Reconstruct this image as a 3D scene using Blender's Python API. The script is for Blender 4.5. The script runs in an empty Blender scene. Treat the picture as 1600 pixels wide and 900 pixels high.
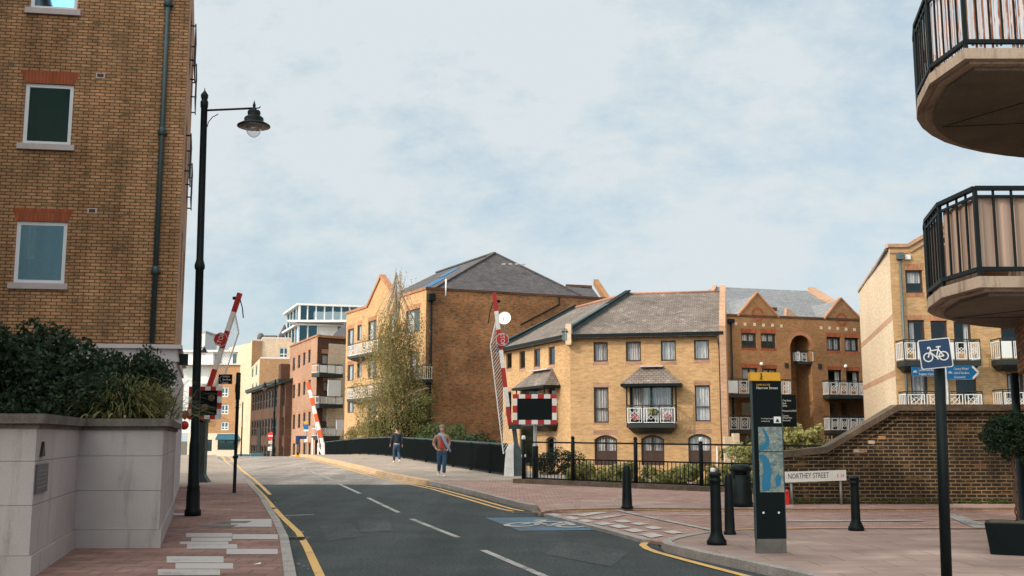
import bpy, bmesh, math, random
from mathutils import Vector, Matrix
import numpy as np
R = math.radians
scene = bpy.context.scene
COL = scene.collection
random.seed(7)

# ------------------------------------------------------------------ camera
F_PX = 1650.0
PITCH = R(8.0)
CAM_Z = 1.6
cam_d = bpy.data.cameras.new('camera'); cam_d.lens = 37.125; cam_d.sensor_width = 36.0
cam_d.clip_start = 0.1; cam_d.clip_end = 2000
cam = bpy.data.objects.new('camera', cam_d); COL.objects.link(cam)
cam.location = (0, 0, CAM_Z); cam.rotation_euler = (math.pi/2 + PITCH, 0, 0)
scene.camera = cam

# ------------------------------------------------------------------ light
SUN_EL = R(33); SUN_AZ = (-0.85, -0.527)
sdir = Vector((SUN_AZ[0]*math.cos(SUN_EL), SUN_AZ[1]*math.cos(SUN_EL), math.sin(SUN_EL))).normalized()
sun_d = bpy.data.lights.new('sun', 'SUN'); sun_d.energy = 2.5; sun_d.angle = R(0.6); sun_d.color = (1.0, 0.86, 0.70)
sun = bpy.data.objects.new('sun', sun_d); COL.objects.link(sun)
sun.rotation_euler = sdir.to_track_quat('Z', 'Y').to_euler()
sun.location = (-40, -20, 60)

world = bpy.data.worlds.new('World'); scene.world = world; world.use_nodes = True
wn = world.node_tree.nodes; wl = world.node_tree.links
for n in list(wn): wn.remove(n)
w_out = wn.new('ShaderNodeOutputWorld'); w_bg = wn.new('ShaderNodeBackground')
sky = wn.new('ShaderNodeTexSky'); sky.sky_type = 'NISHITA'; sky.sun_disc = False
sky.sun_elevation = SUN_EL; sky.sun_rotation = math.atan2(SUN_AZ[0], SUN_AZ[1]); sky.air_density = 1.0; sky.dust_density = 1.5
w_bg.inputs['Strength'].default_value = 0.15
tc = wn.new('ShaderNodeTexCoord'); sep = wn.new('ShaderNodeSeparateXYZ'); wl.new(tc.outputs['Generated'], sep.inputs[0])
def wmath(op, a, b=None):
    m = wn.new('ShaderNodeMath'); m.operation = op
    for i, v in enumerate((a, b)):
        if v is None: continue
        if isinstance(v, (int, float)): m.inputs[i].default_value = v
        else: wl.new(v, m.inputs[i])
    return m.outputs[0]
zz = wmath('ADD', wmath('MAXIMUM', sep.outputs['Z'], 0.0), 0.50)
cx = wmath('DIVIDE', sep.outputs['X'], zz); cy = wmath('DIVIDE', sep.outputs['Y'], zz)
cmb = wn.new('ShaderNodeCombineXYZ'); wl.new(cx, cmb.inputs[0]); wl.new(cy, cmb.inputs[1])
def wnoise(scale, detail, rough, off, stretch=(1, 1, 1)):
    mp = wn.new('ShaderNodeMapping'); mp.inputs['Location'].default_value = off; mp.inputs['Scale'].default_value = stretch
    mp.inputs['Rotation'].default_value = (0, 0, 0.35)
    wl.new(cmb.outputs[0], mp.inputs[0])
    n = wn.new('ShaderNodeTexNoise'); n.inputs['Scale'].default_value = scale; n.inputs['Detail'].default_value = detail
    n.inputs['Roughness'].default_value = rough; wl.new(mp.outputs[0], n.inputs['Vector']); return n.outputs['Fac']
n1 = wnoise(2.0, 8, 0.60, (3.1, 1.7, 0), (1.0, 1.1, 1)); n2 = wnoise(8.0, 9, 0.66, (7.3, 2.2, 0), (1.0, 1.3, 1))
mixn = wmath('ADD', wmath('MULTIPLY', n1, 0.60), wmath('MULTIPLY', n2, 0.40))
ramp = wn.new('ShaderNodeValToRGB'); wl.new(mixn, ramp.inputs[0])
ramp.color_ramp.elements[0].position = 0.38; ramp.color_ramp.elements[0].color = (0.15, 0.15, 0.15, 1)
ramp.color_ramp.elements[1].position = 0.545; ramp.color_ramp.elements[1].color = (1, 1, 1, 1)
mx = wn.new('ShaderNodeMixRGB'); wl.new(ramp.outputs[0], mx.inputs[0])
hz = wn.new('ShaderNodeMixRGB'); hz.inputs[0].default_value = 0.55; hz.inputs[2].default_value = (3.4, 4.6, 5.15, 1)
wl.new(sky.outputs[0], hz.inputs[1])
wl.new(hz.outputs[0], mx.inputs[1]); mx.inputs[2].default_value = (4.75, 5.22, 5.42, 1)
# sky boosted and warmed toward the sun, out of view, to add fill light
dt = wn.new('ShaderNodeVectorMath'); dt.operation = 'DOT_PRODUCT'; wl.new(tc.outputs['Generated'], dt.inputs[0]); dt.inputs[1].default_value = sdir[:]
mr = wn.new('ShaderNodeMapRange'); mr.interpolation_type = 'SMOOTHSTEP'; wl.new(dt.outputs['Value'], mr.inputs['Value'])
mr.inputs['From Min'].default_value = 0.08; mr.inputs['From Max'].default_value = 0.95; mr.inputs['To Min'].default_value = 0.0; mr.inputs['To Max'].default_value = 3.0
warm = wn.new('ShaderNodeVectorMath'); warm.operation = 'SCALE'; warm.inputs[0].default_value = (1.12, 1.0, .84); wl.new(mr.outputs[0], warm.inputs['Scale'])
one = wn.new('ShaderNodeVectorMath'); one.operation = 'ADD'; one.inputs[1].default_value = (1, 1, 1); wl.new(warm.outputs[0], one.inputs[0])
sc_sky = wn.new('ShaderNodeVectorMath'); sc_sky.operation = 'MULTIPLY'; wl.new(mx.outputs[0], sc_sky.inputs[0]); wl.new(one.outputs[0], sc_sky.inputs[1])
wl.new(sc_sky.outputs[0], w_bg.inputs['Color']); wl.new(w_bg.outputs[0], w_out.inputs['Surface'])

scene.view_settings.view_transform = 'Standard'; scene.view_settings.look = 'None'
scene.view_settings.gamma = 1.0; scene.view_settings.exposure = 0.0; scene.view_settings.use_curve_mapping = False
scene.render.resolution_x = 1024; scene.render.resolution_y = 576
scene.cycles.max_bounces = 5; scene.cycles.diffuse_bounces = 3; scene.cycles.glossy_bounces = 3
scene.cycles.transparent_max_bounces = 12; scene.cycles.caustics_reflective = False; scene.cycles.caustics_refractive = False

# ------------------------------------------------------------------ projection helpers (photo pixels are 1600 x 900)
def ray(px, py):
    a = px - 800.0; v = 450.0 - py
    return Vector((a, F_PX*math.cos(PITCH) - v*math.sin(PITCH), F_PX*math.sin(PITCH) + v*math.cos(PITCH)))
def V(px, py, Y):
    r = ray(px, py); t = Y/r.y
    return Vector((r.x*t, Y, CAM_Z + r.z*t))
HP = [(-400, 0), (20, 0), (37, .17), (53, .34), (60, .38), (68, .33), (82, -.03), (105, -1.35), (125, -2.0), (900, -2.0)]
def H(Y):
    for i in range(len(HP)-1):
        a, b = HP[i], HP[i+1]
        if a[0] <= Y <= b[0]:
            h = b[0]-a[0]; t = (Y-a[0])/h
            def m(k):
                if k == 0 or k == len(HP)-1: return 0
                d0 = (HP[k][1]-HP[k-1][1])/(HP[k][0]-HP[k-1][0]); d1 = (HP[k+1][1]-HP[k][1])/(HP[k+1][0]-HP[k][0])
                return 0 if d0*d1 <= 0 else 2*d0*d1/(d0+d1)
            m0, m1 = m(i)*h, m(i+1)*h
            return (2*t**3-3*t*t+1)*a[1] + (t**3-2*t*t+t)*m0 + (-2*t**3+3*t*t)*b[1] + (t**3-t*t)*m1
    return 0
def G(px, py, off=0.0):
    r = ray(px, py); s = r.z/r.y; x = r.x/r.y
    Y = 3.0
    while Y < 140:
        if CAM_Z + s*Y <= H(Y)+off: break
        Y += .25
    lo, hi = Y-.25, Y
    for _ in range(20):
        m = (lo+hi)/2
        if CAM_Z + s*m <= H(m)+off: hi = m
        else: lo = m
    return Vector((x*hi, hi, H(hi)+off))

# ------------------------------------------------------------------ materials
MATS = {}
def nt(name, rough=.8, metal=0., spec=.3):
    m = bpy.data.materials.new(name); m.use_nodes = True
    n = m.node_tree.nodes; l = m.node_tree.links; b = n['Principled BSDF']
    b.inputs['Roughness'].default_value = rough; b.inputs['Metallic'].default_value = metal
    b.inputs['Specular IOR Level'].default_value = spec
    MATS[name] = m
    return m, n, l, b
def rgba(c): return (c[0], c[1], c[2], 1.0)
def noise_node(n, l, vec, scale, detail=4, rough=.6):
    t = n.new('ShaderNodeTexNoise'); t.inputs['Scale'].default_value = scale; t.inputs['Detail'].default_value = detail
    t.inputs['Roughness'].default_value = rough; l.new(vec, t.inputs['Vector']); return t.outputs['Fac']
def ramp_node(n, l, fac, stops):
    r = n.new('ShaderNodeValToRGB'); l.new(fac, r.inputs[0]); e = r.color_ramp.elements
    while len(e) < len(stops): e.new(.5)
    for i, (p, c) in enumerate(stops): e[i].position = p; e[i].color = rgba(c) if len(c) == 3 else c
    return r.outputs[0]
def mulc(n, l, a, b, f=1.0):
    m = n.new('ShaderNodeMixRGB'); m.blend_type = 'MULTIPLY'; m.inputs[0].default_value = f
    l.new(a, m.inputs[1]); l.new(b, m.inputs[2]); return m.outputs[0]
def mixc(n, l, f, a, b):
    m = n.new('ShaderNodeMixRGB')
    for i, v in enumerate((f, a, b)):
        if isinstance(v, (int, float)): m.inputs[i].default_value = v
        elif isinstance(v, tuple): m.inputs[i].default_value = rgba(v)
        else: l.new(v, m.inputs[i])
    return m.outputs[0]
def bump(n, l, b, h, strength=.3, dist=.02):
    bp = n.new('ShaderNodeBump'); bp.inputs['Strength'].default_value = strength; bp.inputs['Distance'].default_value = dist
    l.new(h, bp.inputs['Height']); l.new(bp.outputs[0], b.inputs['Normal'])
def plain(name, c, rough=.7, metal=0., var=.15, scale=3., spec=.3, fine=0.):
    m, n, l, b = nt(name, rough, metal, spec)
    t = n.new('ShaderNodeTexCoord'); f = noise_node(n, l, t.outputs['Object'], scale, 6, .65)
    lo = tuple(x*(1-var) for x in c); hi = tuple(min(1, x*(1+var)) for x in c)
    col = ramp_node(n, l, f, [(.3, lo), (.7, hi)])
    if fine:
        f2 = noise_node(n, l, t.outputs['Object'], fine, 3, .7)
        col = mulc(n, l, col, ramp_node(n, l, f2, [(.3, (.7, .7, .7)), (.7, (1.25, 1.25, 1.25))]))
        bump(n, l, b, f2, .25, .01)
    l.new(col, b.inputs['Base Color']); return m
def brick(name, c1, c2, mortar, bw=.225, bh=.075, ms=.010, blot=(.7, 1.2), bscale=.35, third=None, tf=.5, rough=.9, bmp=.4, streak=0., offset=.5, dirt=None, dirt2=None):
    m, n, l, b = nt(name, rough, 0, .15)
    uv = n.new('ShaderNodeUVMap')
    bt = n.new('ShaderNodeTexBrick'); l.new(uv.outputs[0], bt.inputs['Vector'])
    bt.inputs['Scale'].default_value = 1; bt.inputs['Brick Width'].default_value = bw; bt.inputs['Row Height'].default_value = bh
    bt.inputs['Mortar Size'].default_value = ms; bt.inputs['Mortar Smooth'].default_value = .15; bt.inputs['Bias'].default_value = -.1; bt.offset = offset
    bt.inputs['Color1'].default_value = rgba(c1); bt.inputs['Color2'].default_value = rgba(c2); bt.inputs['Mortar'].default_value = rgba(mortar)
    col = bt.outputs['Color']
    mp = n.new('ShaderNodeMapping'); mp.inputs['Scale'].default_value = (1/bw*1.0, 1/bh*1.0, 1); l.new(uv.outputs[0], mp.inputs[0])
    f1 = noise_node(n, l, mp.outputs[0], .55, 2, .7)          # brick sized variation
    if third:
        msk = n.new('ShaderNodeMath'); msk.operation = 'MULTIPLY'
        r1 = ramp_node(n, l, f1, [(tf, (0, 0, 0)), (tf+.1, (1, 1, 1))])
        inv = n.new('ShaderNodeMath'); inv.operation = 'SUBTRACT'; inv.inputs[0].default_value = 1; l.new(bt.outputs['Fac'], inv.inputs[1])
        l.new(r1, msk.inputs[0]); l.new(inv.outputs[0], msk.inputs[1])
        col = mixc(n, l, msk.outputs[0], col, third)
    f2 = noise_node(n, l, uv.outputs[0], bscale, 6, .65)
    lo, hi = blot
    col = mulc(n, l, col, ramp_node(n, l, f2, [(.32, (lo, lo, lo)), (.68, (hi, hi, hi))]))
    col = mulc(n, l, col, ramp_node(n, l, f1, [(.3, (.8, .8, .8)), (.7, (1.15, 1.15, 1.15))]))
    if dirt:
        f3 = noise_node(n, l, uv.outputs[0], dirt[1], 5, .7)
        col = mixc(n, l, ramp_node(n, l, f3, [(dirt[2], (0, 0, 0)), (dirt[2]+.12, (dirt[3],)*3)]), col, dirt[0])
    if dirt2:
        f5 = noise_node(n, l, uv.outputs[0], dirt2[1], 7, .75)
        col = mixc(n, l, ramp_node(n, l, f5, [(dirt2[2], (0, 0, 0)), (dirt2[2]+.14, (dirt2[3],)*3)]), col, dirt2[0])
    if streak:
        mp2 = n.new('ShaderNodeMapping'); mp2.inputs['Scale'].default_value = (2.2, .25, 1); l.new(uv.outputs[0], mp2.inputs[0])
        f4 = noise_node(n, l, mp2.outputs[0], 1.0, 4, .6)
        col = mulc(n, l, col, ramp_node(n, l, f4, [(.35, (1-streak,)*3), (.6, (1, 1, 1))]))
    l.new(col, b.inputs['Base Color'])
    if bmp:
        iv = n.new('ShaderNodeMath'); iv.operation = 'SUBTRACT'; iv.inputs[0].default_value = 1; l.new(bt.outputs['Fac'], iv.inputs[1])
        bump(n, l, b, iv.outputs[0], bmp, .012)
    return m
brick('stock_brick', (.58, .315, .165), (.38, .20, .10), (.13, .08, .045), ms=.012, third=(.19, .14, .08), tf=.56, blot=(.66, 1.18), streak=.32, dirt=((.15, .11, .065), .8, .55, .45))
brick('peach_brick', (.52, .31, .20), (.43, .25, .16), (.36, .25, .18), blot=(.85, 1.1))
brick('red_brick', (.36, .10, .045), (.28, .075, .035), (.20, .08, .05), bw=.075, bh=.6, ms=.008)
brick('orange_brick', (.42, .21, .12), (.34, .165, .09), (.35, .15, .08), bw=.075, bh=.3, ms=.008)
brick('yellow_brick', (.53, .315, .15), (.41, .23, .10), (.46, .34, .21), third=(.40, .22, .11), tf=.60, blot=(.85, 1.1), bscale=.6)
brick('cream_brick', (.64, .50, .36), (.58, .45, .31), (.6, .5, .38), blot=(.9, 1.06))
brick('brown_brick', (.45, .20, .082), (.30, .13, .056), (.13, .08, .05), third=(.12, .09, .055), tf=.50, blot=(.62, 1.28), bscale=.5)
brick('rust_brick', (.40, .205, .09), (.31, .15, .063), (.20, .12, .075), third=(.17, .085, .05), tf=.58, blot=(.75, 1.15), bscale=.4)
brick('tan_brick', (.50, .28, .14), (.42, .22, .11), (.36, .24, .15), blot=(.85, 1.12))
brick('dark_brick', (.115, .055, .035), (.08, .04, .026), (.09, .06, .045), blot=(.7, 1.2))
brick('pink_brick', (.42, .235, .15), (.34, .185, .115), (.32, .22, .17), blot=(.8, 1.12))
brick('old_brick', (.23, .125, .058), (.095, .055, .032), (.25, .175, .10), bw=.225, bh=.082, ms=.012, third=(.038, .030, .024), tf=.34, blot=(.40, 1.6), bscale=.55, bmp=.8, streak=.35, dirt=((.46, .26, .12), .9, .60, .5), dirt2=((.04, .035, .028), .33, .50, .72))
brick('slate_roof', (.115, .105, .108), (.085, .08, .085), (.04, .038, .04), bw=.3, bh=.2, ms=.012, blot=(.85, 1.12), bmp=.5)
brick('grey_roof', (.22, .225, .235), (.19, .195, .205), (.12, .12, .125), bw=.3, bh=.2, ms=.01, blot=(.9, 1.1), bmp=.4)
brick('tile_roof', (.205, .17, .15), (.165, .137, .122), (.10, .082, .072), bw=.25, bh=.17, ms=.018, third=(.26, .225, .20), tf=.58, blot=(.75, 1.2), bscale=.5, bmp=.8)
brick('white_lattice', (.75, .72, .70), (.7, .67, .66), (.6, .57, .55), bw=.3, bh=.3)
brick('red_paving', (.27, .155, .13), (.22, .125, .105), (.11, .075, .062), bw=.45, bh=.30, ms=.010, blot=(.72, 1.15), bscale=.6, third=(.30, .20, .17), tf=.6, dirt=((.11, .085, .068), .5, .60, .5))
brick('pink_paving', (.38, .27, .23), (.32, .22, .19), (.16, .11, .09), bw=.9, bh=.6, ms=.006, blot=(.72, 1.15), bscale=.45, third=(.42, .31, .265), tf=.6, dirt=((.17, .125, .10), .6, .60, .5))
brick('block_paving', (.39, .245, .205), (.31, .19, .16), (.20, .13, .11), bw=.2, bh=.1, ms=.008, blot=(.78, 1.15), bscale=.4, third=(.46, .32, .27), tf=.58)
brick('buff_paving', (.40, .325, .27), (.33, .265, .22), (.24, .18, .14), bw=.2, bh=.1, ms=.008, blot=(.82, 1.12), bscale=.5)
def asphalt(name, c, c2=None):
    m, n, l, b = nt(name, .85, 0, .25)
    t = n.new('ShaderNodeTexCoord'); v = t.outputs['Object']
    f = noise_node(n, l, v, 48, 4, .85); g = noise_node(n, l, v, .7, 6, .7); k = noise_node(n, l, v, 22, 2, .5)
    col = ramp_node(n, l, f, [(.32, tuple(x*.35 for x in c)), (.50, c), (.68, tuple(x*2.6 for x in c))])
    col = mulc(n, l, col, ramp_node(n, l, g, [(.32, (.66, .73, .74)), (.68, (1.28, 1.22, 1.22))]))
    mp = n.new('ShaderNodeMapping'); mp.inputs['Rotation'].default_value = (0, 0, -.24); mp.inputs['Scale'].default_value = (1.1, .05, 1); l.new(v, mp.inputs[0])
    tr = noise_node(n, l, mp.outputs[0], 1.2, 3, .5)
    col = mulc(n, l, col, ramp_node(n, l, tr, [(.38, (.8, .8, .8)), (.62, (1.14, 1.14, 1.14))]))
    col = mulc(n, l, col, ramp_node(n, l, k, [(.34, (.66, .66, .66)), (.66, (1.34, 1.34, 1.34))]))
    vo = n.new('ShaderNodeTexVoronoi'); vo.feature = 'DISTANCE_TO_EDGE'; vo.inputs['Scale'].default_value = .42; l.new(v, vo.inputs['Vector'])
    wv = noise_node(n, l, v, 2.5, 4, .6)
    l.new(col, b.inputs['Base Color']); bump(n, l, b, f, .5, .01); return m
asphalt('asphalt', (.038, .044, .044))
asphalt('asphalt_patch', (.052, .056, .056))
asphalt('buff_surface', (.27, .225, .195))
def worn_paint(name, c, under, amt=.5):   # c: what lies beneath, under: the paint itself
    m, n, l, b = nt(name, .75, 0, .25)
    t = n.new('ShaderNodeTexCoord'); v = t.outputs['Object']
    f = noise_node(n, l, v, 14, 6, .75); g = noise_node(n, l, v, 1.3, 4, .6)
    ad = n.new('ShaderNodeMath'); ad.operation = 'ADD'; l.new(f, ad.inputs[0]); l.new(g, ad.inputs[1])
    msk = ramp_node(n, l, ad.outputs[0], [(amt*2-.12 if amt*2-.12 < .98 else .98, (0, 0, 0)), (min(1., amt*2+.06), (1, 1, 1))])
    ad2 = n.new('ShaderNodeMath'); ad2.operation = 'MULTIPLY'; ad2.inputs[1].default_value = .5
    l.new(ad.outputs[0], ad2.inputs[0])
    msk = ramp_node(n, l, ad2.outputs[0], [(amt-.05, (1, 1, 1)), (amt+.05, (0, 0, 0))])
    l.new(mixc(n, l, msk, c, under), b.inputs['Base Color']); return m
# mask: noise above amt shows what lies under the paint
worn_paint('white_line', (.11, .105, .10), (.38, .35, .335), .545)
worn_paint('yellow_line', (.30, .17, .07), (.62, .37, .13), .60)
worn_paint('blue_patch', (.085, .10, .115), (.075, .145, .21), .515)
worn_paint('white_block', (.25, .18, .16), (.46, .415, .395), .555)
worn_paint('white_slab', (.28, .24, .23), (.40, .36, .345), .58)
plain('kerb_stone', (.30, .265, .245), .85, 0, .25, 2.5, fine=40)
plain('orange_kerb', (.56, .37, .22), .85, 0, .2, 2.5, fine=40)
plain('earth', (.10, .09, .06), .95, 0, .3, .6, fine=12)
def stained(name, c, dirt, sc=(3.5, .35), amt=.55, fine=60, strength=.6):
    m, n, l, b = nt(name, .9, 0, .15)
    uv = n.new('ShaderNodeUVMap'); mp = n.new('ShaderNodeMapping'); mp.inputs['Scale'].default_value = (sc[0], sc[1], 1); l.new(uv.outputs[0], mp.inputs[0])
    f = noise_node(n, l, mp.outputs[0], 1.0, 7, .7); g = noise_node(n, l, uv.outputs[0], .9, 5, .6); k = noise_node(n, l, uv.outputs[0], fine, 3, .7)
    col = ramp_node(n, l, g, [(.3, tuple(x*.9 for x in c)), (.7, tuple(x*1.1 for x in c))])
    col = mixc(n, l, ramp_node(n, l, f, [(amt, (0, 0, 0)), (amt+.16, (strength,)*3)]), col, dirt)
    h = noise_node(n, l, uv.outputs[0], 3.2, 7, .8)
    col = mixc(n, l, ramp_node(n, l, h, [(.60, (0, 0, 0)), (.70, (strength*.6,)*3)]), col, dirt)
    col = mulc(n, l, col, ramp_node(n, l, k, [(.3, (.90, .90, .90)), (.7, (1.08, 1.08, 1.08))]))
    l.new(col, b.inputs['Base Color']); bump(n, l, b, k, .2, .008); return m
stained('render_white', (.42, .375, .365), (.17, .145, .13), amt=.54)
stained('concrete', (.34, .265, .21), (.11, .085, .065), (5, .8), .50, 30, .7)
stained('cornice_white', (.54, .49, .51), (.25, .22, .21), (4, .4), .58, 50, .5)
plain('render_dirty', (.115, .098, .085), .95, 0, .35, 2.5, fine=30)
plain('stone_trim', (.46, .40, .40), .85, 0, .12, 4)
plain('cream_render', (.70, .62, .50), .9, 0, .06, 2)
plain('white_panel', (.66, .67, .68), .6, 0, .06, 1)
plain('pvc_white', (.66, .66, .70), .35, 0, .04, 3, .5)
plain('brown_frame', (.055, .032, .026), .5, 0, .2, 5)
plain('dark_frame', (.022, .028, .028), .5, 0, .2, 5)
plain('black_paint', (.006, .010, .011), .5, 0, .25, 6, .14)
plain('sign_black', (.004, .008, .009), .5, 0, .2, 3, .10)
plain('teal_metal', (.028, .055, .06), .5, 0, .25, 5, .5)
plain('blue_grey_metal', (.085, .115, .125), .5, .2, .2, 4)
plain('galvanised', (.30, .29, .29), .5, .5, .2, 6)
plain('lead', (.07, .10, .11), .6, .2, .25, 3)
plain('barrier_white', (.78, .76, .75), .5, 0, .15, 5)
plain('barrier_red', (.42, .028, .028), .5, 0, .15, 5)
plain('signal_red', (.62, .03, .02), .4, 0, .1, 5)
plain('fluo_orange', (.75, .11, .03), .5, 0, .1, 5)
plain('sign_white', (.72, .70, .68), .5, 0, .05, 5)
plain('sign_blue', (.006, .034, .10), .4, 0, .12, 3)
plain('sign_blue_bright', (.010, .14, .36), .4, 0, .08, 3)
plain('sign_yellow', (.66, .33, .025), .5, 0, .08, 5)
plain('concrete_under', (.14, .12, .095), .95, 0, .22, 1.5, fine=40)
plain('concrete_dark', (.13, .12, .11), .9, 0, .3, 3)
plain('coping_stone', (.115, .085, .062), .95, 0, .4, 3.5, fine=22)
plain('bark', (.15, .105, .07), .95, 0, .35, 8, fine=30)
plain('bark_pale', (.33, .26, .19), .9, 0, .3, 6)
plain('twig', (.10, .05, .035), .95, 0, .3, 9)
plain('curtain', (.62, .60, .60), .9, 0, .1, 9)
plain('terracotta', (.34, .17, .11), .85)
plain('awning_blue', (.03, .10, .15), .7)
plain('map_blue', (.018, .15, .27), .4, 0, .1, 2)
plain('car_teal', (.03, .11, .14), .25, .3, .1, 2, .5)
plain('car_white', (.5, .5, .5), .25, .2, .1, 2, .5)
plain('rubber', (.012, .012, .012), .8)
plain('denim', (.032, .075, .135), .9, 0, .3, 14)
plain('navy_wool', (.030, .038, .052), .95, 0, .25, 12)
plain('tan_jacket', (.30, .17, .125), .9, 0, .2, 9)
plain('red_shirt', (.50, .035, .02), .9, 0, .15, 9)
plain('blue_scarf', (.24, .31, .46), .9, 0, .3, 22)
plain('skin', (.50, .28, .20), .6, 0, .08, 6)
plain('hair_brown', (.05, .028, .018), .8, 0, .3, 30)
plain('hair_grey', (.22, .19, .165), .8, 0, .25, 30)
plain('shoe_white', (.70, .66, .62), .6)
plain('flower_pink', (.55, .18, .20), .8, 0, .3, 9)
plain('plaque', (.09, .095, .10), .4, .5, .2, 9)
plain('bronze', (.045, .035, .03), .5, .4)
def striped(name, c1, c2, sc, axis=0):
    m, n, l, b = nt(name, .9, 0, .1)
    uv = n.new('ShaderNodeUVMap'); w = n.new('ShaderNodeTexWave'); w.bands_direction = 'X' if axis == 0 else 'Y'
    w.inputs['Scale'].default_value = sc; w.inputs['Distortion'].default_value = 2.5; w.inputs['Detail'].default_value = 2; w.inputs['Detail Scale'].default_value = 1.5
    l.new(uv.outputs[0], w.inputs['Vector']); l.new(ramp_node(n, l, w.outputs['Fac'], [(.1, c1), (.8, c2)]), b.inputs['Base Color']); return m
striped('net_curtain', (.30, .29, .30), (.72, .70, .71), 2.2)
striped('bamboo_screen', (.30, .12, .06), (.72, .62, .60), 3.0)
striped('fabric_screen', (.27, .19, .15), (.37, .265, .215), .5)
def glass(name, tint, gl=.3, rough=.03, tr=.85):
    m = bpy.data.materials.new(name); m.use_nodes = True; n = m.node_tree.nodes; l = m.node_tree.links
    n.remove(n['Principled BSDF']); out = n['Material Output']
    t = n.new('ShaderNodeBsdfTransparent'); t.inputs[0].default_value = (tr, tr, tr, 1)
    g = n.new('ShaderNodeBsdfGlossy'); g.inputs['Color'].default_value = rgba(tint); g.inputs['Roughness'].default_value = rough
    lw = n.new('ShaderNodeLayerWeight'); lw.inputs[0].default_value = .5
    pw = n.new('ShaderNodeMath'); pw.operation = 'POWER'; pw.inputs[1].default_value = 3.5; l.new(lw.outputs['Facing'], pw.inputs[0])
    ad = n.new('ShaderNodeMath'); ad.operation = 'ADD'; ad.use_clamp = True; ad.inputs[1].default_value = gl; l.new(pw.outputs[0], ad.inputs[0])
    mx = n.new('ShaderNodeMixShader'); l.new(ad.outputs[0], mx.inputs[0]); l.new(t.outputs[0], mx.inputs[1]); l.new(g.outputs[0], mx.inputs[2])
    l.new(mx.outputs[0], out.inputs['Surface']); MATS[name] = m; return m
glass('window_glass', (.55, .72, .82), .06)
glass('blue_glass', (.26, .58, .92), .75)
glass('green_glass', (.12, .27, .30), .35, .05, .3)
glass('lamp_glass', (.9, .9, .9), .12, .05, .9)
glass('balustrade_glass', (.7, .8, .85), .25)
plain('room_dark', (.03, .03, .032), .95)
plain('room_grey', (.16, .15, .14), .95)
def leafmat(name, cols, scale=9., trans=.25):
    m, n, l, b = nt(name, .65, 0, .25)
    t = n.new('ShaderNodeTexCoord'); v = t.outputs['Object']
    f = noise_node(n, l, v, scale, 3, .8)
    k = len(cols)
    col = ramp_node(n, l, f, [(.28 + .44*i/(k-1), c) for i, c in enumerate(cols)])
    l.new(col, b.inputs['Base Color'])
    tb = n.new('ShaderNodeBsdfTranslucent'); l.new(col, tb.inputs[0]); mx = n.new('ShaderNodeMixShader'); mx.inputs[0].default_value = trans
    l.new(b.outputs[0], mx.inputs[1]); l.new(tb.outputs[0], mx.inputs[2]); l.new(mx.outputs[0], n['Material Output'].inputs['Surface']); return m
leafmat('leaf_dark', [(.010, .022, .012), (.020, .038, .018), (.042, .065, .030)])
leafmat('leaf_mid', [(.035, .06, .022), (.07, .10, .035), (.13, .15, .06)])
leafmat('leaf_hedge', [(.07, .09, .03), (.24, .25, .08), (.50, .46, .20), (.55, .32, .13)], 6)
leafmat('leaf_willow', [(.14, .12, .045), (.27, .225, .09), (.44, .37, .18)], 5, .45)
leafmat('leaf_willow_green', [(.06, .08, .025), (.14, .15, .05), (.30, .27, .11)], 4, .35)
leafmat('blade', [(.05, .065, .02), (.12, .12, .04), (.30, .22, .08)], 5)
leafmat('moss', [(.03, .05, .015), (.06, .08, .02), (.1, .1, .04)], 9, .05)

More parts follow.
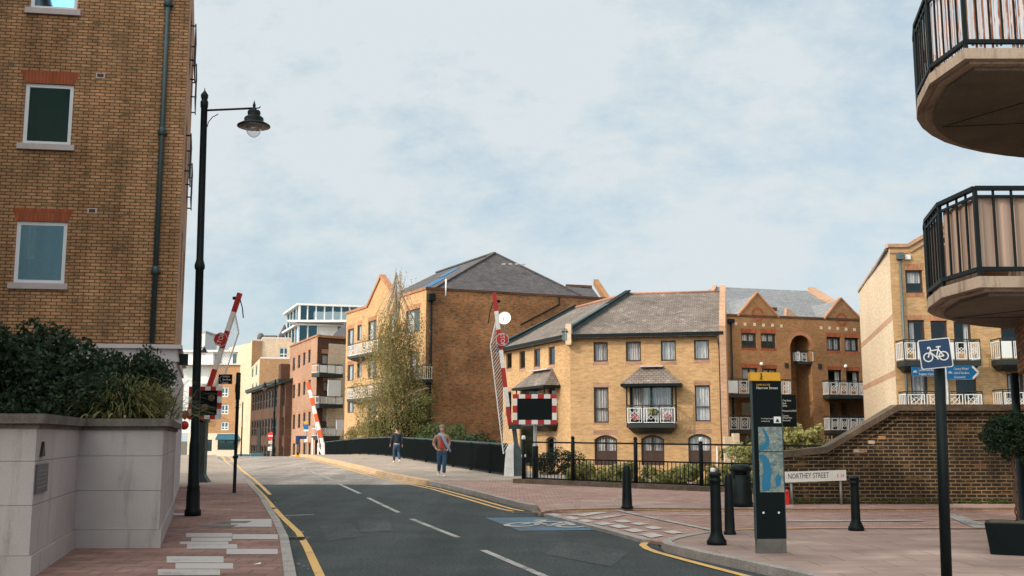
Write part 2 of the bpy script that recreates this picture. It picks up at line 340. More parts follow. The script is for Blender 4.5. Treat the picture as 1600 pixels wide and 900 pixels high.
# ------------------------------------------------------------------ mesh builder
class M:
    def __init__(s): s.v = []; s.f = []; s.m = []; s.mats = []; s.cur = 0; s.smooth = []; s.sm = False
    def use(s, mat):
        if mat not in s.mats: s.mats.append(mat)
        s.cur = s.mats.index(mat); return s
    def face(s, pts):
        i = len(s.v); s.v.extend([tuple(p) for p in pts]); s.f.append(tuple(range(i, i+len(pts)))); s.m.append(s.cur); s.smooth.append(s.sm)
    def faces(s, verts, faces):
        i = len(s.v); s.v.extend([tuple(p) for p in verts])
        for f in faces: s.f.append(tuple(i+k for k in f)); s.m.append(s.cur); s.smooth.append(s.sm)
    def hexa(s, b, t):           # 4 bottom pts, 4 top pts (ccw seen from above)
        s.faces(list(b)+list(t), [(3, 2, 1, 0), (4, 5, 6, 7), (0, 1, 5, 4), (1, 2, 6, 5), (2, 3, 7, 6), (3, 0, 4, 7)])
    def box(s, x0, x1, y0, y1, z0, z1):
        s.hexa([(x0, y0, z0), (x1, y0, z0), (x1, y1, z0), (x0, y1, z0)], [(x0, y0, z1), (x1, y0, z1), (x1, y1, z1), (x0, y1, z1)])
    def prism(s, poly, z0, z1):
        n = len(poly); vs = [(p[0], p[1], z0) for p in poly]+[(p[0], p[1], z1) for p in poly]
        s.faces(vs, [tuple(range(n-1, -1, -1)), tuple(range(n, 2*n))]+[(i, (i+1) % n, n+(i+1) % n, n+i) for i in range(n)])
    def bar(s, a, b, w, h=None, up=(0, 0, 1)):
        a = Vector(a); b = Vector(b); h = h or w; d = (b-a).normalized(); u = Vector(up)
        if abs(d.dot(u)) > .98: u = Vector((1, 0, 0))
        x = d.cross(u).normalized()*w/2; y = d.cross(x.normalized())*h/2
        s.hexa([a-x-y, a+x-y, a+x+y, a-x+y], [b-x-y, b+x-y, b+x+y, b-x+y])
    def tube(s, pts, r, n=8, cap=True):
        pts = [Vector(p) for p in pts]; rr = r if isinstance(r, (list, tuple)) else [r]*len(pts)
        rings = []; u = None
        for i, p in enumerate(pts):
            d = (pts[min(i+1, len(pts)-1)]-pts[max(i-1, 0)]).normalized()
            if u is None: u = d.orthogonal().normalized()
            u = (u - d*u.dot(d)).normalized(); w = d.cross(u)
            rings.append([p+(u*math.cos(2*math.pi*k/n)+w*math.sin(2*math.pi*k/n))*rr[i] for k in range(n)])
        vs = [q for g in rings for q in g]; fs = []
        for i in range(len(pts)-1):
            for k in range(n): fs.append((i*n+k, i*n+(k+1) % n, (i+1)*n+(k+1) % n, (i+1)*n+k))
        if cap: fs += [tuple(range(n-1, -1, -1)), tuple(range((len(pts)-1)*n, len(pts)*n))]
        o = s.sm; s.sm = n > 5; s.faces(vs, fs); s.sm = o
    def lathe(s, c, prof, n=16):   # prof: (r, z)
        c = Vector(c); vs = []; fs = []
        for r, z in prof:
            for k in range(n): a = 2*math.pi*k/n; vs.append((c.x+r*math.cos(a), c.y+r*math.sin(a), c.z+z))
        for i in range(len(prof)-1):
            for k in range(n): fs.append((i*n+k, i*n+(k+1) % n, (i+1)*n+(k+1) % n, (i+1)*n+k))
        fs += [tuple(range(n-1, -1, -1)), tuple(range((len(prof)-1)*n, len(prof)*n))]
        o = s.sm; s.sm = True; s.faces(vs, fs); s.sm = o
    def ball(s, c, r, n=10, sc=(1, 1, 1)):
        m = max(4, n//2); prof = []
        vs = []; fs = []
        for i in range(m+1):
            t = math.pi*i/m
            for k in range(n): a = 2*math.pi*k/n; vs.append((c[0]+r*sc[0]*math.sin(t)*math.cos(a), c[1]+r*sc[1]*math.sin(t)*math.sin(a), c[2]-r*sc[2]*math.cos(t)))
        for i in range(m):
            for k in range(n): fs.append((i*n+k, i*n+(k+1) % n, (i+1)*n+(k+1) % n, (i+1)*n+k))
        o = s.sm; s.sm = True; s.faces(vs, fs); s.sm = o
    def build(s, name, mat=None, parent=None, loc=None, bevel=0):
        me = bpy.data.meshes.new(name)
        if loc is None:
            loc = parent_world(parent) if parent else Vector((0, 0, 0))
        loc = Vector(loc)
        A = np.array(s.v, dtype=float) - np.array(loc[:]) if s.v else np.zeros((0, 3))
        me.from_pydata(A.tolist(), [], s.f)
        mats = s.mats or [mat]
        if mat and not s.mats: mats = [mat]
        for mm in mats: me.materials.append(MATS[mm])
        if s.mats: me.polygons.foreach_set('material_index', s.m)
        me.polygons.foreach_set('use_smooth', s.smooth)
        me.update()
        uvl = me.uv_layers.new(name='UVMap')
        nf = len(me.polygons)
        if nf:
            N = np.empty(nf*3); me.polygons.foreach_get('normal', N); N = N.reshape(-1, 3)
            lt = np.empty(nf, dtype=int); me.polygons.foreach_get('loop_total', lt)
            nl = len(me.loops); lv = np.empty(nl, dtype=int); me.loops.foreach_get('vertex_index', lv)
            P = (A + np.array(loc[:]))[lv]; NN = np.repeat(N, lt, axis=0)
            T = np.stack([-NN[:, 1], NN[:, 0], np.zeros(nl)], 1); L = np.linalg.norm(T, axis=1)
            flat = L < .05; T[flat] = (1, 0, 0); L[flat] = 1; T /= L[:, None]
            B = np.cross(NN, T)
            uv = np.stack([(P*T).sum(1), (P*B).sum(1)], 1)
            uvl.data.foreach_set('uv', uv.ravel())
        o = bpy.data.objects.new(name, me); COL.objects.link(o)
        if parent:
            o.parent = parent; o.location = loc - parent_world(parent)
        else: o.location = loc
        if bevel:
            b = o.modifiers.new('bevel', 'BEVEL'); b.width = bevel; b.segments = 2; b.limit_method = 'ANGLE'
        return o
def parent_world(o):
    p = Vector((0, 0, 0))
    while o: p = p + o.location; o = o.parent
    return p
def thing(name, label, cat, loc, group=None):
    o = bpy.data.objects.new(name, None); COL.objects.link(o); o.location = loc; o.empty_display_size = .3
    o['label'] = label; o['category'] = cat
    if group: o['group'] = group
    return o
def tag(o, label, cat, group=None):
    o['label'] = label; o['category'] = cat
    if group: o['group'] = group
    return o
def struct(name, mb, mat=None):
    o = mb.build(name, mat); o['kind'] = 'structure'; return o

# drape a plan polygon on the road profile
def drape(mb, poly, off, skirt=0., step=1.5):
    bm = bmesh.new()
    vs = [bm.verts.new((p[0], p[1], 0)) for p in poly]
    f = bm.faces.new(vs)
    if f.normal.z < 0 or True:
        bm.normal_update()
        if f.normal.z < 0: bmesh.ops.reverse_faces(bm, faces=[f])
    bmesh.ops.triangulate(bm, faces=bm.faces[:])
    ys = [p[1] for p in poly]; y = math.ceil(min(ys)/step)*step
    while y < max(ys):
        if y > 18: bmesh.ops.bisect_plane(bm, geom=bm.verts[:]+bm.edges[:]+bm.faces[:], plane_co=(0, y, 0), plane_no=(0, 1, 0))
        y += step
    for v in bm.verts: v.co.z = H(v.co.y)+off
    bm.verts.index_update()
    mb.faces([v.co[:] for v in bm.verts], [tuple(v.index for v in f.verts) for f in bm.faces])
    if skirt:
        for e in bm.edges:
            if len(e.link_faces) == 1:
                a, b = e.verts; lp = e.link_faces[0]
                vl = [v for v in lp.verts]; ia = vl.index(a)
                if vl[(ia+1) % len(vl)] is not b: a, b = b, a
                mb.face([a.co, (a.co.x, a.co.y, a.co.z-skirt), (b.co.x, b.co.y, b.co.z-skirt), b.co])
    bm.free()
def offset_line(pts, d):     # pts 2D, positive d = to the right of travel
    out = []
    for i, p in enumerate(pts):
        a = pts[max(i-1, 0)]; b = pts[min(i+1, len(pts)-1)]
        t = Vector((b[0]-a[0], b[1]-a[1])).normalized(); out.append((p[0]+t.y*d, p[1]-t.x*d))
    return out
def ribbon(mb, pts, w, off, skirt=0., dens=True):
    P = [Vector((p[0], p[1])) for p in pts]; Q = []
    for a, b in zip(P, P[1:]):
        n = max(1, int((b-a).length/1.0)) if dens else 1
        for k in range(n): Q.append(a+(b-a)*k/n)
    Q.append(P[-1])
    l = offset_line(Q, -w/2); r = offset_line(Q, w/2)
    for i in range(len(Q)-1):
        q = [r[i], r[i+1], l[i+1], l[i]]
        mb.face([(p[0], p[1], H(p[1])+off) for p in q])
        if skirt:
            for a, b in ((r[i+1], r[i]), (l[i], l[i+1])):
                mb.face([(a[0], a[1], H(a[1])+off), (b[0], b[1], H(b[1])+off), (b[0], b[1], H(b[1])+off-skirt), (a[0], a[1], H(a[1])+off-skirt)])
    if skirt:
        for k in (0, -1):
            a, b = l[k], r[k]; mb.face([(a[0], a[1], H(a[1])+off), (b[0], b[1], H(b[1])+off), (b[0], b[1], H(b[1])+off-skirt), (a[0], a[1], H(a[1])+off-skirt)])

# ------------------------------------------------------------------ text
def text_polys(body, size, ax='CENTER', ay='CENTER', sx=1.):
    cu = bpy.data.curves.new('t', 'FONT'); cu.body = body; cu.size = size; cu.align_x = ax; cu.align_y = ay; cu.resolution_u = 2
    o = bpy.data.objects.new('t', cu); COL.objects.link(o); bpy.context.view_layer.update()
    me = o.evaluated_get(bpy.context.evaluated_depsgraph_get()).to_mesh()
    vs = [Vector((v.co.x*sx, v.co.y, 0)) for v in me.vertices]; fs = [tuple(p.vertices) for p in me.polygons]
    o.evaluated_get(bpy.context.evaluated_depsgraph_get()).to_mesh_clear()
    bpy.data.objects.remove(o); bpy.data.curves.remove(cu)
    return vs, fs
def put_text(mb, body, size, org, ux, uy, ax='CENTER', ay='CENTER', sx=1., thick=0):
    vs, fs = text_polys(body, size, ax, ay, sx); org = Vector(org); ux = Vector(ux); uy = Vector(uy)
    mb.faces([org+ux*v.x+uy*v.y for v in vs], fs)

# ------------------------------------------------------------------ facades
class Frame:
    def __init__(s, p0, p1):
        s.o = Vector((p0[0], p0[1])); d = Vector((p1[0]-p0[0], p1[1]-p0[1])); s.L = d.length; s.d = d.normalized(); s.n = Vector((s.d.y, -s.d.x))
    def pt(s, u, z, d=0.): q = s.o+s.d*u+s.n*d; return Vector((q.x, q.y, z))
    def hit(s, px, py, d=0.):
        r = ray(px, py); o = s.o+s.n*d
        t = (o.x*s.n.x+o.y*s.n.y)/(r.x*s.n.x+r.y*s.n.y)
        q = Vector((r.x*t, r.y*t)); return ((q-s.o).dot(s.d), CAM_Z+r.z*t)
    def rect(s, x0, y0, x1, y1, d=0.):
        yc = (y0+y1)/2; xc = (x0+x1)/2
        return (s.hit(x0, yc, d)[0], s.hit(x1, yc, d)[0], s.hit(xc, y1, d)[1], s.hit(xc, y0, d)[1])
    def box(s, mb, u0, u1, z0, z1, d0, d1):
        a, b, c, e = s.pt(u0, 0, d1), s.pt(u1, 0, d1), s.pt(u1, 0, d0), s.pt(u0, 0, d0)
        mb.hexa([(p.x, p.y, z0) for p in (a, b, c, e)], [(p.x, p.y, z1) for p in (a, b, c, e)])
    def sheet(s, mb, u0, u1, z0, z1, d=0.):
        mb.face([s.pt(u0, z0, d), s.pt(u1, z0, d), s.pt(u1, z1, d), s.pt(u0, z1, d)])
    def poly(s, mb, uz, d=0., thick=0.):
        pts = [s.pt(u, z, d) for u, z in uz]; mb.face(pts)
        if thick:
            back = [s.pt(u, z, d-thick) for u, z in uz]; mb.face(back[::-1]); n = len(uz)
            for i in range(n): mb.face([pts[i], back[i], back[(i+1) % n], pts[(i+1) % n]])
    def wall(s, mb, u0, u1, z0, z1, holes=(), reveal=.14, d=0.):
        us = sorted({u0, u1, *[h[0] for h in holes], *[h[1] for h in holes]}); zs = sorted({z0, z1, *[h[2] for h in holes], *[h[3] for h in holes]})
        us = [u for u in us if u0 <= u <= u1]; zs = [z for z in zs if z0 <= z <= z1]
        for i in range(len(us)-1):
            run = None
            for j in range(len(zs)-1):
                uc = (us[i]+us[i+1])/2; zc = (zs[j]+zs[j+1])/2
                inh = any(h[0] < uc < h[1] and h[2] < zc < h[3] for h in holes)
                if not inh: s.sheet(mb, us[i], us[i+1], zs[j], zs[j+1], d)
        for h in holes:
            a, b, c, e = h[:4]
            P = s.pt
            mb.face([P(a, c, d), P(a, e, d), P(a, e, d-reveal), P(a, c, d-reveal)])
            mb.face([P(b, e, d), P(b, c, d), P(b, c, d-reveal), P(b, e, d-reveal)])
            mb.face([P(a, e, d), P(b, e, d), P(b, e, d-reveal), P(a, e, d-reveal)])
            mb.face([P(b, c, d), P(a, c, d), P(a, c, d-reveal), P(b, c, d-reveal)])
            if len(h) > 4 and h[4]:   # arched head: fill the corners
                rise = h[4]; n = 8; w = b-a; r = (w*w/4+rise*rise)/(2*rise); zc = e-r
                arc = [(a+w*k/n, zc+math.sqrt(max(0, r*r-(w*k/n-w/2)**2))) for k in range(n+1)]
                for k in range(n):
                    mb.face([P(arc[k][0], arc[k][1], d), P(arc[k+1][0], arc[k+1][1], d), P(arc[k+1][0], e, d), P(arc[k][0], e, d)])
                    mb.face([P(arc[k][0], arc[k][1], d-reveal), P(arc[k+1][0], arc[k+1][1], d-reveal), P(arc[k+1][0], arc[k+1][1], d), P(arc[k][0], arc[k][1], d)])
def window(par, fr, h, frame='brown_frame', fw=.06, mull=(), trans=(), d=-.10, curtain=None, glassm='window_glass', lintel=None, lh=.22, sill=None, sh=.12, splay=0., flush=.004, room='room_dark', ext=.04, name='window', cpanel=None):
    u0, u1, z0, z1 = h[:4]; W = M()
    fr.box(W, u0, u0+fw, z0, z1, d-.04, d+.02); fr.box(W, u1-fw, u1, z0, z1, d-.04, d+.02)
    fr.box(W, u0+fw, u1-fw, z1-fw, z1, d-.04, d+.02); fr.box(W, u0+fw, u1-fw, z0, z0+fw, d-.04, d+.02)
    for k in mull: uc = u0+(u1-u0)*k; fr.box(W, uc-fw*.45, uc+fw*.45, z0+fw, z1-fw, d-.035, d+.015)
    for k in trans: zc = z0+(z1-z0)*k; fr.box(W, u0+fw, u1-fw, zc-fw*.45, zc+fw*.45, d-.035, d+.018)
    if len(h) > 4 and h[4]:
        rise = h[4]; w = u1-u0; r = (w*w/4+rise*rise)/(2*rise); zc = z1-r; n = 8
        arc = [(u0+w*k/n, zc+math.sqrt(max(0, r*r-(w*k/n-w/2)**2))) for k in range(n+1)]
        for k in range(n): fr.poly(W, [(arc[k][0], arc[k][1]-fw*1.3), (arc[k+1][0], arc[k+1][1]-fw*1.3), arc[k+1], arc[k]], d+.022, .05)
    o = W.build(name, frame, par)
    g = M(); fr.sheet(g, u0+fw, u1-fw, z0+fw, z1-fw, d); g.build('pane', glassm, o)
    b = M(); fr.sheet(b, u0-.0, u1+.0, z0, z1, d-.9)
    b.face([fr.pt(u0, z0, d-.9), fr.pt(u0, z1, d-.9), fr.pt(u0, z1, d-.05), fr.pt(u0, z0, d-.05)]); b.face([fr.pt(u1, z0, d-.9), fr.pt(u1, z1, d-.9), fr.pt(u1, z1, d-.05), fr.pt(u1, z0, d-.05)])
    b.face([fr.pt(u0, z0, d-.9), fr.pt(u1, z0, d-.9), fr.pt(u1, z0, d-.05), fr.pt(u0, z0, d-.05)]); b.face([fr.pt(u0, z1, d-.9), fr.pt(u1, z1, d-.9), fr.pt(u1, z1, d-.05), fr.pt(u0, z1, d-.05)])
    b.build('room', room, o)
    if cpanel:
        q = M(); fr.sheet(q, u0+fw, u1-fw, z0+fw, z0+(z1-z0)*cpanel, d+.004); q.build('panel', frame, o)
    if curtain:
        c = M(); w = u1-u0
        for (a, bb, ztop, zbot) in curtain:
            n = max(6, int((bb-a)*w/.05)); prev = None
            for k in range(n+1):
                u = u0+fw+(w-2*fw)*(a+(bb-a)*k/n); dd = d-.10-.025*math.sin(k*1.9+a*7)-.01*math.sin(k*.7)
                cur = (u, dd)
                if prev: c.face([fr.pt(prev[0], z0+(z1-z0)*zbot, prev[1]), fr.pt(u, z0+(z1-z0)*zbot, dd), fr.pt(u, z0+(z1-z0)*ztop, dd), fr.pt(prev[0], z0+(z1-z0)*ztop, prev[1])])
                prev = cur
        c.build('curtain', 'net_curtain', o)
    if lintel:
        q = M(); fr.poly(q, [(u0-ext, z1), (u1+ext, z1), (u1+ext+splay, z1+lh), (u0-ext-splay, z1+lh)], flush, flush+.05); q.build('lintel', lintel, o)
    if sill:
        q = M(); e = ext if sill != 'stone_trim' else .09
        fr.box(q, u0-e, u1+e, z0-sh, z0, -.1, .07 if sill == 'stone_trim' else flush); q.build('sill', sill, o)
    return o
# leaf cards ------------------------------------------------------
def leaves(mb, centres, n, spread, size, seed, aspect=.5, squash=.9, droop=0.):
    rng = np.random.default_rng(seed); C = np.array([c[:3] for c in centres], float); S = np.array([c[3] if len(c) > 3 else 1. for c in centres])
    w = S**2; idx = rng.choice(len(C), n, p=w/w.sum())
    d = rng.normal(size=(n, 3)); d /= np.linalg.norm(d, axis=1)[:, None]
    rad = rng.uniform(.45, 1.05, n)**.6
    P = C[idx]+d*(rad*S[idx]*spread)[:, None]*np.array([1, 1, squash])
    a = rng.normal(size=(n, 3)); a[:, 2] -= droop; a /= np.linalg.norm(a, axis=1)[:, None]
    b = np.cross(a, d+rng.normal(size=(n, 3))*.8); b /= np.linalg.norm(b, axis=1)[:, None]+1e-9
    s = rng.uniform(.6, 1.3, n)[:, None]*size
    A = a*s; B = b*s*aspect
    Q = np.stack([P-A*.5, P+B*.5, P+A*.5, P-B*.5], 1).reshape(-1, 3)
    i0 = len(mb.v); mb.v.extend(map(tuple, Q.tolist()))
    mb.f.extend([(i0+4*k, i0+4*k+1, i0+4*k+2, i0+4*k+3) for k in range(n)]); mb.m.extend([mb.cur]*n); mb.smooth.extend([False]*n)
def clumps(c, r, n, seed, rc=.3, shell=.55):
    rng = np.random.default_rng(seed); out = []
    for k in range(n):
        d = rng.normal(size=3); d /= np.linalg.norm(d); q = rng.uniform(shell, 1)
        out.append((c[0]+d[0]*r[0]*q, c[1]+d[1]*r[1]*q, c[2]+d[2]*r[2]*q, rng.uniform(.6, 1.3)*rc))
    return out

# ================================================================== SETTING
def g2(px, py, off=0.): p = G(px, py, off); return (p.x, p.y)
FARL = [(-20.0, 72), (-26.5, 95), (-33.0, 118)]; FARR = [(-10.0, 56), (-14.6, 73), (-20.5, 95), (-26.0, 118)]
KL = [g2(*p) for p in ((470, 960), (460, 900), (450, 850), (437, 822), (412, 781), (385, 752), (366, 735))]
KL = [(KL[0][0]+1.0, -2.0)] + [p for p in KL if p[1] < 52] + [(-15.1, 55)] + FARL
KRb = [g2(*p) for p in ((832, 798), (815, 795), (760, 780), (700, 764), (655, 755), (600, 744), (560, 733))]
KRb = [p for p in KRb if p[1] < 48] + FARR
KRn = [g2(1203, 884, .1), g2(1300, 905, .1), (3.7, 9.0), (4.0, 2.0), (4.2, -2.0)]
corner = [g2(*p) for p in ((1118, 832), (1080, 838), (1055, 845), (1046, 852), (1062, 862), (1110, 875))]
gr = M()
gr.face([(-600, -60, -.6), (600, -60, -.6), (600, 30, -.6), (-600, 30, -.6)])
gr.face([(-600, 30, -.6), (600, 30, -.6), (600, 110, -2.6), (-600, 110, -2.6)])
gr.face([(-600, 110, -2.6), (600, 110, -2.6), (600, 900, -2.6), (-600, 900, -2.6)])
struct('ground', gr, 'earth')
ysplit = 33.2
def clipY(pts, y0, y1):
    out = []
    for a, b in zip(pts, pts[1:]):
        lo, hi = (a, b)
        ts = sorted({0., 1., *[t for t in ((y-lo[1])/(hi[1]-lo[1]) if abs(hi[1]-lo[1]) > 1e-6 else 0 for y in (y0, y1)) if 0 < t < 1]})
        for t in ts:
            p = (lo[0]+(hi[0]-lo[0])*t, lo[1]+(hi[1]-lo[1])*t)
            if y0-1e-4 <= p[1] <= y1+1e-4 and (not out or (abs(out[-1][0]-p[0])+abs(out[-1][1]-p[1])) > 1e-4): out.append(p)
    return out
east_edge = KRn[::-1] + [g2(1109, 865, .1), g2(1048, 851, .1), g2(1040, 847, .1)] + [g2(1010, 843)] + [g2(832, 800)] + KRb[1:]
rd = M(); drape(rd, clipY(KL, -2, ysplit) + clipY(east_edge, -2, ysplit)[::-1], 0.0); struct('road', rd, 'asphalt')
rd = M(); drape(rd, clipY(KL, ysplit, 118) + clipY(east_edge, ysplit, 118)[::-1], 0.0); struct('bridge_road', rd, 'buff_surface')
# reddish joint strip where the bridge surfacing starts
# pavements
W_K = .13
kl_in = offset_line(KL, -W_K)
pl = M(); poly = kl_in + [(-60, 118), (-60, -2)]
drape(pl, clipY(kl_in, -2, 32.0) + [(-60, 32.0), (-60, -2)], .10)
pave_l = struct('pavement', pl, 'red_paving')
inn = clipY(kl_in, 32.0, 118)
pl2 = M(); drape(pl2, inn + [(-70, 118), (-70, 32.0)], .10); struct('pavement', pl2, 'buff_paving')
kb = M(); ribbon(kb, offset_line(KL, -W_K/2), W_K, .112, .16); struct('kerb', kb, 'kerb_stone')
# joints in the near kerb
kj = M()
L0 = offset_line(KL, -W_K/2)
for k in range(len(L0)-1):
    a, b = Vector(L0[k]), Vector(L0[k+1])
    if a.y > 34: break
    n = int((b-a).length/.9)
    t = (b-a).normalized(); nn = Vector((t.y, -t.x))
    for q in range(n):
        c = a+(b-a)*(q+.5)/max(n, 1)
        if c.y < 8: continue
        p = [c-nn*W_K/2-t*.007, c+nn*(W_K/2+.003)-t*.007, c+nn*(W_K/2+.003)+t*.007, c-nn*W_K/2+t*.007]
        kj.face([(v.x, v.y, H(v.y)+.1155) for v in p]); kj.face([(p[1].x, p[1].y, H(p[1].y)), (p[2].x, p[2].y, H(p[2].y)), (p[2].x, p[2].y, H(p[2].y)+.1155), (p[1].x, p[1].y, H(p[1].y)+.1155)])
struct('kerb_joints', kj, 'concrete_dark')
# white paving slabs set in the left pavement
ws = M()
for x0, x1, y0, y1 in ((1310, 1540, 578, 622), (1055, 1315, 658, 680), (1318, 1576, 665, 692), (1085, 1314, 683, 704), (1020, 1295, 706, 721), (1060, 1345, 722, 746), (1285, 1575, 748, 778), (945, 1268, 790, 826), (995, 1322, 829, 861), (895, 1248, 864, 896), (980, 1045, 545, 556)):
    q = [g2(x0*.2755, 652+y1*.2755, .1), g2(x1*.2755, 652+y1*.2755, .1), g2(x1*.2755, 652+y0*.2755, .1), g2(x0*.2755, 652+y0*.2755, .1)]
    ws.face([(p[0], p[1], H(p[1])+.104) for p in q])
struct('paving_slabs', ws, 'white_slab')
# bridge pavement (east side) and quay pavement
P_RAIL = [(-.20, 36.3), (-2.75, 45), (-5.5, 55), (-8.5, 66), (-12.0, 76), (-14.6, 82)]
kr_in = offset_line(KRb, W_K)
far_bridge = clipY(kr_in, ysplit, 118)
bp = M(); drape(bp, [(far_bridge[0][0], ysplit)] + far_bridge + [(-8, 118), (-12.6, 82), (-6.5, 66), (-3.5, 55), (-.75, 45), (2.0, ysplit+3), (2.4, ysplit)], .12, .5); struct('bridge_pavement', bp, 'buff_paving')
# quay area between kerb, fence and side street; side street table
F1 = [g2(832, 757, .12), g2(1000, 764, .12), g2(1190, 775, .12)]
side_far = [g2(*p, .1) for p in ((862, 797.5), (900, 795.5), (980, 794), (1110, 795), (1300, 795), (1600, 794.5))]
quay = [g2(840, 799, .1)] + side_far + [(16, side_far[-1][1]+.1), (16, 26.2), (6.0, 27.6), (F1[2][0]+.2, F1[2][1]), F1[1], F1[0], (2.2, 38.0), (-.4, 37.0), (kr_in[4][0], ysplit+.02)] + [p for p in kr_in[1:4]][::-1]
quay = [g2(846, 800, .1)] + side_far + [(16.5, side_far[-1][1]+.1), (16.5, 27.0), (7.2, 29.0), (4.2, 36.3), (2.2, 38.2), (-.3, 38.2)] + [(far_bridge[0][0]+.6, ysplit+.35), (far_bridge[0][0], ysplit)] + [p for p in kr_in if p[1] < ysplit][::-1]
qp = M(); drape(qp, quay, .10, .4, 1.2); struct('quay_pavement', qp, 'block_paving')
kk = offset_line(KRb, W_K/2); kb = M(); ribbon(kb, clipY(kk, 33, 118), W_K+.12, .135, .17); struct('kerb', kb, 'orange_kerb')
kb = M(); ribbon(kb, clipY(kk, 10, 33), W_K, .125, .17); struct('kerb', kb, 'kerb_stone')
# dropped granite slabs at the crossing corner
sl = M()
for q in (((845, 791), (878, 796), (905, 795), (905, 781.5)), ((907, 795), (907, 781.5), (960, 782.5), (975, 793.6)), ((977, 793.6), (962, 782.5), (1100, 786), (1110, 794.6)), ((1470, 794), (1470, 786.5), (1640, 786), (1640, 794)), ((1112, 794.6), (1102, 786), (1240, 787), (1240, 794.5))):
    pts = [g2(*p, .104) for p in q]; sl.face([(p[0], p[1], H(p[1])+.105) for p in pts])
struct('paving_slabs', sl, 'pink_paving')
table_near = [g2(*p, .05) for p in ((1640, 829), (1440, 828), (1280, 828), (1160, 829.5), (1112, 832))]
near_corner = [g2(*p, .1) for p in ((1112, 831), (1080, 836), (1054, 841.5), (1041, 846.5), (1048, 851.5), (1109, 865), (1203, 884), (1300, 905))]
st = M(); drape(st, [g2(846, 801, .05), g2(1010, 843, .05), g2(1043, 849, .05)] + [g2(1056, 843, .05), g2(1115, 831, .05), g2(1280, 827, .05), g2(1640, 826, .05), (17, g2(1640, 826, .05)[1]), (17, side_far[-1][1]+.2)] + [(p[0], p[1]+.03) for p in side_far[::-1]], .05, .05); struct('side_street', st, 'block_paving')
es = M(); ribbon(es, [g2(843, 800.5, .05), g2(900, 814, .05), g2(960, 829.5, .05), g2(1012, 843.5, .05)], .16, .056, .06); struct('kerb', es, 'kerb_stone')
npv = M(); nk = offset_line(near_corner + [(3.72, 9.0), (4.02, 2.0), (4.3, -2)], -W_K)
outer = near_corner + [(3.7, 9.0), (4.0, 2.0), (4.3, -2)]
drape(npv, [g2(1640, 828, .1), g2(1440, 827.5, .1), g2(1280, 827.5, .1)] + outer + [(17, -2), (17, g2(1640, 828, .1)[1])], .10, .05); struct('plaza_pavement', npv, 'pink_paving')
kb = M(); ribbon(kb, outer, .15, .112, .16); struct('kerb', kb, 'kerb_stone')
yl = M(); 
for s0 in ((0, -1.0),): pass
ap = M()
for q_ in (((560, 812), (606, 810), (614, 830), (563, 832)), ((500, 822), (548, 817), (566, 838), (512, 846)), ((880, 846), (985, 862), (955, 886), (850, 866))):
    pts = [g2(*p, 0) for p in q_][::-1]; a = Vector(pts[1])-Vector(pts[0]); b = Vector(pts[2])-Vector(pts[1])
    if a.x*b.y-a.y*b.x < 0: pts = pts[::-1]
    ap.face([(p[0], p[1], H(p[1])+.0045) for p in pts])
struct('road_patches', ap, 'asphalt_patch')
# gully grates and manhole covers in the carriageway
gt = M()
for (x, y, w_, h_) in ((458, 842, .22, .30), (417, 795, .2, .3), (822, 801, .3, .2)):
    c = G(x, y, 0); gt.use('concrete_dark'); gt.face([(c.x-w_, c.y-h_, H(c.y-h_)+.006), (c.x+w_, c.y-h_, H(c.y-h_)+.006), (c.x+w_, c.y+h_, H(c.y+h_)+.006), (c.x-w_, c.y+h_, H(c.y+h_)+.006)]); gt.use('rubber')
    for k in range(6): yy = c.y-h_*.8+h_*1.6*k/6; gt.face([(c.x-w_*.85, yy, H(yy)+.010), (c.x+w_*.85, yy, H(yy)+.010), (c.x+w_*.85, yy+h_*.14, H(yy)+.010), (c.x-w_*.85, yy+h_*.14, H(yy)+.010)])
struct('road_ironwork', gt)
# drain covers
dc = M()
for (x, y) in ((342, 822), (365, 816)):
    c = G(x, y, .1); dc.face([(c.x-.28, c.y-.22, .1065), (c.x+.28, c.y-.22, .1065), (c.x+.28, c.y+.22, .1065), (c.x-.28, c.y+.22, .1065)])
struct('drain_covers', dc, 'concrete_dark')

# ------------------------------------------------------------------ markings
mk = M()
def quadmk(mb, pts, off):
    q = [g2(x, y, off) for x, y in pts]
    a = Vector(q[1])-Vector(q[0]); b = Vector(q[2])-Vector(q[1])
    if a.x*b.y-a.y*b.x < 0: q = q[::-1]
    drape(mb, q, off, 0, 50)
for a, b, w in (((450, 726.5), (474, 732), .12), ((472, 731.5), (520, 750), .12), ((531, 757), (563, 771.5), .12), ((575, 778), (623, 801), .12), ((643, 811), (716, 840), .12), ((755, 860), (870, 909), .12)):
    ribbon(mk, [g2(*a), g2(*b)], w*.85, .005)
ribbon(mk, [g2(446, 806), g2(490, 804)], .10, .005)
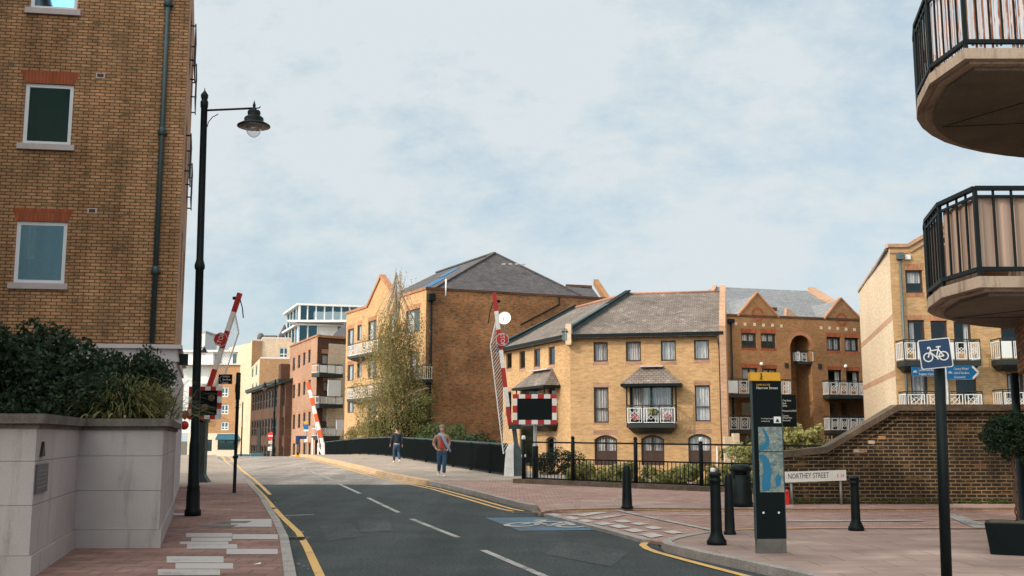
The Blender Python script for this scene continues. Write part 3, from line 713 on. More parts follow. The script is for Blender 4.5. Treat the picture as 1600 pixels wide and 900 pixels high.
# white lines of the side street
def sline(a, b, w): ribbon(mk, [g2(*a, .05), g2(*b, .05)], w, .064)
sline((1225, 815), (1440, 814), .30); sline((1325, 806), (1480, 806.5), .07); sline((1520, 813), (1640, 813), .14); sline((1000, 806), (1180, 805), .07)
sline((962, 797.5), (1112, 829), .13); sline((1484, 804), (1535, 825), .30)
struct('white_road_markings', mk, 'white_line')
bl = M()
for q in ([(565, 283), (720, 268), (790, 268), (640, 290)], [(655, 302), (800, 285), (870, 283), (720, 308)], [(445, 280), (490, 277), (530, 288), (490, 291)], [(530, 296), (575, 292), (625, 304), (580, 308)], [(600, 312), (650, 307), (700, 318), (650, 323)], [(680, 326), (745, 320), (800, 333), (730, 338)], [(765, 340), (825, 334), (885, 349), (820, 354)], [(790, 316), (850, 310), (900, 320), (840, 325)], [(875, 328), (935, 323), (985, 333), (925, 338)], [(845, 362), (910, 355), (965, 369), (900, 376)], [(950, 348), (1010, 343), (1060, 355), (1000, 360)], [(930, 386), (1000, 378), (1060, 393), (990, 405)], [(1050, 372), (1110, 366), (1160, 378), (1100, 384)]):
    pts = [g2(720+x*.3, 720+y*.3, .05) for x, y in q]; a = Vector(pts[1])-Vector(pts[0]); b = Vector(pts[2])-Vector(pts[1])
    if a.x*b.y-a.y*b.x < 0: pts = pts[::-1]
    bl.face([(p[0], p[1], H(p[1])+.062) for p in pts])
struct('white_road_blocks', bl, 'white_block')
ye = M()
inner = [g2(*p) for p in ((510, 930), (500, 900), (480, 856), (466, 832), (440, 807), (412, 775), (390, 753), (368, 735))]
ribbon(ye, inner + [(-14.75, 55), (-19.6, 72)], .11, .005)
outer_y = [g2(*p) for p in ((422, 773), (411, 762), (398, 750), (377, 734))]
ribbon(ye, outer_y + [(-14.35, 55), (-19.2, 72)], .10, .005)
ra = offset_line(KRb, -.22); rb = offset_line(KRb, -.46)
ribbon(ye, ra, .10, .005); ribbon(ye, rb, .10, .005)
ribbon(ye, [g2(*p, .05) for p in ((832, 801), (858, 801.2), (915, 799.4), (990, 798), (1110, 799.5), (1300, 799.5), (1640, 799.5))], .09, .064)
near_y = [g2(*p) for p in ((1064, 836), (1030, 842), (1009, 848), (1004, 852.5), (1011, 858), (1027, 864), (1086, 880), (1162, 900), (1250, 924))]
ribbon(ye, near_y, .11, .010)
ribbon(ye, [g2(1640, 825.5, .05), g2(1280, 825.5, .05), g2(1160, 828.0, .05), g2(1118, 830, .05), g2(1062, 839, .05)], .10, .064)
struct('yellow_road_markings', ye, 'yellow_line')
bpt = M(); quadmk(bpt, [(758, 809), (860, 808), (930, 828), (812, 829.5)], .006); struct('blue_road_patch', bpt, 'blue_patch')
# bicycle symbol on the blue patch
def bicycle(mb, org, ux, uy, s, w, put):
    def circ(cx, cy, r, n=18):
        for k in range(n):
            a0, a1 = 2*math.pi*k/n, 2*math.pi*(k+1)/n
            put(mb, (cx+r*math.cos(a0), cy+r*math.sin(a0)), (cx+r*math.cos(a1), cy+r*math.sin(a1)), w)
    circ(-.52, -.22, .30); circ(.52, -.22, .30)
    for a, b in (((-.52, -.22), (-.30, .30)), ((-.30, .30), (-.34, .48)), ((-.34, .48), (-.46, .48)), ((-.46, .48), (-.47, .38)), ((-.34, .22), (.22, .26)), ((-.36, .14), (.02, -.26)), ((.02, -.26), (.52, -.22)), ((.02, -.26), (.22, .30)), ((.22, .26), (.52, -.22)), ((.22, .30), (.26, .44)), ((.10, .46), (.38, .46)), ((.02, -.26), (.12, -.42))):
        put(mb, a, b, w)
def put_on(org, ux, uy, s, lift):
    cnt = [0]; nrm = ux.cross(uy).normalized()
    if nrm.z < -.1 or (abs(nrm.z) < .5 and nrm.y > 0): nrm = -nrm
    def f(mb, a, b, w):
        cnt[0] += 1; lift2 = nrm*(.00012*cnt[0]); A = Vector(a); B = Vector(b); t = (B-A).normalized(); n = Vector((-t.y, t.x))*w/2
        c = [A-n-t*w*.25, B-n+t*w*.25, B+n+t*w*.25, A+n-t*w*.25]
        mb.face([org+ux*p.x*s+uy*p.y*s+lift+lift2 for p in c])
    return f
cyc = M(); c0 = G(862, 819, 0)
bicycle(cyc, None, None, None, 1, .12, put_on(c0, Vector((.93, -.2, 0)), Vector((.4, 1.5, 0)), .95, Vector((0, 0, .013)))); struct('cycle_road_symbol', cyc, 'white_line')
txm = M(); p0 = G(556, 748.5, 0)
vs, fs = text_polys('SLOW', 1.0, 'CENTER', 'CENTER')
dR = Vector((.96, .26, 0)); dF = Vector((-.27, .96, 0))
vv = []
for v in vs:
    q = p0+Vector((.1, .6, 0))+dR*v.x*1.35+dF*v.y*2.6; vv.append((q.x, q.y, H(q.y)+.006))
txm.faces(vv, fs); struct('road_lettering', txm, 'white_line')

# ================================================================== LEFT APARTMENT BUILDING
def side_pt(base, d, t): return (base[0]+d[0]*t, base[1]+d[1]*t)
CN = (-7.62, 23.8)                       # its corner
FA = Frame((CN[0]-20*.985, CN[1]-20*.155), CN)   # front
FA_L = FA.L
ab = thing('brick_apartment_block', 'tall yellow-brown brick apartment block rising behind the planters on the left', 'building', (CN[0], CN[1], 0))
zb = FA.hit(240, 541)[1]                # top of the white base
TOPZ = 13.4
wins = []
for (x0, y0, x1, y1) in ((37, 131, 113, 226), (23, 346, 103, 443), (49, -62, 123, 15)):
    wins.append(FA.rect(x0, y0, x1, y1))
wl_ = M(); FA.wall(wl_, 0, FA_L, zb, TOPZ, wins, .10)
SD = Vector((-.279, .96)).normalized(); EN = (CN[0]+SD.x*7.0, CN[1]+SD.y*7.0)
FS = Frame(CN, EN)
swins = [(u, u+1.1, z, z+1.5) for u in (1.9, 4.9) for z in (5.2, 8.05, 10.9)]
wl_.build('wall', 'stock_brick', ab)
ws_ = M(); FS.wall(ws_, 0, FS.L, zb, TOPZ, swins, .12)
bk = Frame(EN, (EN[0]-20, EN[1]-2)); bk.wall(ws_, 0, bk.L, -.5, TOPZ)
bl2 = Frame((EN[0]-20, EN[1]-2), (CN[0]-19.7, CN[1]-3.1)); bl2.wall(ws_, 0, bl2.L, -.5, TOPZ)
ws_.build('side_wall', 'peach_brick', ab)
rf = M(); rf.face([(CN[0], CN[1], TOPZ), (EN[0], EN[1], TOPZ), (EN[0]-20, EN[1]-2, TOPZ), (CN[0]-19.7, CN[1]-3.1, TOPZ)]); rf.build('roof', 'concrete_dark', ab)
for i, h in enumerate(wins):
    w = window(ab, FA, h, 'pvc_white', .085, d=-.06, lintel='red_brick', lh=.30, splay=.13, sill='stone_trim', sh=.13, glassm='green_glass' if i == 0 else 'blue_glass', ext=.0, curtain=[(0.02, .34, 1, .4)] if i == 1 else ([(0, 1, 1, 0)] if i == 2 else None), room='room_grey')
for h in swins: window(ab, FS, h, 'dark_frame', .06)
# juliet balcony rails on the side
for k, (u, z) in enumerate(((1.9, 8.0), (4.9, 8.0), (1.9, 10.85), (4.9, 10.85))):
    j = M()
    for zz_ in (z+.05, z+.55, z+1.05): j.bar(FS.pt(u-.2, zz_, .12), FS.pt(u+1.3, zz_, .12), .03)
    for q in range(9): uu = u-.2+1.5*q/8; j.bar(FS.pt(uu, z+.05, .12), FS.pt(uu, z+1.05, .12), .018)
    for uu in (u-.2, u+1.3): j.bar(FS.pt(uu, z+.1, 0), FS.pt(uu, z+.1, .12), .03); j.bar(FS.pt(uu, z+1., 0), FS.pt(uu, z+1., .12), .03)
    j.build('juliet_railing', 'black_paint', ab)
# white stucco base with cornice
wb = M(); FA.box(wb, 0, FA_L+.05, -.5, zb-.35, -.3, .05)
for (u0, u1) in ((0, FS.L),): FS.box(wb, u0-.01, u1, -.5, zb-.35, -.3, .05)
for k in range(6): FS.box(wb, .25+k*1.1, .95+k*1.1, .0, zb-.55, .05, .12)
wb.build('base', 'cornice_white', ab)
cn = M()
for (z0, z1, d) in ((zb-.35, zb-.25, .10), (zb-.25, zb-.06, .07), (zb-.06, zb+.03, .16)):
    FA.box(cn, 0, FA_L+d, z0, z1, -.1, d); FS.box(cn, .0, FS.L+.05, z0, z1, -.1, d)
cn.build('cornice', 'cornice_white', ab)
# drainpipe
ud = FA.hit(245, 400)[0]
dp = M(); z_ = zb+.05
dp.tube([FA.pt(ud, z_, .10), FA.pt(ud, TOPZ, .10)], .055, 10); dp.build('drainpipe', 'teal_metal', ab)
for (x, y) in ((247, 208), (240, 424), (258, 8)):
    cl = M(); z = FA.hit(x, y)[1]; cl.lathe(FA.pt(ud, z, .10), [(.07, -.08), (.085, -.04), (.085, .04), (.07, .10)], 10); FA.box(cl, ud-.11, ud+.11, z-.03, z+.03, 0, .10); cl.build('pipe_collar', 'teal_metal', ab)
for (x, y) in ((157, 118), (144, 329.5)):
    u, z = FA.hit(x, y); v_ = M(); FA.box(v_, u-.10, u+.10, z-.06, z+.06, -.02, .008); o = v_.build('air_vent', 'stone_trim', ab)
    g = M(); FA.box(g, u-.07, u+.07, z-.04, z+.04, 0, .012); g.build('grille', 'brown_frame', o)
al = M(); p = FS.pt(.25, zb-.30, .2); FS.box(al, .15, .4, zb-.40, zb-.15, .1, .3); al.build('wall_lamp', 'black_paint', ab)

# off frame building behind the camera's left that shades the foreground
sb = thing('brick_apartment_block', 'plain brick block outside the left edge of the picture that shades the street', 'building', (-22, 2, 0))
q = M(); q.box(-32, -12.5, -6, 16.2, -.5, 16.6); q.build('wall', 'cream_brick', sb)
q = M(); q.box(-29, -15.5, 16.4, 22.6, -.5, 18); q.build('wing', 'stock_brick', sb)
q = M(); q.box(-32.2, -12.3, -6.2, 16.25, 16.6, 16.9); q.build('parapet', 'concrete_dark', sb)

# ================================================================== PLANTERS
def planter(name, label, ptsoutline, ztop, extra=None):
    t = thing(name, label, 'planter', (ptsoutline[0][0], ptsoutline[0][1], .1))
    w = M(); n = len(ptsoutline)
    c = Vector((sum(p[0] for p in ptsoutline)/n, sum(p[1] for p in ptsoutline)/n))
    def grow(d): 
        out = []
        for i in range(n):
            a = Vector(ptsoutline[i-1]); b = Vector(ptsoutline[i]); e = Vector(ptsoutline[(i+1) % n])
            t1 = (b-a).normalized(); t2 = (e-b).normalized(); n1 = Vector((t1.y, -t1.x)); n2 = Vector((t2.y, -t2.x))
            m_ = (n1+n2); m_ = m_/max(.3, (1+n1.dot(n2))); out.append(b+m_*d)
        return out
    base = grow(.03)
    w.prism([(p.x, p.y) for p in base], .08, .34)
    for z0, z1 in ((.345, .863), (.870, 1.332), (1.339, ztop)):
        w.prism(ptsoutline, z0, z1)
    inn_ = grow(-.012); w.prism([(p.x, p.y) for p in inn_], .30, ztop-.01)
    w.build('wall', 'render_white', t)
    cp = M(); o1 = grow(.03); cp.prism([(p.x, p.y) for p in o1], ztop+.001, ztop+.05); o2 = grow(.09); cp.prism([(p.x, p.y) for p in o2], ztop+.05, ztop+.155); cp.build('coping', 'render_dirty', t)
    so = M(); s_ = grow(-.3); so.face([(p.x, p.y, ztop+.17) for p in s_]); so.build('soil', 'earth', t)
    return t
A1 = g2(43, 905, .1); B1 = g2(121, 852, .1); A2 = g2(247, 856, .1); B2 = g2(270, 800, .1)
zt = V(121, 672, B1[1]).z
pn = planter('planter_wall', 'low whitish rendered planter wall at the left edge carrying a small grey plaque', [(A1[0], A1[1]), (B1[0], B1[1]-.02), (-13, B1[1]-.7), (-13, A1[1]-.5)], zt)
pf = planter('planter_wall', 'whitish rendered planter set back beside the lamp post with grass spilling over it', [(A2[0], A2[1]), (B2[0], B2[1]), (-14, B2[1]-1.6), (-14, A2[1]-.1), (B1[0], A2[1]-.02)], zt)
FP = Frame(A1, B1)
u0, u1, z0, z1 = FP.rect(54.5, 725, 72, 769); q = M(); FP.box(q, u0, u1, z0, z1, 0, .02); o = q.build('plaque', 'plaque', pn)
q = M()
for k in range(5): FP.box(q, u0+.05, u1-.05, z0+(z1-z0)*(.2+.14*k), z0+(z1-z0)*(.22+.14*k), .02, .022)
q.build('inscription', 'galvanised', o)
u0, u1, z0, z1 = FP.rect(62, 690, 67, 713); q = M(); FP.poly(q, [(u0, z0), (u1, z0), ((u0+u1)/2, z1)], .03, .03); q.build('slot', 'bronze', pn)

# shrubs on the planters
def shrub(name, label, c, r, seed, n, size, mat='leaf_dark', group=None, nc=50, rc=.3, aspect=.5, cat='shrub', base=None, stems=5):
    base = base or (c[0], c[1], c[2]-r[2])
    t = thing(name, label, cat, base, group)
    m = M(); rng = random.Random(seed)
    leaves(m, clumps(c, r, nc, seed, rc), n, 1., size, seed+1, aspect); m.build('foliage', mat, t)
    s = M()
    for k in range(stems):
        a = rng.uniform(0, 6.28); e = (c[0]+r[0]*.55*math.cos(a), c[1]+r[1]*.55*math.sin(a), c[2]+r[2]*rng.uniform(-.2, .6))
        b = Vector(base); mid = b.lerp(Vector(e), .5)+Vector((0, 0, .1*r[2])); s.tube([b, mid, e], [.03, .022, .01], 6)
    s.build('stem', 'bark', t)
    return t
p = V(45, 590, 16.5); shrub('evergreen_shrub', 'large dark glossy evergreen shrub filling the left edge above the planter', (p.x-.25, 16.6, 2.48), (1.3, 1.0, .95), 3, 15000, .11, nc=130, rc=.30)
p = V(200, 590, 18.5); shrub('evergreen_shrub', 'round dark evergreen shrub behind the spiky grass on the planter', (p.x, 18.6, 2.56), (.82, .75, .62), 5, 9000, .09, nc=80, rc=.24)
# long bladed grass
def grass_clump(label, c, n, L, seed, spread=.5, lean=0.0):
    rng = random.Random(seed); m = M()
    for k in range(n):
        a = rng.uniform(0, 6.283); r0 = abs(rng.gauss(0, spread)); b = Vector((c[0]+math.cos(a)*r0, c[1]+math.sin(a)*r0*.6, c[2])); aa = a+rng.gauss(0, .5)
        l = L*rng.uniform(.55, 1.1); el = rng.uniform(.55, 1.45); d = Vector((math.cos(aa)*math.cos(el), math.sin(aa)*math.cos(el)*.7, math.sin(el)))+Vector((lean, 0, 0))
        w = rng.uniform(.010, .018); s = Vector((-math.sin(aa), math.cos(aa), .2)).normalized()*w; prev = None; pp = b
        for q in range(6):
            tt = q/5; ww = s*(1-tt*.85)
            if prev is not None: m.face([prev[0]-prev[1], prev[0]+prev[1], pp+ww, pp-ww])
            prev = (pp.copy(), ww.copy()); d = d+Vector((0, 0, -.16-.12*tt)); pp = pp+d.normalized()*l/5
    o = m.build('grass_clump', 'blade', loc=c); return tag(o, label, 'grass')
zs = zt+.16
grass_clump('spiky brown-tipped ornamental grass arching over the front planter coping', (V(196, 650, 16.3).x, 16.2, zs), 1300, .86, 11, .36, .0)
grass_clump('low tuft of dark strappy grass hanging over the planter corner nearest the lamp post', (V(262, 665, 17.6).x-.75, 17.0, zs-.05), 300, .40, 12, .18, .0)
shrub('evergreen_shrub', 'low dark leafy ground shrub between the big evergreen and the grass', (V(110, 640, 15.9).x, 16.0, zs+.25), (1.0, .5, .38), 8, 4500, .09, nc=50, rc=.22)
c = V(160, 655, 15.75); t = thing('strap_leaf_plant', 'few broad yellowing strap leaves drooping over the planter edge', 'plant', (c.x, 15.5, zs))
for (dx, dy, l, dr, k) in ((.0, -.1, .55, -.9, 0), (.18, -.08, .75, .2, 1), (.32, -.1, .6, -.7, 2), (-.1, 0, .5, .3, 3), (.45, -.1, .4, -.9, 4)):
    m = M(); b = Vector((c.x+dx, 15.5+dy, zs)); pp = b; d = Vector((.35*(k-2)*.3, -.5, .9)); prev = None
    for q in range(8):
        ww = Vector((.022, .006, 0))*(1-q/8.5)
        if prev: m.face([prev[0]-prev[1], prev[0]+prev[1], pp+ww, pp-ww])
        prev = (pp.copy(), ww.copy()); d += Vector((0, 0, -.38)); pp = pp+d.normalized()*l/7
    m.build('leaf', 'blade', t)

# ================================================================== STREET LAMP (near)
def street_lamp(label, base, h, arm_dir, arm, scale=1., detail=True, group=None, wd=(0, 0)):
    t = thing('street_lamp', label, 'street lamp', base, group); b = Vector(base); s = scale
    m = M(); m.lathe(b, [(.155*s, 0), (.155*s, .10*s), (.13*s, .14*s), (.125*s, .45*s), (.115*s, .5*s), (.125*s, .53*s), (.108*s, .58*s), (.10*s, 1.35*s), (.092*s, 1.4*s), (.082*s, 1.45*s), (.078*s, h*.56), (.092*s, h*.562), (.10*s, h*.566), (.10*s, h*.572), (.085*s, h*.578), (.07*s, h*.585), (.065*s, h*.95), (.075*s, h*.952), (.078*s, h*.965), (.055*s, h*.97), (.07*s, h*.975), (.075*s, h*.982), (.03*s, h*.99), (.012*s, h*.993), (.004*s, h)], 16); m.build('post', 'black_paint', t)
    ad = Vector((arm_dir[0], arm_dir[1], 0)).normalized(); za = h*.944; e = b+Vector((0, 0, za))+ad*arm
    a = M(); a.tube([b+Vector((0, 0, za)), e-ad*.02], .022*s, 8)
    cc = [b+Vector((0, 0, za-.35*s))+ad*.07]+[b+Vector((0, 0, za-.35*s+.28*s*math.sin(k*.4)))+ad*(.07+.35*s*(1-math.cos(k*.4))) for k in range(1, 4)]
    a.tube(cc, .009*s, 5); a.lathe(e, [(.012*s, .02), (.035*s, .05*s), (.02*s, .10*s), (.004*s, .16*s)], 8); a.tube([e, e+ad*.10*s, e+ad*.13*s+Vector((0, 0, .03*s))], .012*s, 6); a.build('bracket_arm', 'black_paint', t)
    s = s*1.13; l = M(); l.lathe(e, [(.02*s, .03*s), (.05*s, -.03*s), (.105*s, -.05*s), (.115*s, -.08*s), (.105*s, -.14*s), (.15*s, -.165*s), (.17*s, -.19*s), (.165*s, -.25*s), (.21*s, -.27*s), (.285*s, -.315*s), (.29*s, -.335*s), (.10*s, -.325*s)], 20); lo = l.build('lantern', 'black_paint', t)
    g = M(); g.lathe(e, [(.135*s, -.335*s), (.135*s, -.40*s), (.115*s, -.46*s), (.07*s, -.51*s), (.02*s, -.535*s)], 16); g.build('bowl', 'lamp_glass', lo)
    r_ = M(); r_.lathe(e, [(.27*s, -.337*s), (.14*s, -.345*s)], 20); r_.build('reflector', 'galvanised', lo)
    return t
lb = G(301, 806, .1); htop = V(320, 137, lb.y).z - lb.z
arm_l = .02 + V(397, 183, lb.y-.1).x - V(320, 183, lb.y).x
street_lamp('tall black street lamp with side arm and bell lantern on the left pavement', lb[:], htop, (1, -.1), arm_l, 1.0).rotation_euler = (0, R(-.75), 0)
# far lamps
b = (V(427, 700, 72).x, 72, H(72)); street_lamp('black street lamp with its lantern to the left, in front of the dark warehouse', b, V(427, 592, 72).z-b[2], (-1, 0), .72, .85)
b = (V(377, 700, 95).x, 95, H(95)); street_lamp('thin far black lamp post left of the dark warehouse gate', b, V(377, 627, 95).z-b[2], (-1, 0), .5, .75)
b = (V(297, 740, 60).x, 60, H(60)+.1); street_lamp('slim dark lamp post partly hidden behind the nearest street lamp', b, V(296, 533, 60).z-b[2], (1, 0), .5, .75)

# ================================================================== HELPERS FOR BUILDINGS
def pz(fr, px, py, d=0): return fr.hit(px, py, d)
def lattice_panel(mb, fr, u0, u1, z0, z1, d, style=0):
    b = .035
    for (a, c, e, f) in ((u0, u0+b, z0, z1), (u1-b, u1, z0, z1), (u0+b, u1-b, z1-b, z1), (u0+b, u1-b, z0, z0+b)): fr.box(mb, a, c, e, f, d-.02, d+.01)
    w = u1-u0; h = z1-z0
    if style == 0:
        k = min(h*.82, w*.6); uc = (u0+u1)/2; zc = (z0+z1)/2; a, c, e, f = uc-k/2, uc+k/2, zc-k/2, zc+k/2
        for q in (a, c): fr.box(mb, q-.015, q+.015, z0+b, z1-b, d-.015, d+.005)
        for p_, q_ in (((a, e), (c, f)), ((a, f), (c, e)), ((uc, e), (a, zc)), ((a, zc), (uc, f)), ((uc, f), (c, zc)), ((c, zc), (uc, e))):
            mb.bar(fr.pt(p_[0], p_[1], d), fr.pt(q_[0], q_[1], d), .028, .02)
        n = max(1, int((a-u0)/.11))
        for i in range(1, n):
            for s_ in (u0+(a-u0)*i/n, u1-(u1-c)*i/n): fr.box(mb, s_-.012, s_+.012, z0+b, z1-b, d-.012, d+.003)
    else:
        n = max(3, int(w/.11))
        for i in range(1, n): q = u0+w*i/n; fr.box(mb, q-.012, q+.012, z0+b, z1-b, d-.012, d+.003)
def balcony(par, fr, u0, u1, zf, depth, h=1.0, panels=3, style=0, solid=(), slabh=.18, taper=0., railmat='dark_frame', wallmat='white_panel', name='balcony', gap=.12):
    m = M(); fr.box(m, u0, u1, zf-slabh, zf, .01, depth); o = m.build(name, railmat, par)
    if taper:
        q = M(); a, b, c, e = fr.pt(u0+.05, 0, depth-.05), fr.pt(u1-.05, 0, depth-.05), fr.pt(u1-.05, 0, .01), fr.pt(u0+.05, 0, .01)
        k = taper; A, B, C_, E = fr.pt(u0+k, 0, .25), fr.pt(u1-k, 0, .25), fr.pt(u1-k, 0, .01), fr.pt(u0+k, 0, .01)
        q.hexa([(p.x, p.y, zf-slabh-taper) for p in (A, B, C_, E)], [(p.x, p.y, zf-slabh) for p in (a, b, c, e)]); q.build('bracket', railmat, o)
    r = M(); r.bar(fr.pt(u0, zf+h, depth-.03), fr.pt(u1, zf+h, depth-.03), .05); r.bar(fr.pt(u0, zf+h-.10, depth-.03), fr.pt(u1, zf+h-.10, depth-.03), .03)
    for uu in (u0+.02, u1-.02):
        r.bar(fr.pt(uu, zf+h, depth-.03), fr.pt(uu, zf+h, .02), .05); r.bar(fr.pt(uu, zf, depth-.03), fr.pt(uu, zf+h, depth-.03), .05)
    for i in range(1, panels): uu = u0+(u1-u0)*i/panels; r.bar(fr.pt(uu, zf, depth-.03), fr.pt(uu, zf+h, depth-.03), .04)
    r.build('railing', railmat, o)
    pw = M(); w = (u1-u0)/panels
    for i in range(panels):
        a = u0+w*i+.04; b = u0+w*(i+1)-.04
        if i in solid: fr.box(pw, a, b, zf+.05, zf+h-gap, depth-.04, depth)
        else: lattice_panel(pw, fr, a, b, zf+.05, zf+h-gap, depth-.01, style)
    for uu in (u0, u1):
        for i in range(5):
            d_ = .1+(depth-.2)*i/4; p = fr.pt(uu, zf+.05, d_); pw.bar(p, p+Vector((0, 0, h-gap-.05)), .03)
        pw.bar(fr.pt(uu, zf+.07, .05), fr.pt(uu, zf+.07, depth-.05), .035); pw.bar(fr.pt(uu, zf+h-gap, .05), fr.pt(uu, zf+h-gap, depth-.05), .035)
    pw.build('lattice_panel', wallmat, o)
    return o
def slab_poly(mb, pts, th=.12):     # sloped roof plane with thickness
    pts = [Vector(p) for p in pts]; n = (pts[1]-pts[0]).cross(pts[2]-pts[0]).normalized()
    if n.z < 0: pts = pts[::-1]; n = -n
    low = [p-n*th for p in pts]; mb.face(pts); mb.face(low[::-1])
    k = len(pts)
    for i in range(k): mb.face([pts[i], low[i], low[(i+1) % k], pts[(i+1) % k]])

# ================================================================== YELLOW CORNER HOUSE (B7)
C7 = V(891, 600, 56.0); C7 = (C7.x, C7.y); E7 = V(1131, 600, 54.3); E7 = (E7.x, E7.y)
W7 = V(786, 600, 65.2); W7 = (W7.x, W7.y)
yh = thing('corner_house', 'three storey yellow brick waterside house with brown framed windows and hooded central balcony', 'house', (C7[0], C7[1], -.6))
A7 = Frame(C7, E7); B7 = Frame(W7, C7)
ez = A7.hit(1010, 527)[1]; GZ = -.9
mw = []
for (x0, y0, x1, y1) in ((927.5, 534.5, 949.8, 565), (978, 533.5, 1001.5, 564.5), (1032.6, 532, 1056, 563.8), (1084.5, 531, 1107.8, 562)): mw.append(A7.rect(x0, y0, x1, y1))
mid = [A7.rect(928, 605, 951, 660.5), A7.rect(1086, 602, 1110, 658.5)]
bal = A7.rect(984, 603, 1052, 662)
grd = [(*A7.rect(929, 680, 964.4, 727), .22), (*A7.rect(1002, 679.5, 1038, 727), .22), (*A7.rect(1075.6, 678, 1111.6, 728), .22)]
wm = M(); A7.wall(wm, 0, A7.L, GZ, ez, mw+mid+[bal]+grd, .13)
ww_ = [B7.rect(791, 551.7, 799.5, 576), B7.rect(811.5, 548.5, 820.5, 576), B7.rect(834, 545, 844, 573), B7.rect(857, 542, 867, 570)]
wmid = [B7.rect(857, 607, 867.5, 645), B7.rect(790, 612, 799, 650)]
wbal = B7.rect(812, 604, 843, 655)
wg = [(*B7.rect(853.5, 682, 869.5, 728), .16), B7.rect(812, 668, 838, 728)]
B7.wall(wm, 0, B7.L, GZ, ez, ww_+wmid+[wbal]+wg, .13)
# rear and end walls
n1v = A7.n; n2v = B7.n; r7 = 4.9
bis = (n1v+n2v).normalized(); ridge_c = Vector(C7) - bis*(r7/bis.dot(n1v))
rzt = ez + 2.75
E_r = Vector(E7) - n1v*r7; W_r = Vector(W7) - n2v*r7; E_b = Vector(E7) - n1v*2*r7; W_b = Vector(W7) - n2v*2*r7; C_b = Vector(C7) - bis*(2*r7/bis.dot(n1v))
for pa, pb, pr in ((E7, E_b, E_r), (W_b, Vector(W7), W_r)):
    wm.face([(pa[0], pa[1], GZ), (pb[0], pb[1], GZ), (pb[0], pb[1], ez), (pr.x, pr.y, rzt-.06), (pa[0], pa[1], ez)])
wm.face([(E_b.x, E_b.y, GZ), (C_b.x, C_b.y, GZ), (C_b.x, C_b.y, ez), (E_b.x, E_b.y, ez)]); wm.face([(C_b.x, C_b.y, GZ), (W_b.x, W_b.y, GZ), (W_b.x, W_b.y, ez), (C_b.x, C_b.y, ez)])
wm.build('wall', 'yellow_brick', yh)
for h in mw: window(yh, A7, h, 'brown_frame', .075, curtain=[(0, 1, 1, 0)], sill='pink_brick', sh=.20, flush=.006)
for h in mid: window(yh, A7, h, 'brown_frame', .07, curtain=[(0, 1, 1, 0)], trans=(.40,), lintel='pink_brick', lh=.24, sill='pink_brick', sh=.10, flush=.006)
window(yh, A7, bal, 'dark_frame', .08, mull=(.5,), curtain=[(.03, .45, .98, .1), (.55, .97, .98, .1)], name='balcony_door')
for h in grd: window(yh, A7, h, 'brown_frame', .08, mull=(.5,), trans=(.46,), curtain=[(.02, .46, .97, .47), (.54, .98, .97, .47)], lintel='pink_brick', lh=.26, ext=.06, flush=.006, cpanel=.45)
for h in ww_: window(yh, B7, h, 'brown_frame', .08, sill='pink_brick', sh=.18, flush=.006, curtain=[(.5, 1, 1, 0)])
for h in wmid: window(yh, B7, h, 'brown_frame', .08, lintel='pink_brick', lh=.24, flush=.006)
window(yh, B7, wbal, 'dark_frame', .08, mull=(.5,), name='balcony_door')
window(yh, B7, wg[0], 'brown_frame', .08, lintel='pink_brick', lh=.26, curtain=[(.4, 1, .97, .1)], flush=.006); window(yh, B7, wg[1], 'dark_frame', .1, name='door')
# string of darker brick under eaves and gutter/fascia
ga = M()
for fr, e0, e1 in ((A7, -.05, .25), (B7, .25, -.05)):
    fr.box(ga, -e0, fr.L+e1-.2, ez-.02, ez+.17, -.02, .32); fr.box(ga, -e0, fr.L+e1-.2, ez+.03, ez+.20, .32, .44)
ga.build('gutter', 'black_paint', yh)
# roof planes
oh = .42
def op(base, n, o): return (base[0]+n.x*o, base[1]+n.y*o)
sl7 = 2.75/r7; ezr = ez+.2
Ce = Vector(C7)+bis*(oh/bis.dot(n1v))
rt = M()
e7o = op(E7, n1v, oh); w7o = op(W7, n2v, oh); zo = ezr-oh*sl7+.12
slab_poly(rt, [(Ce.x, Ce.y, zo), (e7o[0], e7o[1], zo), (E_r.x, E_r.y, rzt+.2), (ridge_c.x, ridge_c.y, rzt+.2)])
slab_poly(rt, [(w7o[0], w7o[1], zo), (Ce.x, Ce.y, zo), (ridge_c.x, ridge_c.y, rzt+.2), (W_r.x, W_r.y, rzt+.2)])
slab_poly(rt, [(E_b.x, E_b.y, zo), (C_b.x, C_b.y, zo), (ridge_c.x, ridge_c.y, rzt+.2), (E_r.x, E_r.y, rzt+.2)])
slab_poly(rt, [(C_b.x, C_b.y, zo), (W_b.x, W_b.y, zo), (W_r.x, W_r.y, rzt+.2), (ridge_c.x, ridge_c.y, rzt+.2)])
ro = rt.build('roof', 'tile_roof', yh)
rd_ = M(); rd_.tube([(ridge_c.x, ridge_c.y, rzt+.24), (E_r.x, E_r.y, rzt+.22)], .07, 6); rd_.tube([(ridge_c.x, ridge_c.y, rzt+.24), (W_r.x, W_r.y, rzt+.24)], .09, 6); rd_.build('ridge_tiles', 'terracotta', ro)
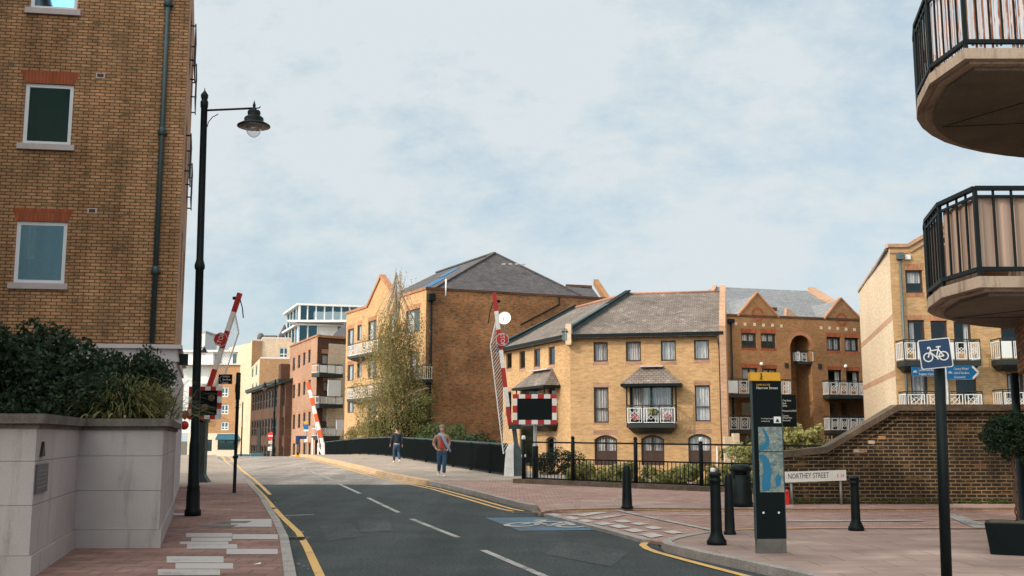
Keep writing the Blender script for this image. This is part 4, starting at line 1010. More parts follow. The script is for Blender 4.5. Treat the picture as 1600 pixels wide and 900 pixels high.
# raised party parapet at the bend and at the wing end with blue-grey flashing
for (a, b, nm) in ((Vector((Ce.x, Ce.y)), ridge_c, 0), (Vector(w7o), W_r, 1)):
    q = M(); d_ = (b-a).normalized(); s_ = Vector((d_.y, -d_.x))*.13
    A_ = [(a-s_), (a+s_), (b+s_), (b-s_)]
    q.hexa([(A_[0].x, A_[0].y, zo-.2), (A_[1].x, A_[1].y, zo-.2), (A_[2].x, A_[2].y, rzt), (A_[3].x, A_[3].y, rzt)], [(A_[0].x, A_[0].y, zo+.42), (A_[1].x, A_[1].y, zo+.42), (A_[2].x, A_[2].y, rzt+.38), (A_[3].x, A_[3].y, rzt+.38)])
    o = q.build('party_parapet', 'lead', ro)
    q = M(); s2 = s_*1.5; A_ = [(a-s2), (a+s2), (b+s2), (b-s2)]
    q.hexa([(A_[0].x, A_[0].y, zo+.22), (A_[1].x, A_[1].y, zo+.22), (A_[2].x, A_[2].y, rzt+.38), (A_[3].x, A_[3].y, rzt+.38)], [(A_[0].x, A_[0].y, zo+.29), (A_[1].x, A_[1].y, zo+.29), (A_[2].x, A_[2].y, rzt+.45), (A_[3].x, A_[3].y, rzt+.45)])
    q.build('coping', 'black_paint', o)
q = M(); a = Vector(e7o); b = E_r; d_ = (b-a).normalized(); s_ = Vector((d_.y, -d_.x))*.16; a = a+s_*0; A_ = [(a-s_), (a+s_), (b+s_), (b-s_)]
q.hexa([(p.x, p.y, (GZ if i < 2 else GZ)) for i, p in enumerate(A_)], [(A_[0].x, A_[0].y, zo+.40), (A_[1].x, A_[1].y, zo+.40), (A_[2].x, A_[2].y, rzt+.60), (A_[3].x, A_[3].y, rzt+.60)]); q.build('party_wall', 'peach_brick', yh)
q = M(); A7.box(q, -.16, .14, ez-.35, ez+.75, -.1, .46); q.build('kneeler', 'cream_brick', yh)
# downpipe at right
q = M(); u = A7.L-.22; q.tube([A7.pt(u, ez, .35), A7.pt(u, ez-.3, .3), A7.pt(u+.05, ez-.7, .09), A7.pt(u+.05, GZ, .09)], .05, 8); q.build('drainpipe', 'brown_frame', yh)
q = M(); u = A7.hit(1127, 715)[0]-.2; q.tube([A7.pt(u, GZ, .08), A7.pt(u, A7.hit(1120, 698)[1], .08)], .035, 8); q.build('white_pipe', 'pvc_white', yh)
# hooded central balcony
def hood(par, fr, u0, u1, ze, zt_, dep, inset, mat='tile_roof'):
    q = M(); P = fr.pt
    a, b = P(u0, ze, dep), P(u1, ze, dep); c, d_ = P(u0+inset, zt_, .02), P(u1-inset, zt_, .02); e, f = P(u0, ze, .0), P(u1, ze, .0)
    q.face([a, b, d_, c]); q.face([b, f, d_]); q.face([e, a, c]); q.face([e, f, b, a])
    o = q.build('hood', mat, par)
    q = M(); fr.box(q, u0-.02, u1+.02, ze-.14, ze-.002, .0, dep+.03); q.build('fascia', 'black_paint', o)
    q = M(); fr.box(q, u0+inset, u1-inset, zt_-.03, zt_+.04, .0, .35); q.build('flashing', 'stone_trim', o)
    q = M()
    for uu in (u0+.28, u1-.28): q.bar(P(uu, ze-.1, dep-.15), P(uu, ze-1.95, dep-.15), .07)
    q.build('post', 'black_paint', o)
u0, u1, zf, zr = A7.rect(979, 637, 1056, 662, .85)
balcony(yh, A7, u0, u1, zf, .9, h=zr-zf+.12, panels=3, taper=.28, slabh=.2)
ze_ = A7.hit(1015, 599, .95)[1]; zt_ = A7.hit(1015, 573)[1]; uu0 = A7.hit(970, 597, .95)[0]; uu1 = A7.hit(1064, 595, .95)[0]
hood(yh, A7, uu0, uu1, ze_, zt_, .98, .95)
fl = M(); rng = random.Random(4)
for (uu, zz_, c) in ((.45, .35, 'flower_pink'), (1.25, .62, 'leaf_hedge'), (1.45, .58, 'leaf_mid'), (2.1, .35, 'flower_pink')):
    fl.use(c); p = A7.pt(u0+uu, zf+zz_, .95); leaves(fl, [(p.x, p.y, p.z, 1)], 90, .2, .09, int(uu*10), .8)
fl.build('flower_box', None, yh)
ub0, ub1 = B7.hit(806, 640, .9)[0], B7.hit(848, 640, .9)[0]
if ub0 > ub1: ub0, ub1 = ub1, ub0
zfb = B7.hit(826, 661, .8)[1]
balcony(yh, B7, ub0, ub1, zfb, .85, h=1.0, panels=3, taper=.25, wallmat='dark_frame')
hood(yh, B7, ub0-.35, ub1+.35, B7.hit(826, 604, .95)[1], B7.hit(826, 582)[1], .98, 1.0)
# satellite dish
sp = V(788, 497, 64.5)
sd = thing('satellite_dish', 'round white satellite dish sticking up beside the raised barrier arm', 'satellite dish', (sp.x, sp.y, sp.z-.6))
q = M(); dirn = Vector((-.15, -.95, .25)).normalized(); ux = dirn.orthogonal().normalized(); uy = dirn.cross(ux); rings = []
for i, (r_, dd) in enumerate(((0.001, -.07), (.15, -.06), (.30, -.025), (.41, .02))): rings.append([sp+ux*r_*math.cos(k*math.pi/10)+uy*r_*math.sin(k*math.pi/10)+dirn*dd for k in range(20)])
for a, b in zip(rings, rings[1:]):
    for k in range(20): q.face([a[k], a[(k+1) % 20], b[(k+1) % 20], b[k]])
q.build('dish', 'sign_white', sd)
q = M(); q.tube([sp-dirn*.08, sp-dirn*.25+Vector((0, 0, -.35)), Vector((sp.x, sp.y+.25, sp.z-1.0))], .035, 6); q.tube([sp+Vector((0, 0, -.35)), sp+dirn*.4+Vector((0, 0, -.1))], .02, 5); q.build('mount', 'galvanised', sd)

# ================================================================== BIG BROWN WAREHOUSE BLOCK (B6)
K6 = V(665, 560, 75); K6 = (K6.x, K6.y); R6 = V(950, 560, 80.8); R6 = (R6.x, R6.y); L6 = V(540, 560, 90.5); L6 = (L6.x, L6.y)
bb = thing('warehouse_block', 'large brown brick block with blank side wall and grey hipped slate roof behind the bridge', 'building', (K6[0], K6[1], -1))
A6 = Frame(K6, R6); B6 = Frame(L6, K6); t6 = A6.hit(665, 452)[1]
q = M(); A6.wall(q, 0, A6.L, -2, t6, ()); q.build('side_wall', 'brown_brick', bb)
q = M(); A6.box(q, -.05, A6.L+.1, t6, t6+.16, -.35, .07); q.build('wall_coping', 'dark_brick', bb)
hw = []
for (x0, y0, x1, y1) in ((543, 514, 553, 547), (558, 508, 565, 532), (575, 501, 588, 532), (608, 490, 622, 520), (634, 484, 656, 520),
                         (543, 570, 553, 595), (558, 567, 565, 590), (575, 560, 588, 592), (608, 556, 622, 588), (640, 549, 654, 590),
                         (543, 620, 553, 645), (575, 618, 588, 648), (608, 615, 622, 650), (640, 612, 654, 652), (575, 668, 588, 700), (640, 668, 654, 704)):
    hw.append(B6.rect(x0, y0, x1, y1))
q = M(); B6.wall(q, 0, B6.L, -2, t6, hw, .14)
ug = [B6.hit(x, 470)[0] for x in (574, 595, 620)]; zg = B6.hit(595, 433)[1]
B6.poly(q, [(ug[0], t6), (ug[2], t6), (ug[1], zg)], 0, .35)
R6b = Vector(R6)-A6.n*13; L6b = Vector(L6)+A6.d*14
q.face([(R6[0], R6[1], -2), (R6b.x, R6b.y, -2), (R6b.x, R6b.y, t6), (R6[0], R6[1], t6)]); q.face([(R6b.x, R6b.y, -2), (L6b.x, L6b.y, -2), (L6b.x, L6b.y, t6), (R6b.x, R6b.y, t6)]); q.face([(L6b.x, L6b.y, -2), (L6[0], L6[1], -2), (L6[0], L6[1], t6), (L6b.x, L6b.y, t6)])
q.build('front_wall', 'yellow_brick', bb)
q = M(); B6.box(q, -.1, ug[0], t6, t6+.2, -.3, .08); B6.box(q, ug[2], B6.L+.06, t6, t6+.2, -.3, .08)
for a, b in ((ug[0], ug[1]), (ug[2], ug[1])): q.bar(B6.pt(a, t6+.05, -.1), B6.pt(b, zg+.12, -.1), .42, .22)
q.build('front_coping', 'orange_brick', bb)
for h in hw: window(bb, B6, h, 'brown_frame', .08, lintel='orange_brick', lh=.35, splay=.05, curtain=[(0, .4, 1, 0)], flush=.006)
for (x0, y0, x1) in ((544, 569, 592), (607, 590, 660), (544, 515+32, 592)):
    a = B6.hit(x0, y0, .8)[0]; b = B6.hit(x1, y0, .8)[0]; z = B6.hit((x0+x1)/2, y0+6, .8)[1]
    if y0 == 569: z = B6.hit(568, 622, .8)[1]
    balcony(bb, B6, a, b, z, .85, panels=3, taper=.2)
# hipped roof
ax = Vector(K6)+A6.d*(A6.L*.47)-A6.n*5.2; apz = V(773, 396, ax.y).z
xr = ray(773, 430); ax.x = xr.x/xr.y*ax.y
back = ax-Vector(B6.d)*11.5
P = lambda v, z: (v.x, v.y, z)
k0 = Vector(K6)+A6.d*.35-A6.n*.3; r0 = Vector(R6)-A6.d*1.2-A6.n*.3; l0 = Vector(L6)+A6.d*.3; rb_ = Vector(R6b)-A6.d*1.2
q = M(); zt6 = t6-.1
slab_poly(q, [P(k0, zt6), P(r0, zt6), P(ax, apz)]); q.use
slab_poly(q, [P(l0, zt6), P(k0, zt6), P(ax, apz), P(back, apz)])
slab_poly(q, [P(r0, zt6), P(rb_, zt6), P(ax, apz)]); slab_poly(q, [P(rb_, zt6), P(L6b, zt6), P(back, apz), P(ax, apz)]); slab_poly(q, [P(L6b, zt6), P(l0, zt6), P(back, apz)])
ro = q.build('roof', 'slate_roof', bb)
q = M()
for a, b in ((P(k0, zt6+.05), P(ax, apz+.05)), (P(r0, zt6+.05), P(ax, apz+.05))): q.bar(a, b, .22, .12)
q.bar(P(ax, apz+.06), P(back, apz+.06), .25, .12); q.build('hip_tiles', 'slate_roof', ro)
# skylights on the front slope
nf = (Vector(P(k0, zt6))-Vector(P(l0, zt6))).cross(Vector(P(ax, apz))-Vector(P(l0, zt6))).normalized()
if nf.z < 0: nf = -nf
for (s_, t_) in ((.35, .35), (.50, .38), (.62, .7), (.72, .72)):
    base = Vector(P(k0, zt6)).lerp(Vector(P(l0, zt6)), s_*.6); top = Vector(P(ax, apz)).lerp(Vector(P(back, apz)), s_*.6); c = base.lerp(top, t_)+nf*.05
    d1 = Vector((B6.d.x, B6.d.y, 0))*.55; d2 = (top-base).normalized()*1.0
    q = M(); q.face([c-d1-d2, c+d1-d2, c+d1+d2, c-d1+d2]); q.build('skylight', 'blue_glass', ro)
# wall vents / roof vents along the hip face
for k in range(4):
    q = M(); p = Vector(P(ax, apz))+Vector((A6.d.x, A6.d.y, 0))*(-.2+.55*k)-Vector((0, 0, 1.3)); p = p+Vector((A6.n.x, A6.n.y, 0))*2.3; p.z = V(775+7*k, 413, p.y).z; q.box(p.x-.14, p.x+.14, p.y-.1, p.y+.1, p.z-.03, p.z+.05); q.build('roof_vent', 'stone_trim', ro)
# cross roof with orange gable parapet at the right
gp = V(930, 441, 90); gb = V(955, 470, 80)
q = M(); c_ = V(886, 449, 88); slab_poly(q, [V(940, 470, 82), V(925, 450, 90), V(886, 447, 90), V(870, 462, 82)], .2); q.build('rear_roof', 'slate_roof', bb)
q = M(); q.bar(V(931, 441, 88), V(951, 472, 81), .4, .5); q.build('gable_parapet', 'rust_brick', bb)
q = M(); q.bar(V(925, 448, 89.6), V(884, 446, 89.9), .2, .2); q.build('ridge', 'dark_brick', bb)
# lightning mast, hopper and downpipe
q = M(); a = A6.hit(696, 450)[0]; q.tube([A6.pt(a, A6.hit(696, 463)[1], .1), A6.pt(a, A6.hit(696, 436)[1], .1)], .06, 6); q.build('overflow_pipe', 'sign_white', bb)
q = M(); a = A6.hit(672, 560)[0]; q.tube([A6.pt(a, -1, .12), A6.pt(a, A6.hit(672, 468)[1], .12)], .09, 8); za = A6.hit(672, 465)[1]; A6.box(q, a-.25, a+.25, za-.25, za+.25, .0, .4); q.build('drainpipe', 'black_paint', bb)
q = M(); a = A6.hit(873, 480)[0]; q.tube([A6.pt(a, A6.hit(873, 465)[1], .1), A6.pt(a, A6.hit(873, 476)[1], .1), A6.pt(a-1.4, A6.hit(850, 490)[1], .1), A6.pt(a-3.2, A6.hit(820, 508)[1], .1)], .06, 6); q.build('cable', 'black_paint', bb)

# ================================================================== RED GABLED HOUSE (B8)
C8 = V(1133, 560, 66); C8 = (C8.x, C8.y); D8 = V(1354, 560, 69); D8 = (D8.x, D8.y)
rg = thing('gabled_house', 'rust brick terrace with twin pointed gables, tall central arch and white lattice balconies', 'house', (C8[0], C8[1], -.9))
A8 = Frame(C8, D8); t8 = A8.hit(1140, 494)[1]
w8 = [A8.rect(*r_) for r_ in ((1158.4, 520.4, 1181.8, 543.5), (1189, 521, 1212, 544.5), (1291.8, 526.5, 1313.7, 548), (1320, 527.7, 1341.8, 549.3))]
w8b = [A8.rect(*r_) for r_ in ((1159.6, 574.6, 1184, 604), (1191, 576, 1214, 604), (1294, 578, 1315.5, 606), (1322.5, 579.5, 1343.7, 606))]
opn = [A8.rect(1143, 623, 1234, 673), A8.rect(1297, 623, 1351, 675)]
arch = (*A8.rect(1237, 524, 1270, 690), A8.hit(1250, 524)[1]-A8.hit(1250, 541)[1])
q = M(); A8.wall(q, 0, A8.L, -1.2, t8, w8+w8b+opn+[arch], .16)
for (xa, xb, xc, yt) in ((1152, 1217, 1183.5, 459), (1287, 1347, 1314, 467)):
    ua, ub, uc = A8.hit(xa, 495)[0], A8.hit(xb, 495)[0], A8.hit(xc, 480)[0]; A8.poly(q, [(ua, t8), (ub, t8), (uc, A8.hit(xc, yt)[1])], 0, .3)
A8.sheet(q, arch[0]-.2, arch[1]+.2, -1.2, t8-.3, -1.9)
for uu in (arch[0], arch[1]): q.face([A8.pt(uu, -1.2, -.16), A8.pt(uu, t8-.4, -.16), A8.pt(uu, t8-.4, -1.9), A8.pt(uu, -1.2, -1.9)])
for o_ in opn: A8.sheet(q, o_[0]-.1, o_[1]+.1, o_[2]-.1, o_[3]+.1, -1.6)
bk8 = Vector(C8)-A8.n*14; bk8r = Vector(D8)-A8.n*14
q.face([(bk8.x, bk8.y, -1.2), (C8[0], C8[1], -1.2), (C8[0], C8[1], t8), (bk8.x, bk8.y, t8)]); q.face([(D8[0], D8[1], -1.2), (bk8r.x, bk8r.y, -1.2), (bk8r.x, bk8r.y, t8), (D8[0], D8[1], t8)])
q.build('wall', 'rust_brick', rg)
for o_ in opn:
    q = M()
    for k in range(3): A8.box(q, o_[0]+.2+(o_[1]-o_[0])*k/3, o_[0]+(o_[1]-o_[0])*(k+.8)/3, o_[2], o_[3]-.2, -1.59, -1.5)
    q.build('glazed_screen', 'window_glass', rg)
for h in w8: window(rg, A8, h, 'dark_frame', .09, mull=(.5,), lintel='red_brick', lh=.28, sill='red_brick', sh=.16, flush=.006, curtain=[(0, 1, 1, .5)] if h is w8[0] or h is w8[1] else [(0, 1, 1, .0)])
for i, h in enumerate(w8b): window(rg, A8, h, 'dark_frame', .09, mull=(.5,) if i < 2 else (), lintel='red_brick', lh=.25, flush=.006, curtain=[(0, .45, 1, .4), (.6, 1, 1, .4)] if i < 2 else [(.6, 1, 1, 0)])
for (xa, xb, xc, yt) in ((1152, 1217, 1183.5, 459), (1287, 1347, 1314, 467)):
    ua, ub, uc = A8.hit(xa, 495)[0], A8.hit(xb, 495)[0], A8.hit(xc, 480)[0]; zc = A8.hit(xc, yt)[1]
    q = M()
    for u_ in (ua, ub): q.bar(A8.pt(u_, t8+.02, -.06), A8.pt(uc, zc+.06, -.06), .26, .10)
    q.build('gable_coping', 'orange_brick', rg)
    q = M(); slab_poly(q, [A8.pt(ua, t8, -.3), A8.pt(uc, zc-.1, -.3), A8.pt(uc, zc-.1, -6.5), A8.pt(ua, t8, -1.5)], .1); slab_poly(q, [A8.pt(ub, t8, -.3), A8.pt(uc, zc-.1, -.3), A8.pt(uc, zc-.1, -6.5), A8.pt(ub, t8, -1.5)], .1); q.build('gable_roof', 'grey_roof', rg)
    q = M(); zc2 = A8.hit(xc, yt+32)[1]; cpt = A8.pt(uc, zc2, .02)
    for k in range(20):
        a0, a1 = 2*math.pi*k/20, 2*math.pi*(k+1)/20
        q.face([A8.pt(uc+.28*math.cos(a0), zc2+.28*math.sin(a0), .01), A8.pt(uc+.28*math.cos(a1), zc2+.28*math.sin(a1), .01), A8.pt(uc+.44*math.cos(a1), zc2+.44*math.sin(a1), .02), A8.pt(uc+.44*math.cos(a0), zc2+.44*math.sin(a0), .02)])
    q.build('medallion', 'red_brick', rg)
q = M()
uc = (arch[0]+arch[1])/2; w = arch[1]-arch[0]; rise = arch[4]; r_ = (w*w/4+rise*rise)/(2*rise); zc = arch[3]-r_
for k in range(12):
    a0 = math.pi*k/12; a1 = math.pi*(k+1)/12
    P8 = lambda a, rr: A8.pt(uc+math.cos(a)*rr, zc+math.sin(a)*rr, .012)
    q.face([P8(a0, r_*1.02), P8(a1, r_*1.02), P8(a1, r_*1.3), P8(a0, r_*1.3)][::-1])
q.build('arch_ring', 'orange_brick', rg)
for x, y in ((1149.6, 506), (1164, 506.5), (1179, 507), (1193, 508), (1207, 508.5), (1221, 509.5), (1283, 512), (1296, 512.5), (1309, 513.5), (1322, 514.5), (1335, 515)):
    q = M(); u_, z_ = A8.hit(x, y); A8.box(q, u_-.09, u_+.09, z_-.1, z_+.1, -.01, .02); q.build('square_inset', 'cream_brick', rg)
for x, y in ((1188, 569), (1319.5, 572.5)):
    u_, z_ = A8.hit(x, y); q = M(); p = A8.pt(u_, z_, .14); q.ball(p, .12); q.build('globe_lamp', 'sign_white', rg)
for x, y in ((1229, 571), (1281, 572.5)):
    q = M(); u_, z_ = A8.hit(x, y); A8.box(q, u_-.13, u_+.13, z_-.16, z_+.16, -.01, .05); q.build('wall_vent', 'dark_frame', rg)
for (x0, x1, yb, yt, np_, so) in ((1136.5, 1236, 619, 598, 6, (0, 4)), (1295, 1356, 620.5, 600.5, 4, ()), (1138, 1238, 675, 655, 6, ()), (1297, 1356, 676, 656, 4, ())):
    a, b, z0, z1 = A8.rect(x0, yt, x1, yb, .7); balcony(rg, A8, a, b, z0+.12, .75, h=z1-z0+.1, panels=np_, solid=so, slabh=.22, style=0)
a, b, z0, z1 = A8.rect(1237, 549, 1258, 566, -.8); balcony(rg, A8, a, b, z0, -.5+.0, h=z1-z0, panels=2)
q = M(); u_ = A8.hit(1142, 560)[0]; q.tube([A8.pt(u_, -1, .12), A8.pt(u_, A8.hit(1142, 502)[1], .12)], .07, 8); A8.box(q, u_-.18, u_+.18, A8.hit(1142, 505)[1], A8.hit(1142, 499)[1], 0, .3); q.build('drainpipe', 'black_paint', rg)
q = M(); A8.box(q, -.18, .02, -1.2, t8+.05, -.6, .12); q.build('quoin', 'peach_brick', rg)
q = M(); A8.box(q, 0, A8.L, t8, t8+.14, -.3, .04); q.build('parapet_coping', 'dark_brick', rg)
# main slate roof
q = M()
dR8 = 7.0; zr8 = V(1180, 447, A8.pt(2, 0, -dR8).y).z
uL = A8.hit(1117, 447, -dR8)[0]; uR = A8.hit(1262, 453, -dR8)[0]
Pt = lambda u, z, d: A8.pt(u, z, d)
slab_poly(q, [Pt(-1.6, t8-.15, -.3), Pt(A8.L, t8-.15, -.3), Pt(uR+.2, zr8, -dR8), Pt(uL, zr8, -dR8)])
slab_poly(q, [Pt(-1.6, t8-.15, -.3), Pt(uL, zr8, -dR8), Pt(-1.6, t8-.15, -13.7)]); slab_poly(q, [Pt(-1.6, t8-.15, -13.7), Pt(A8.L, t8-.15, -13.7), Pt(uR+.2, zr8, -dR8), Pt(uL, zr8, -dR8)])
q.build('roof', 'grey_roof', rg)
q = M(); q.bar(Pt(uR+.25, zr8+.15, -dR8), Pt(A8.L+.1, t8+.3, -.8), .5, .3); q.build('verge_coping', 'peach_brick', rg); q = M(); q.bar(Pt(uL, zr8+.05, -dR8), Pt(-1.5, t8, -.4), .3, .14); q.build('verge_coping', 'peach_brick', rg)
q = M(); ua, ub = A8.hit(1207, 490)[0], A8.hit(1262, 490)[0]; A8.box(q, A8.hit(1208, 490)[0], A8.hit(1243, 490)[0], t8+.1, A8.hit(1230, 481, -2.2)[1], -2.6, -2.2)
q.build('stair_head_wall', 'dark_brick', rg)
q = M(); A8.poly(q, [(A8.hit(1243, 490)[0], t8+.1), (A8.hit(1270, 490)[0], t8+.1), (A8.hit(1246, 490)[0], t8+.85)], -1.2, .3); A8.poly(q, [(A8.hit(1206, 490)[0], t8+.1), (A8.hit(1224, 490)[0], t8+.1), (A8.hit(1206, 490)[0], t8+.85)], -1.2, .3); q.build('stair_head_cheeks', 'peach_brick', rg)

# ================================================================== SUNLIT BLOCK AT RIGHT (B9)
C9 = V(1398, 560, 48); C9 = (C9.x, C9.y); D9 = (C9[0]+17, C9[1]-.3); S9 = (C9[0]+.235*15.6, C9[1]+15.6)
sb9 = thing('sunlit_flats', 'cream and yellow brick flats with white panelled balconies above the old wall', 'building', (C9[0], C9[1], -.3))
A9 = Frame(C9, D9); B9 = Frame(S9, C9); t9 = A9.hit(1398, 386)[1]
w9 = [A9.rect(*r_) for r_ in ((1415, 422, 1442, 457.5), (1452, 422, 1478, 457.5), (1419, 500, 1445.5, 548), (1455, 501, 1481, 549), (1491, 503, 1518, 550), (1565, 512, 1600, 556), (1424, 584, 1450, 628), (1462, 584, 1482, 628), (1494, 584, 1526, 628), (1574, 584, 1600, 628))]
q = M(); A9.wall(q, 0, A9.L, -1, t9, w9, .14)
up = [A9.hit(x, 380)[0] for x in (1417, 1505, 1600)]
A9.poly(q, [(up[0], t9), (up[2], t9), (up[1], t9+1.5)], 0, .3)
q.build('front_wall', 'yellow_brick', sb9)
q = M(); B9.wall(q, 0, B9.L, -1, t9, ()); q.build('side_wall', 'cream_brick', sb9); q = M(); q.face([(D9[0], D9[1], -1), (D9[0]+3.6, D9[1]+15, -1), (D9[0]+3.6, D9[1]+15, t9), (D9[0], D9[1], t9)]); q.build('end_wall', 'yellow_brick', sb9)
q = M()
for y_ in (583, 496): z_ = A9.hit(1398, y_)[1]; B9.box(q, 0, B9.L, z_-.12, z_+.16, -.01, .006)
q.build('string_course', 'peach_brick', sb9)
q = M(); A9.box(q, -.08, up[0], t9-.02, t9+.14, -.3, .10); A9.box(q, 0, up[0], t9-.3, t9-.2, 0, .05); B9.box(q, 0, B9.L, t9, t9+.12, -.3, .06)
for a, b in ((up[0], up[1]), (up[2], up[1])):
    q.bar(A9.pt(a, t9+.06, -.1), A9.pt(b, t9+1.56, -.1), .42, .16); q.bar(A9.pt(a+.1, t9-.22, .03), A9.pt(b, t9+1.28, .03), .08, .12)
q.build('coping', 'peach_brick', sb9)
q = M(); slab_poly(q, [A9.pt(-.1, t9, -.3), A9.pt(A9.L, t9, -.3), A9.pt(A9.L+3.6, t9, -15), B9.pt(0, t9, -.1)], .1); q.build('roof', 'grey_roof', sb9)
lint = ['orange_brick']*10
for i, h in enumerate(w9):
    window(sb9, A9, h, 'brown_frame', .08, lintel='orange_brick', lh=.30 if i < 2 else .22, sill='orange_brick' if i < 2 else None, sh=.2, flush=.006, curtain={0: [(0, 1, 1, .45)], 2: [(.1, .4, 1, 0)], 4: [(.65, 1, 1, 0)], 6: [(0, 1, 1, 0)], 9: [(0, 1, 1, 0)]}.get(i))
for (x0, x1, yt, yb, np_, so) in ((1412, 1532, 536, 570, 6, (1, 3)), (1417, 1536, 617, 650, 4, ()), (1563, 1640, 534, 568, 4, (0,)), (1567, 1640, 614, 650, 4, ())):
    a, b, z0, z1 = A9.rect(x0, yt, x1, yb, 1.0); balcony(sb9, A9, a, b, z0+.2, 1.05, h=z1-z0-.05, panels=np_, solid=so, slabh=.25, taper=.22)
q = M(); u_ = A9.hit(1410, 500)[0]; q.tube([A9.pt(u_, -1, .1), A9.pt(u_, A9.hit(1408, 405)[1], .1)], .055, 8); A9.box(q, u_-.13, u_+.13, A9.hit(1406, 406)[1], A9.hit(1406, 396)[1], 0, .26); q.build('drainpipe', 'blue_grey_metal', sb9)
q = M(); u_, z_ = A9.hit(1414.5, 402); A9.box(q, u_-.04, u_+.2, z_-.11, z_+.1, 0, .12); q.build('alarm_box', 'sign_white', sb9)

# ================================================================== FAR STREET BUILDINGS
def simple_rect_windows(par, fr, rects, frame='brown_frame', fw=.10, **k):
    hs = [fr.rect(*r_) for r_ in rects]; return hs
# brick flats with balconies (B4)
C4 = V(494, 620, 95); C4 = (C4.x, C4.y); L4 = V(451, 620, 107); L4 = (L4.x, L4.y); R4 = V(544, 620, 97.5); R4 = (R4.x, R4.y)
f4 = thing('brick_flats', 'pinkish brick flats with dark balconies stacked on the corner beyond the bridge', 'building', (C4[0], C4[1], -1))
A4 = Frame(L4, C4); B4 = Frame(C4, R4); t4 = A4.hit(494, 526)[1]
rl = []
for (yc, hh, ds) in ((563, 20, -4.2), (608, 21, -2.6), (657, 22, -1.6), (704, 24, -.5)):
    for k, xc in enumerate((459, 467.2, 475.3, 483.4)):
        y = yc+ds*(k-1.5)*1.0; rl.append((xc-1.9, y-hh/2, xc+1.9, y+hh/2))
h4 = [A4.rect(*r_) for r_ in rl]
q = M(); A4.wall(q, 0, A4.L, -2, t4, h4, .16); q.build('street_wall', 'pink_brick', f4)
for h in h4: window(f4, A4, h, 'brown_frame', .07, lintel='orange_brick', lh=.28, flush=.006, mull=())
h4b = [B4.rect(*r_) for r_ in ((503, 553, 524, 570), (505, 596, 524, 612), (503, 635, 530, 660))]
q = M(); B4.wall(q, 0, B4.L, -2, t4-.1, h4b, .2); e4 = Vector(L4)+Vector(B4.d)*7
q.face([(R4[0], R4[1], -2), (R4[0]-3, R4[1]+10, -2), (R4[0]-3, R4[1]+10, t4-.1), (R4[0], R4[1], t4-.1)]); q.face([(e4.x, e4.y, -2), (L4[0], L4[1], -2), (L4[0], L4[1], t4), (e4.x, e4.y, t4)])
q.build('corner_wall', 'dark_brick', f4)
for h in h4b: window(f4, B4, h, 'dark_frame', .10, mull=(.5,), lintel='orange_brick', lh=.4, flush=.006, curtain=[(0, 1, 1, 0)])
q = M(); A4.box(q, 0, A4.L, t4, t4+.15, -.3, .1); B4.box(q, 0, B4.L, t4-.1, t4+.12, -.3, .1); q.build('coping', 'orange_brick', f4)
for (y0, y1, so) in ((570, 586, (0, 1)), (619, 634, ()), (668, 684, ())):
    a, b, z0, z1 = B4.rect(499, y0, 536, y1, 1.2); balcony(f4, B4, a, b, z0+.15, 1.2, h=z1-z0-.1, panels=3, solid=so, slabh=.35)
for r_ in ((513, 594, 533, 619), (526, 656, 541, 672)): q = M(); a, b, z0, z1 = B4.rect(*r_, 1.35); B4.box(q, a, b, z0, z1, 1.25, 1.32); q.build('white_screen', 'white_panel', f4)
q = M(); A4.box(q, -1.0, .3, -2, A4.hit(447, 571)[1], -.6, .9); q.build('chimney_pier', 'dark_brick', f4)
q = M(); B4.box(q, B4.L-2.3, B4.L, t4-9, t4-.6, -.2, .05); q.build('quoin', 'cream_brick', f4)
# dark warehouse (B3)
a3 = V(391, 660, 131); b3 = V(445, 660, 105); A3 = Frame((a3.x, a3.y), (b3.x, b3.y))
d3 = thing('old_warehouse', 'long low dark brick warehouse with rows of narrow windows along the far street', 'building', (b3.x, b3.y, -1))
t3 = A3.hit(440, 598)[1]; h3 = []
for k in range(11):
    uu = A3.L*(k+.6)/11.6
    for (z0, z1) in ((t3-2.4, t3-.5), (t3-5.4, t3-3.5), (t3-8.0, t3-6.4)): h3.append((uu, uu+1.9, z0, z1))
q = M(); A3.wall(q, 0, A3.L, -2, t3, h3, .2); q.face([A3.pt(0, -2, 0), A3.pt(0, t3, 0), A3.pt(0, t3, -9), A3.pt(0, -2, -9)]); q.face([A3.pt(A3.L, -2, 0), A3.pt(A3.L, t3, 0), A3.pt(A3.L, t3, -9), A3.pt(A3.L, -2, -9)]); q.build('wall', 'dark_brick', d3)
for h in h3: window(d3, A3, h, 'dark_frame', .12, mull=(.5,), trans=(.5,))
q = M(); slab_poly(q, [A3.pt(-.3, t3, .6), A3.pt(A3.L+.2, t3, .6), A3.pt(A3.L, t3+.9, -2.6), A3.pt(-.3, t3+.9, -2.6)], .25); q.build('roof', 'dark_frame', d3)
q = M(); A3.box(q, 0, A3.L, t3-.1, t3+.25, .0, .75); q.build('gutter', 'dark_frame', d3)
q = M(); u_ = A3.hit(405, 690)[0]; A3.box(q, u_-1.6, u_+1.2, -2, A3.hit(405, 668)[1], .0, .06); q.build('gate', 'black_paint', d3)
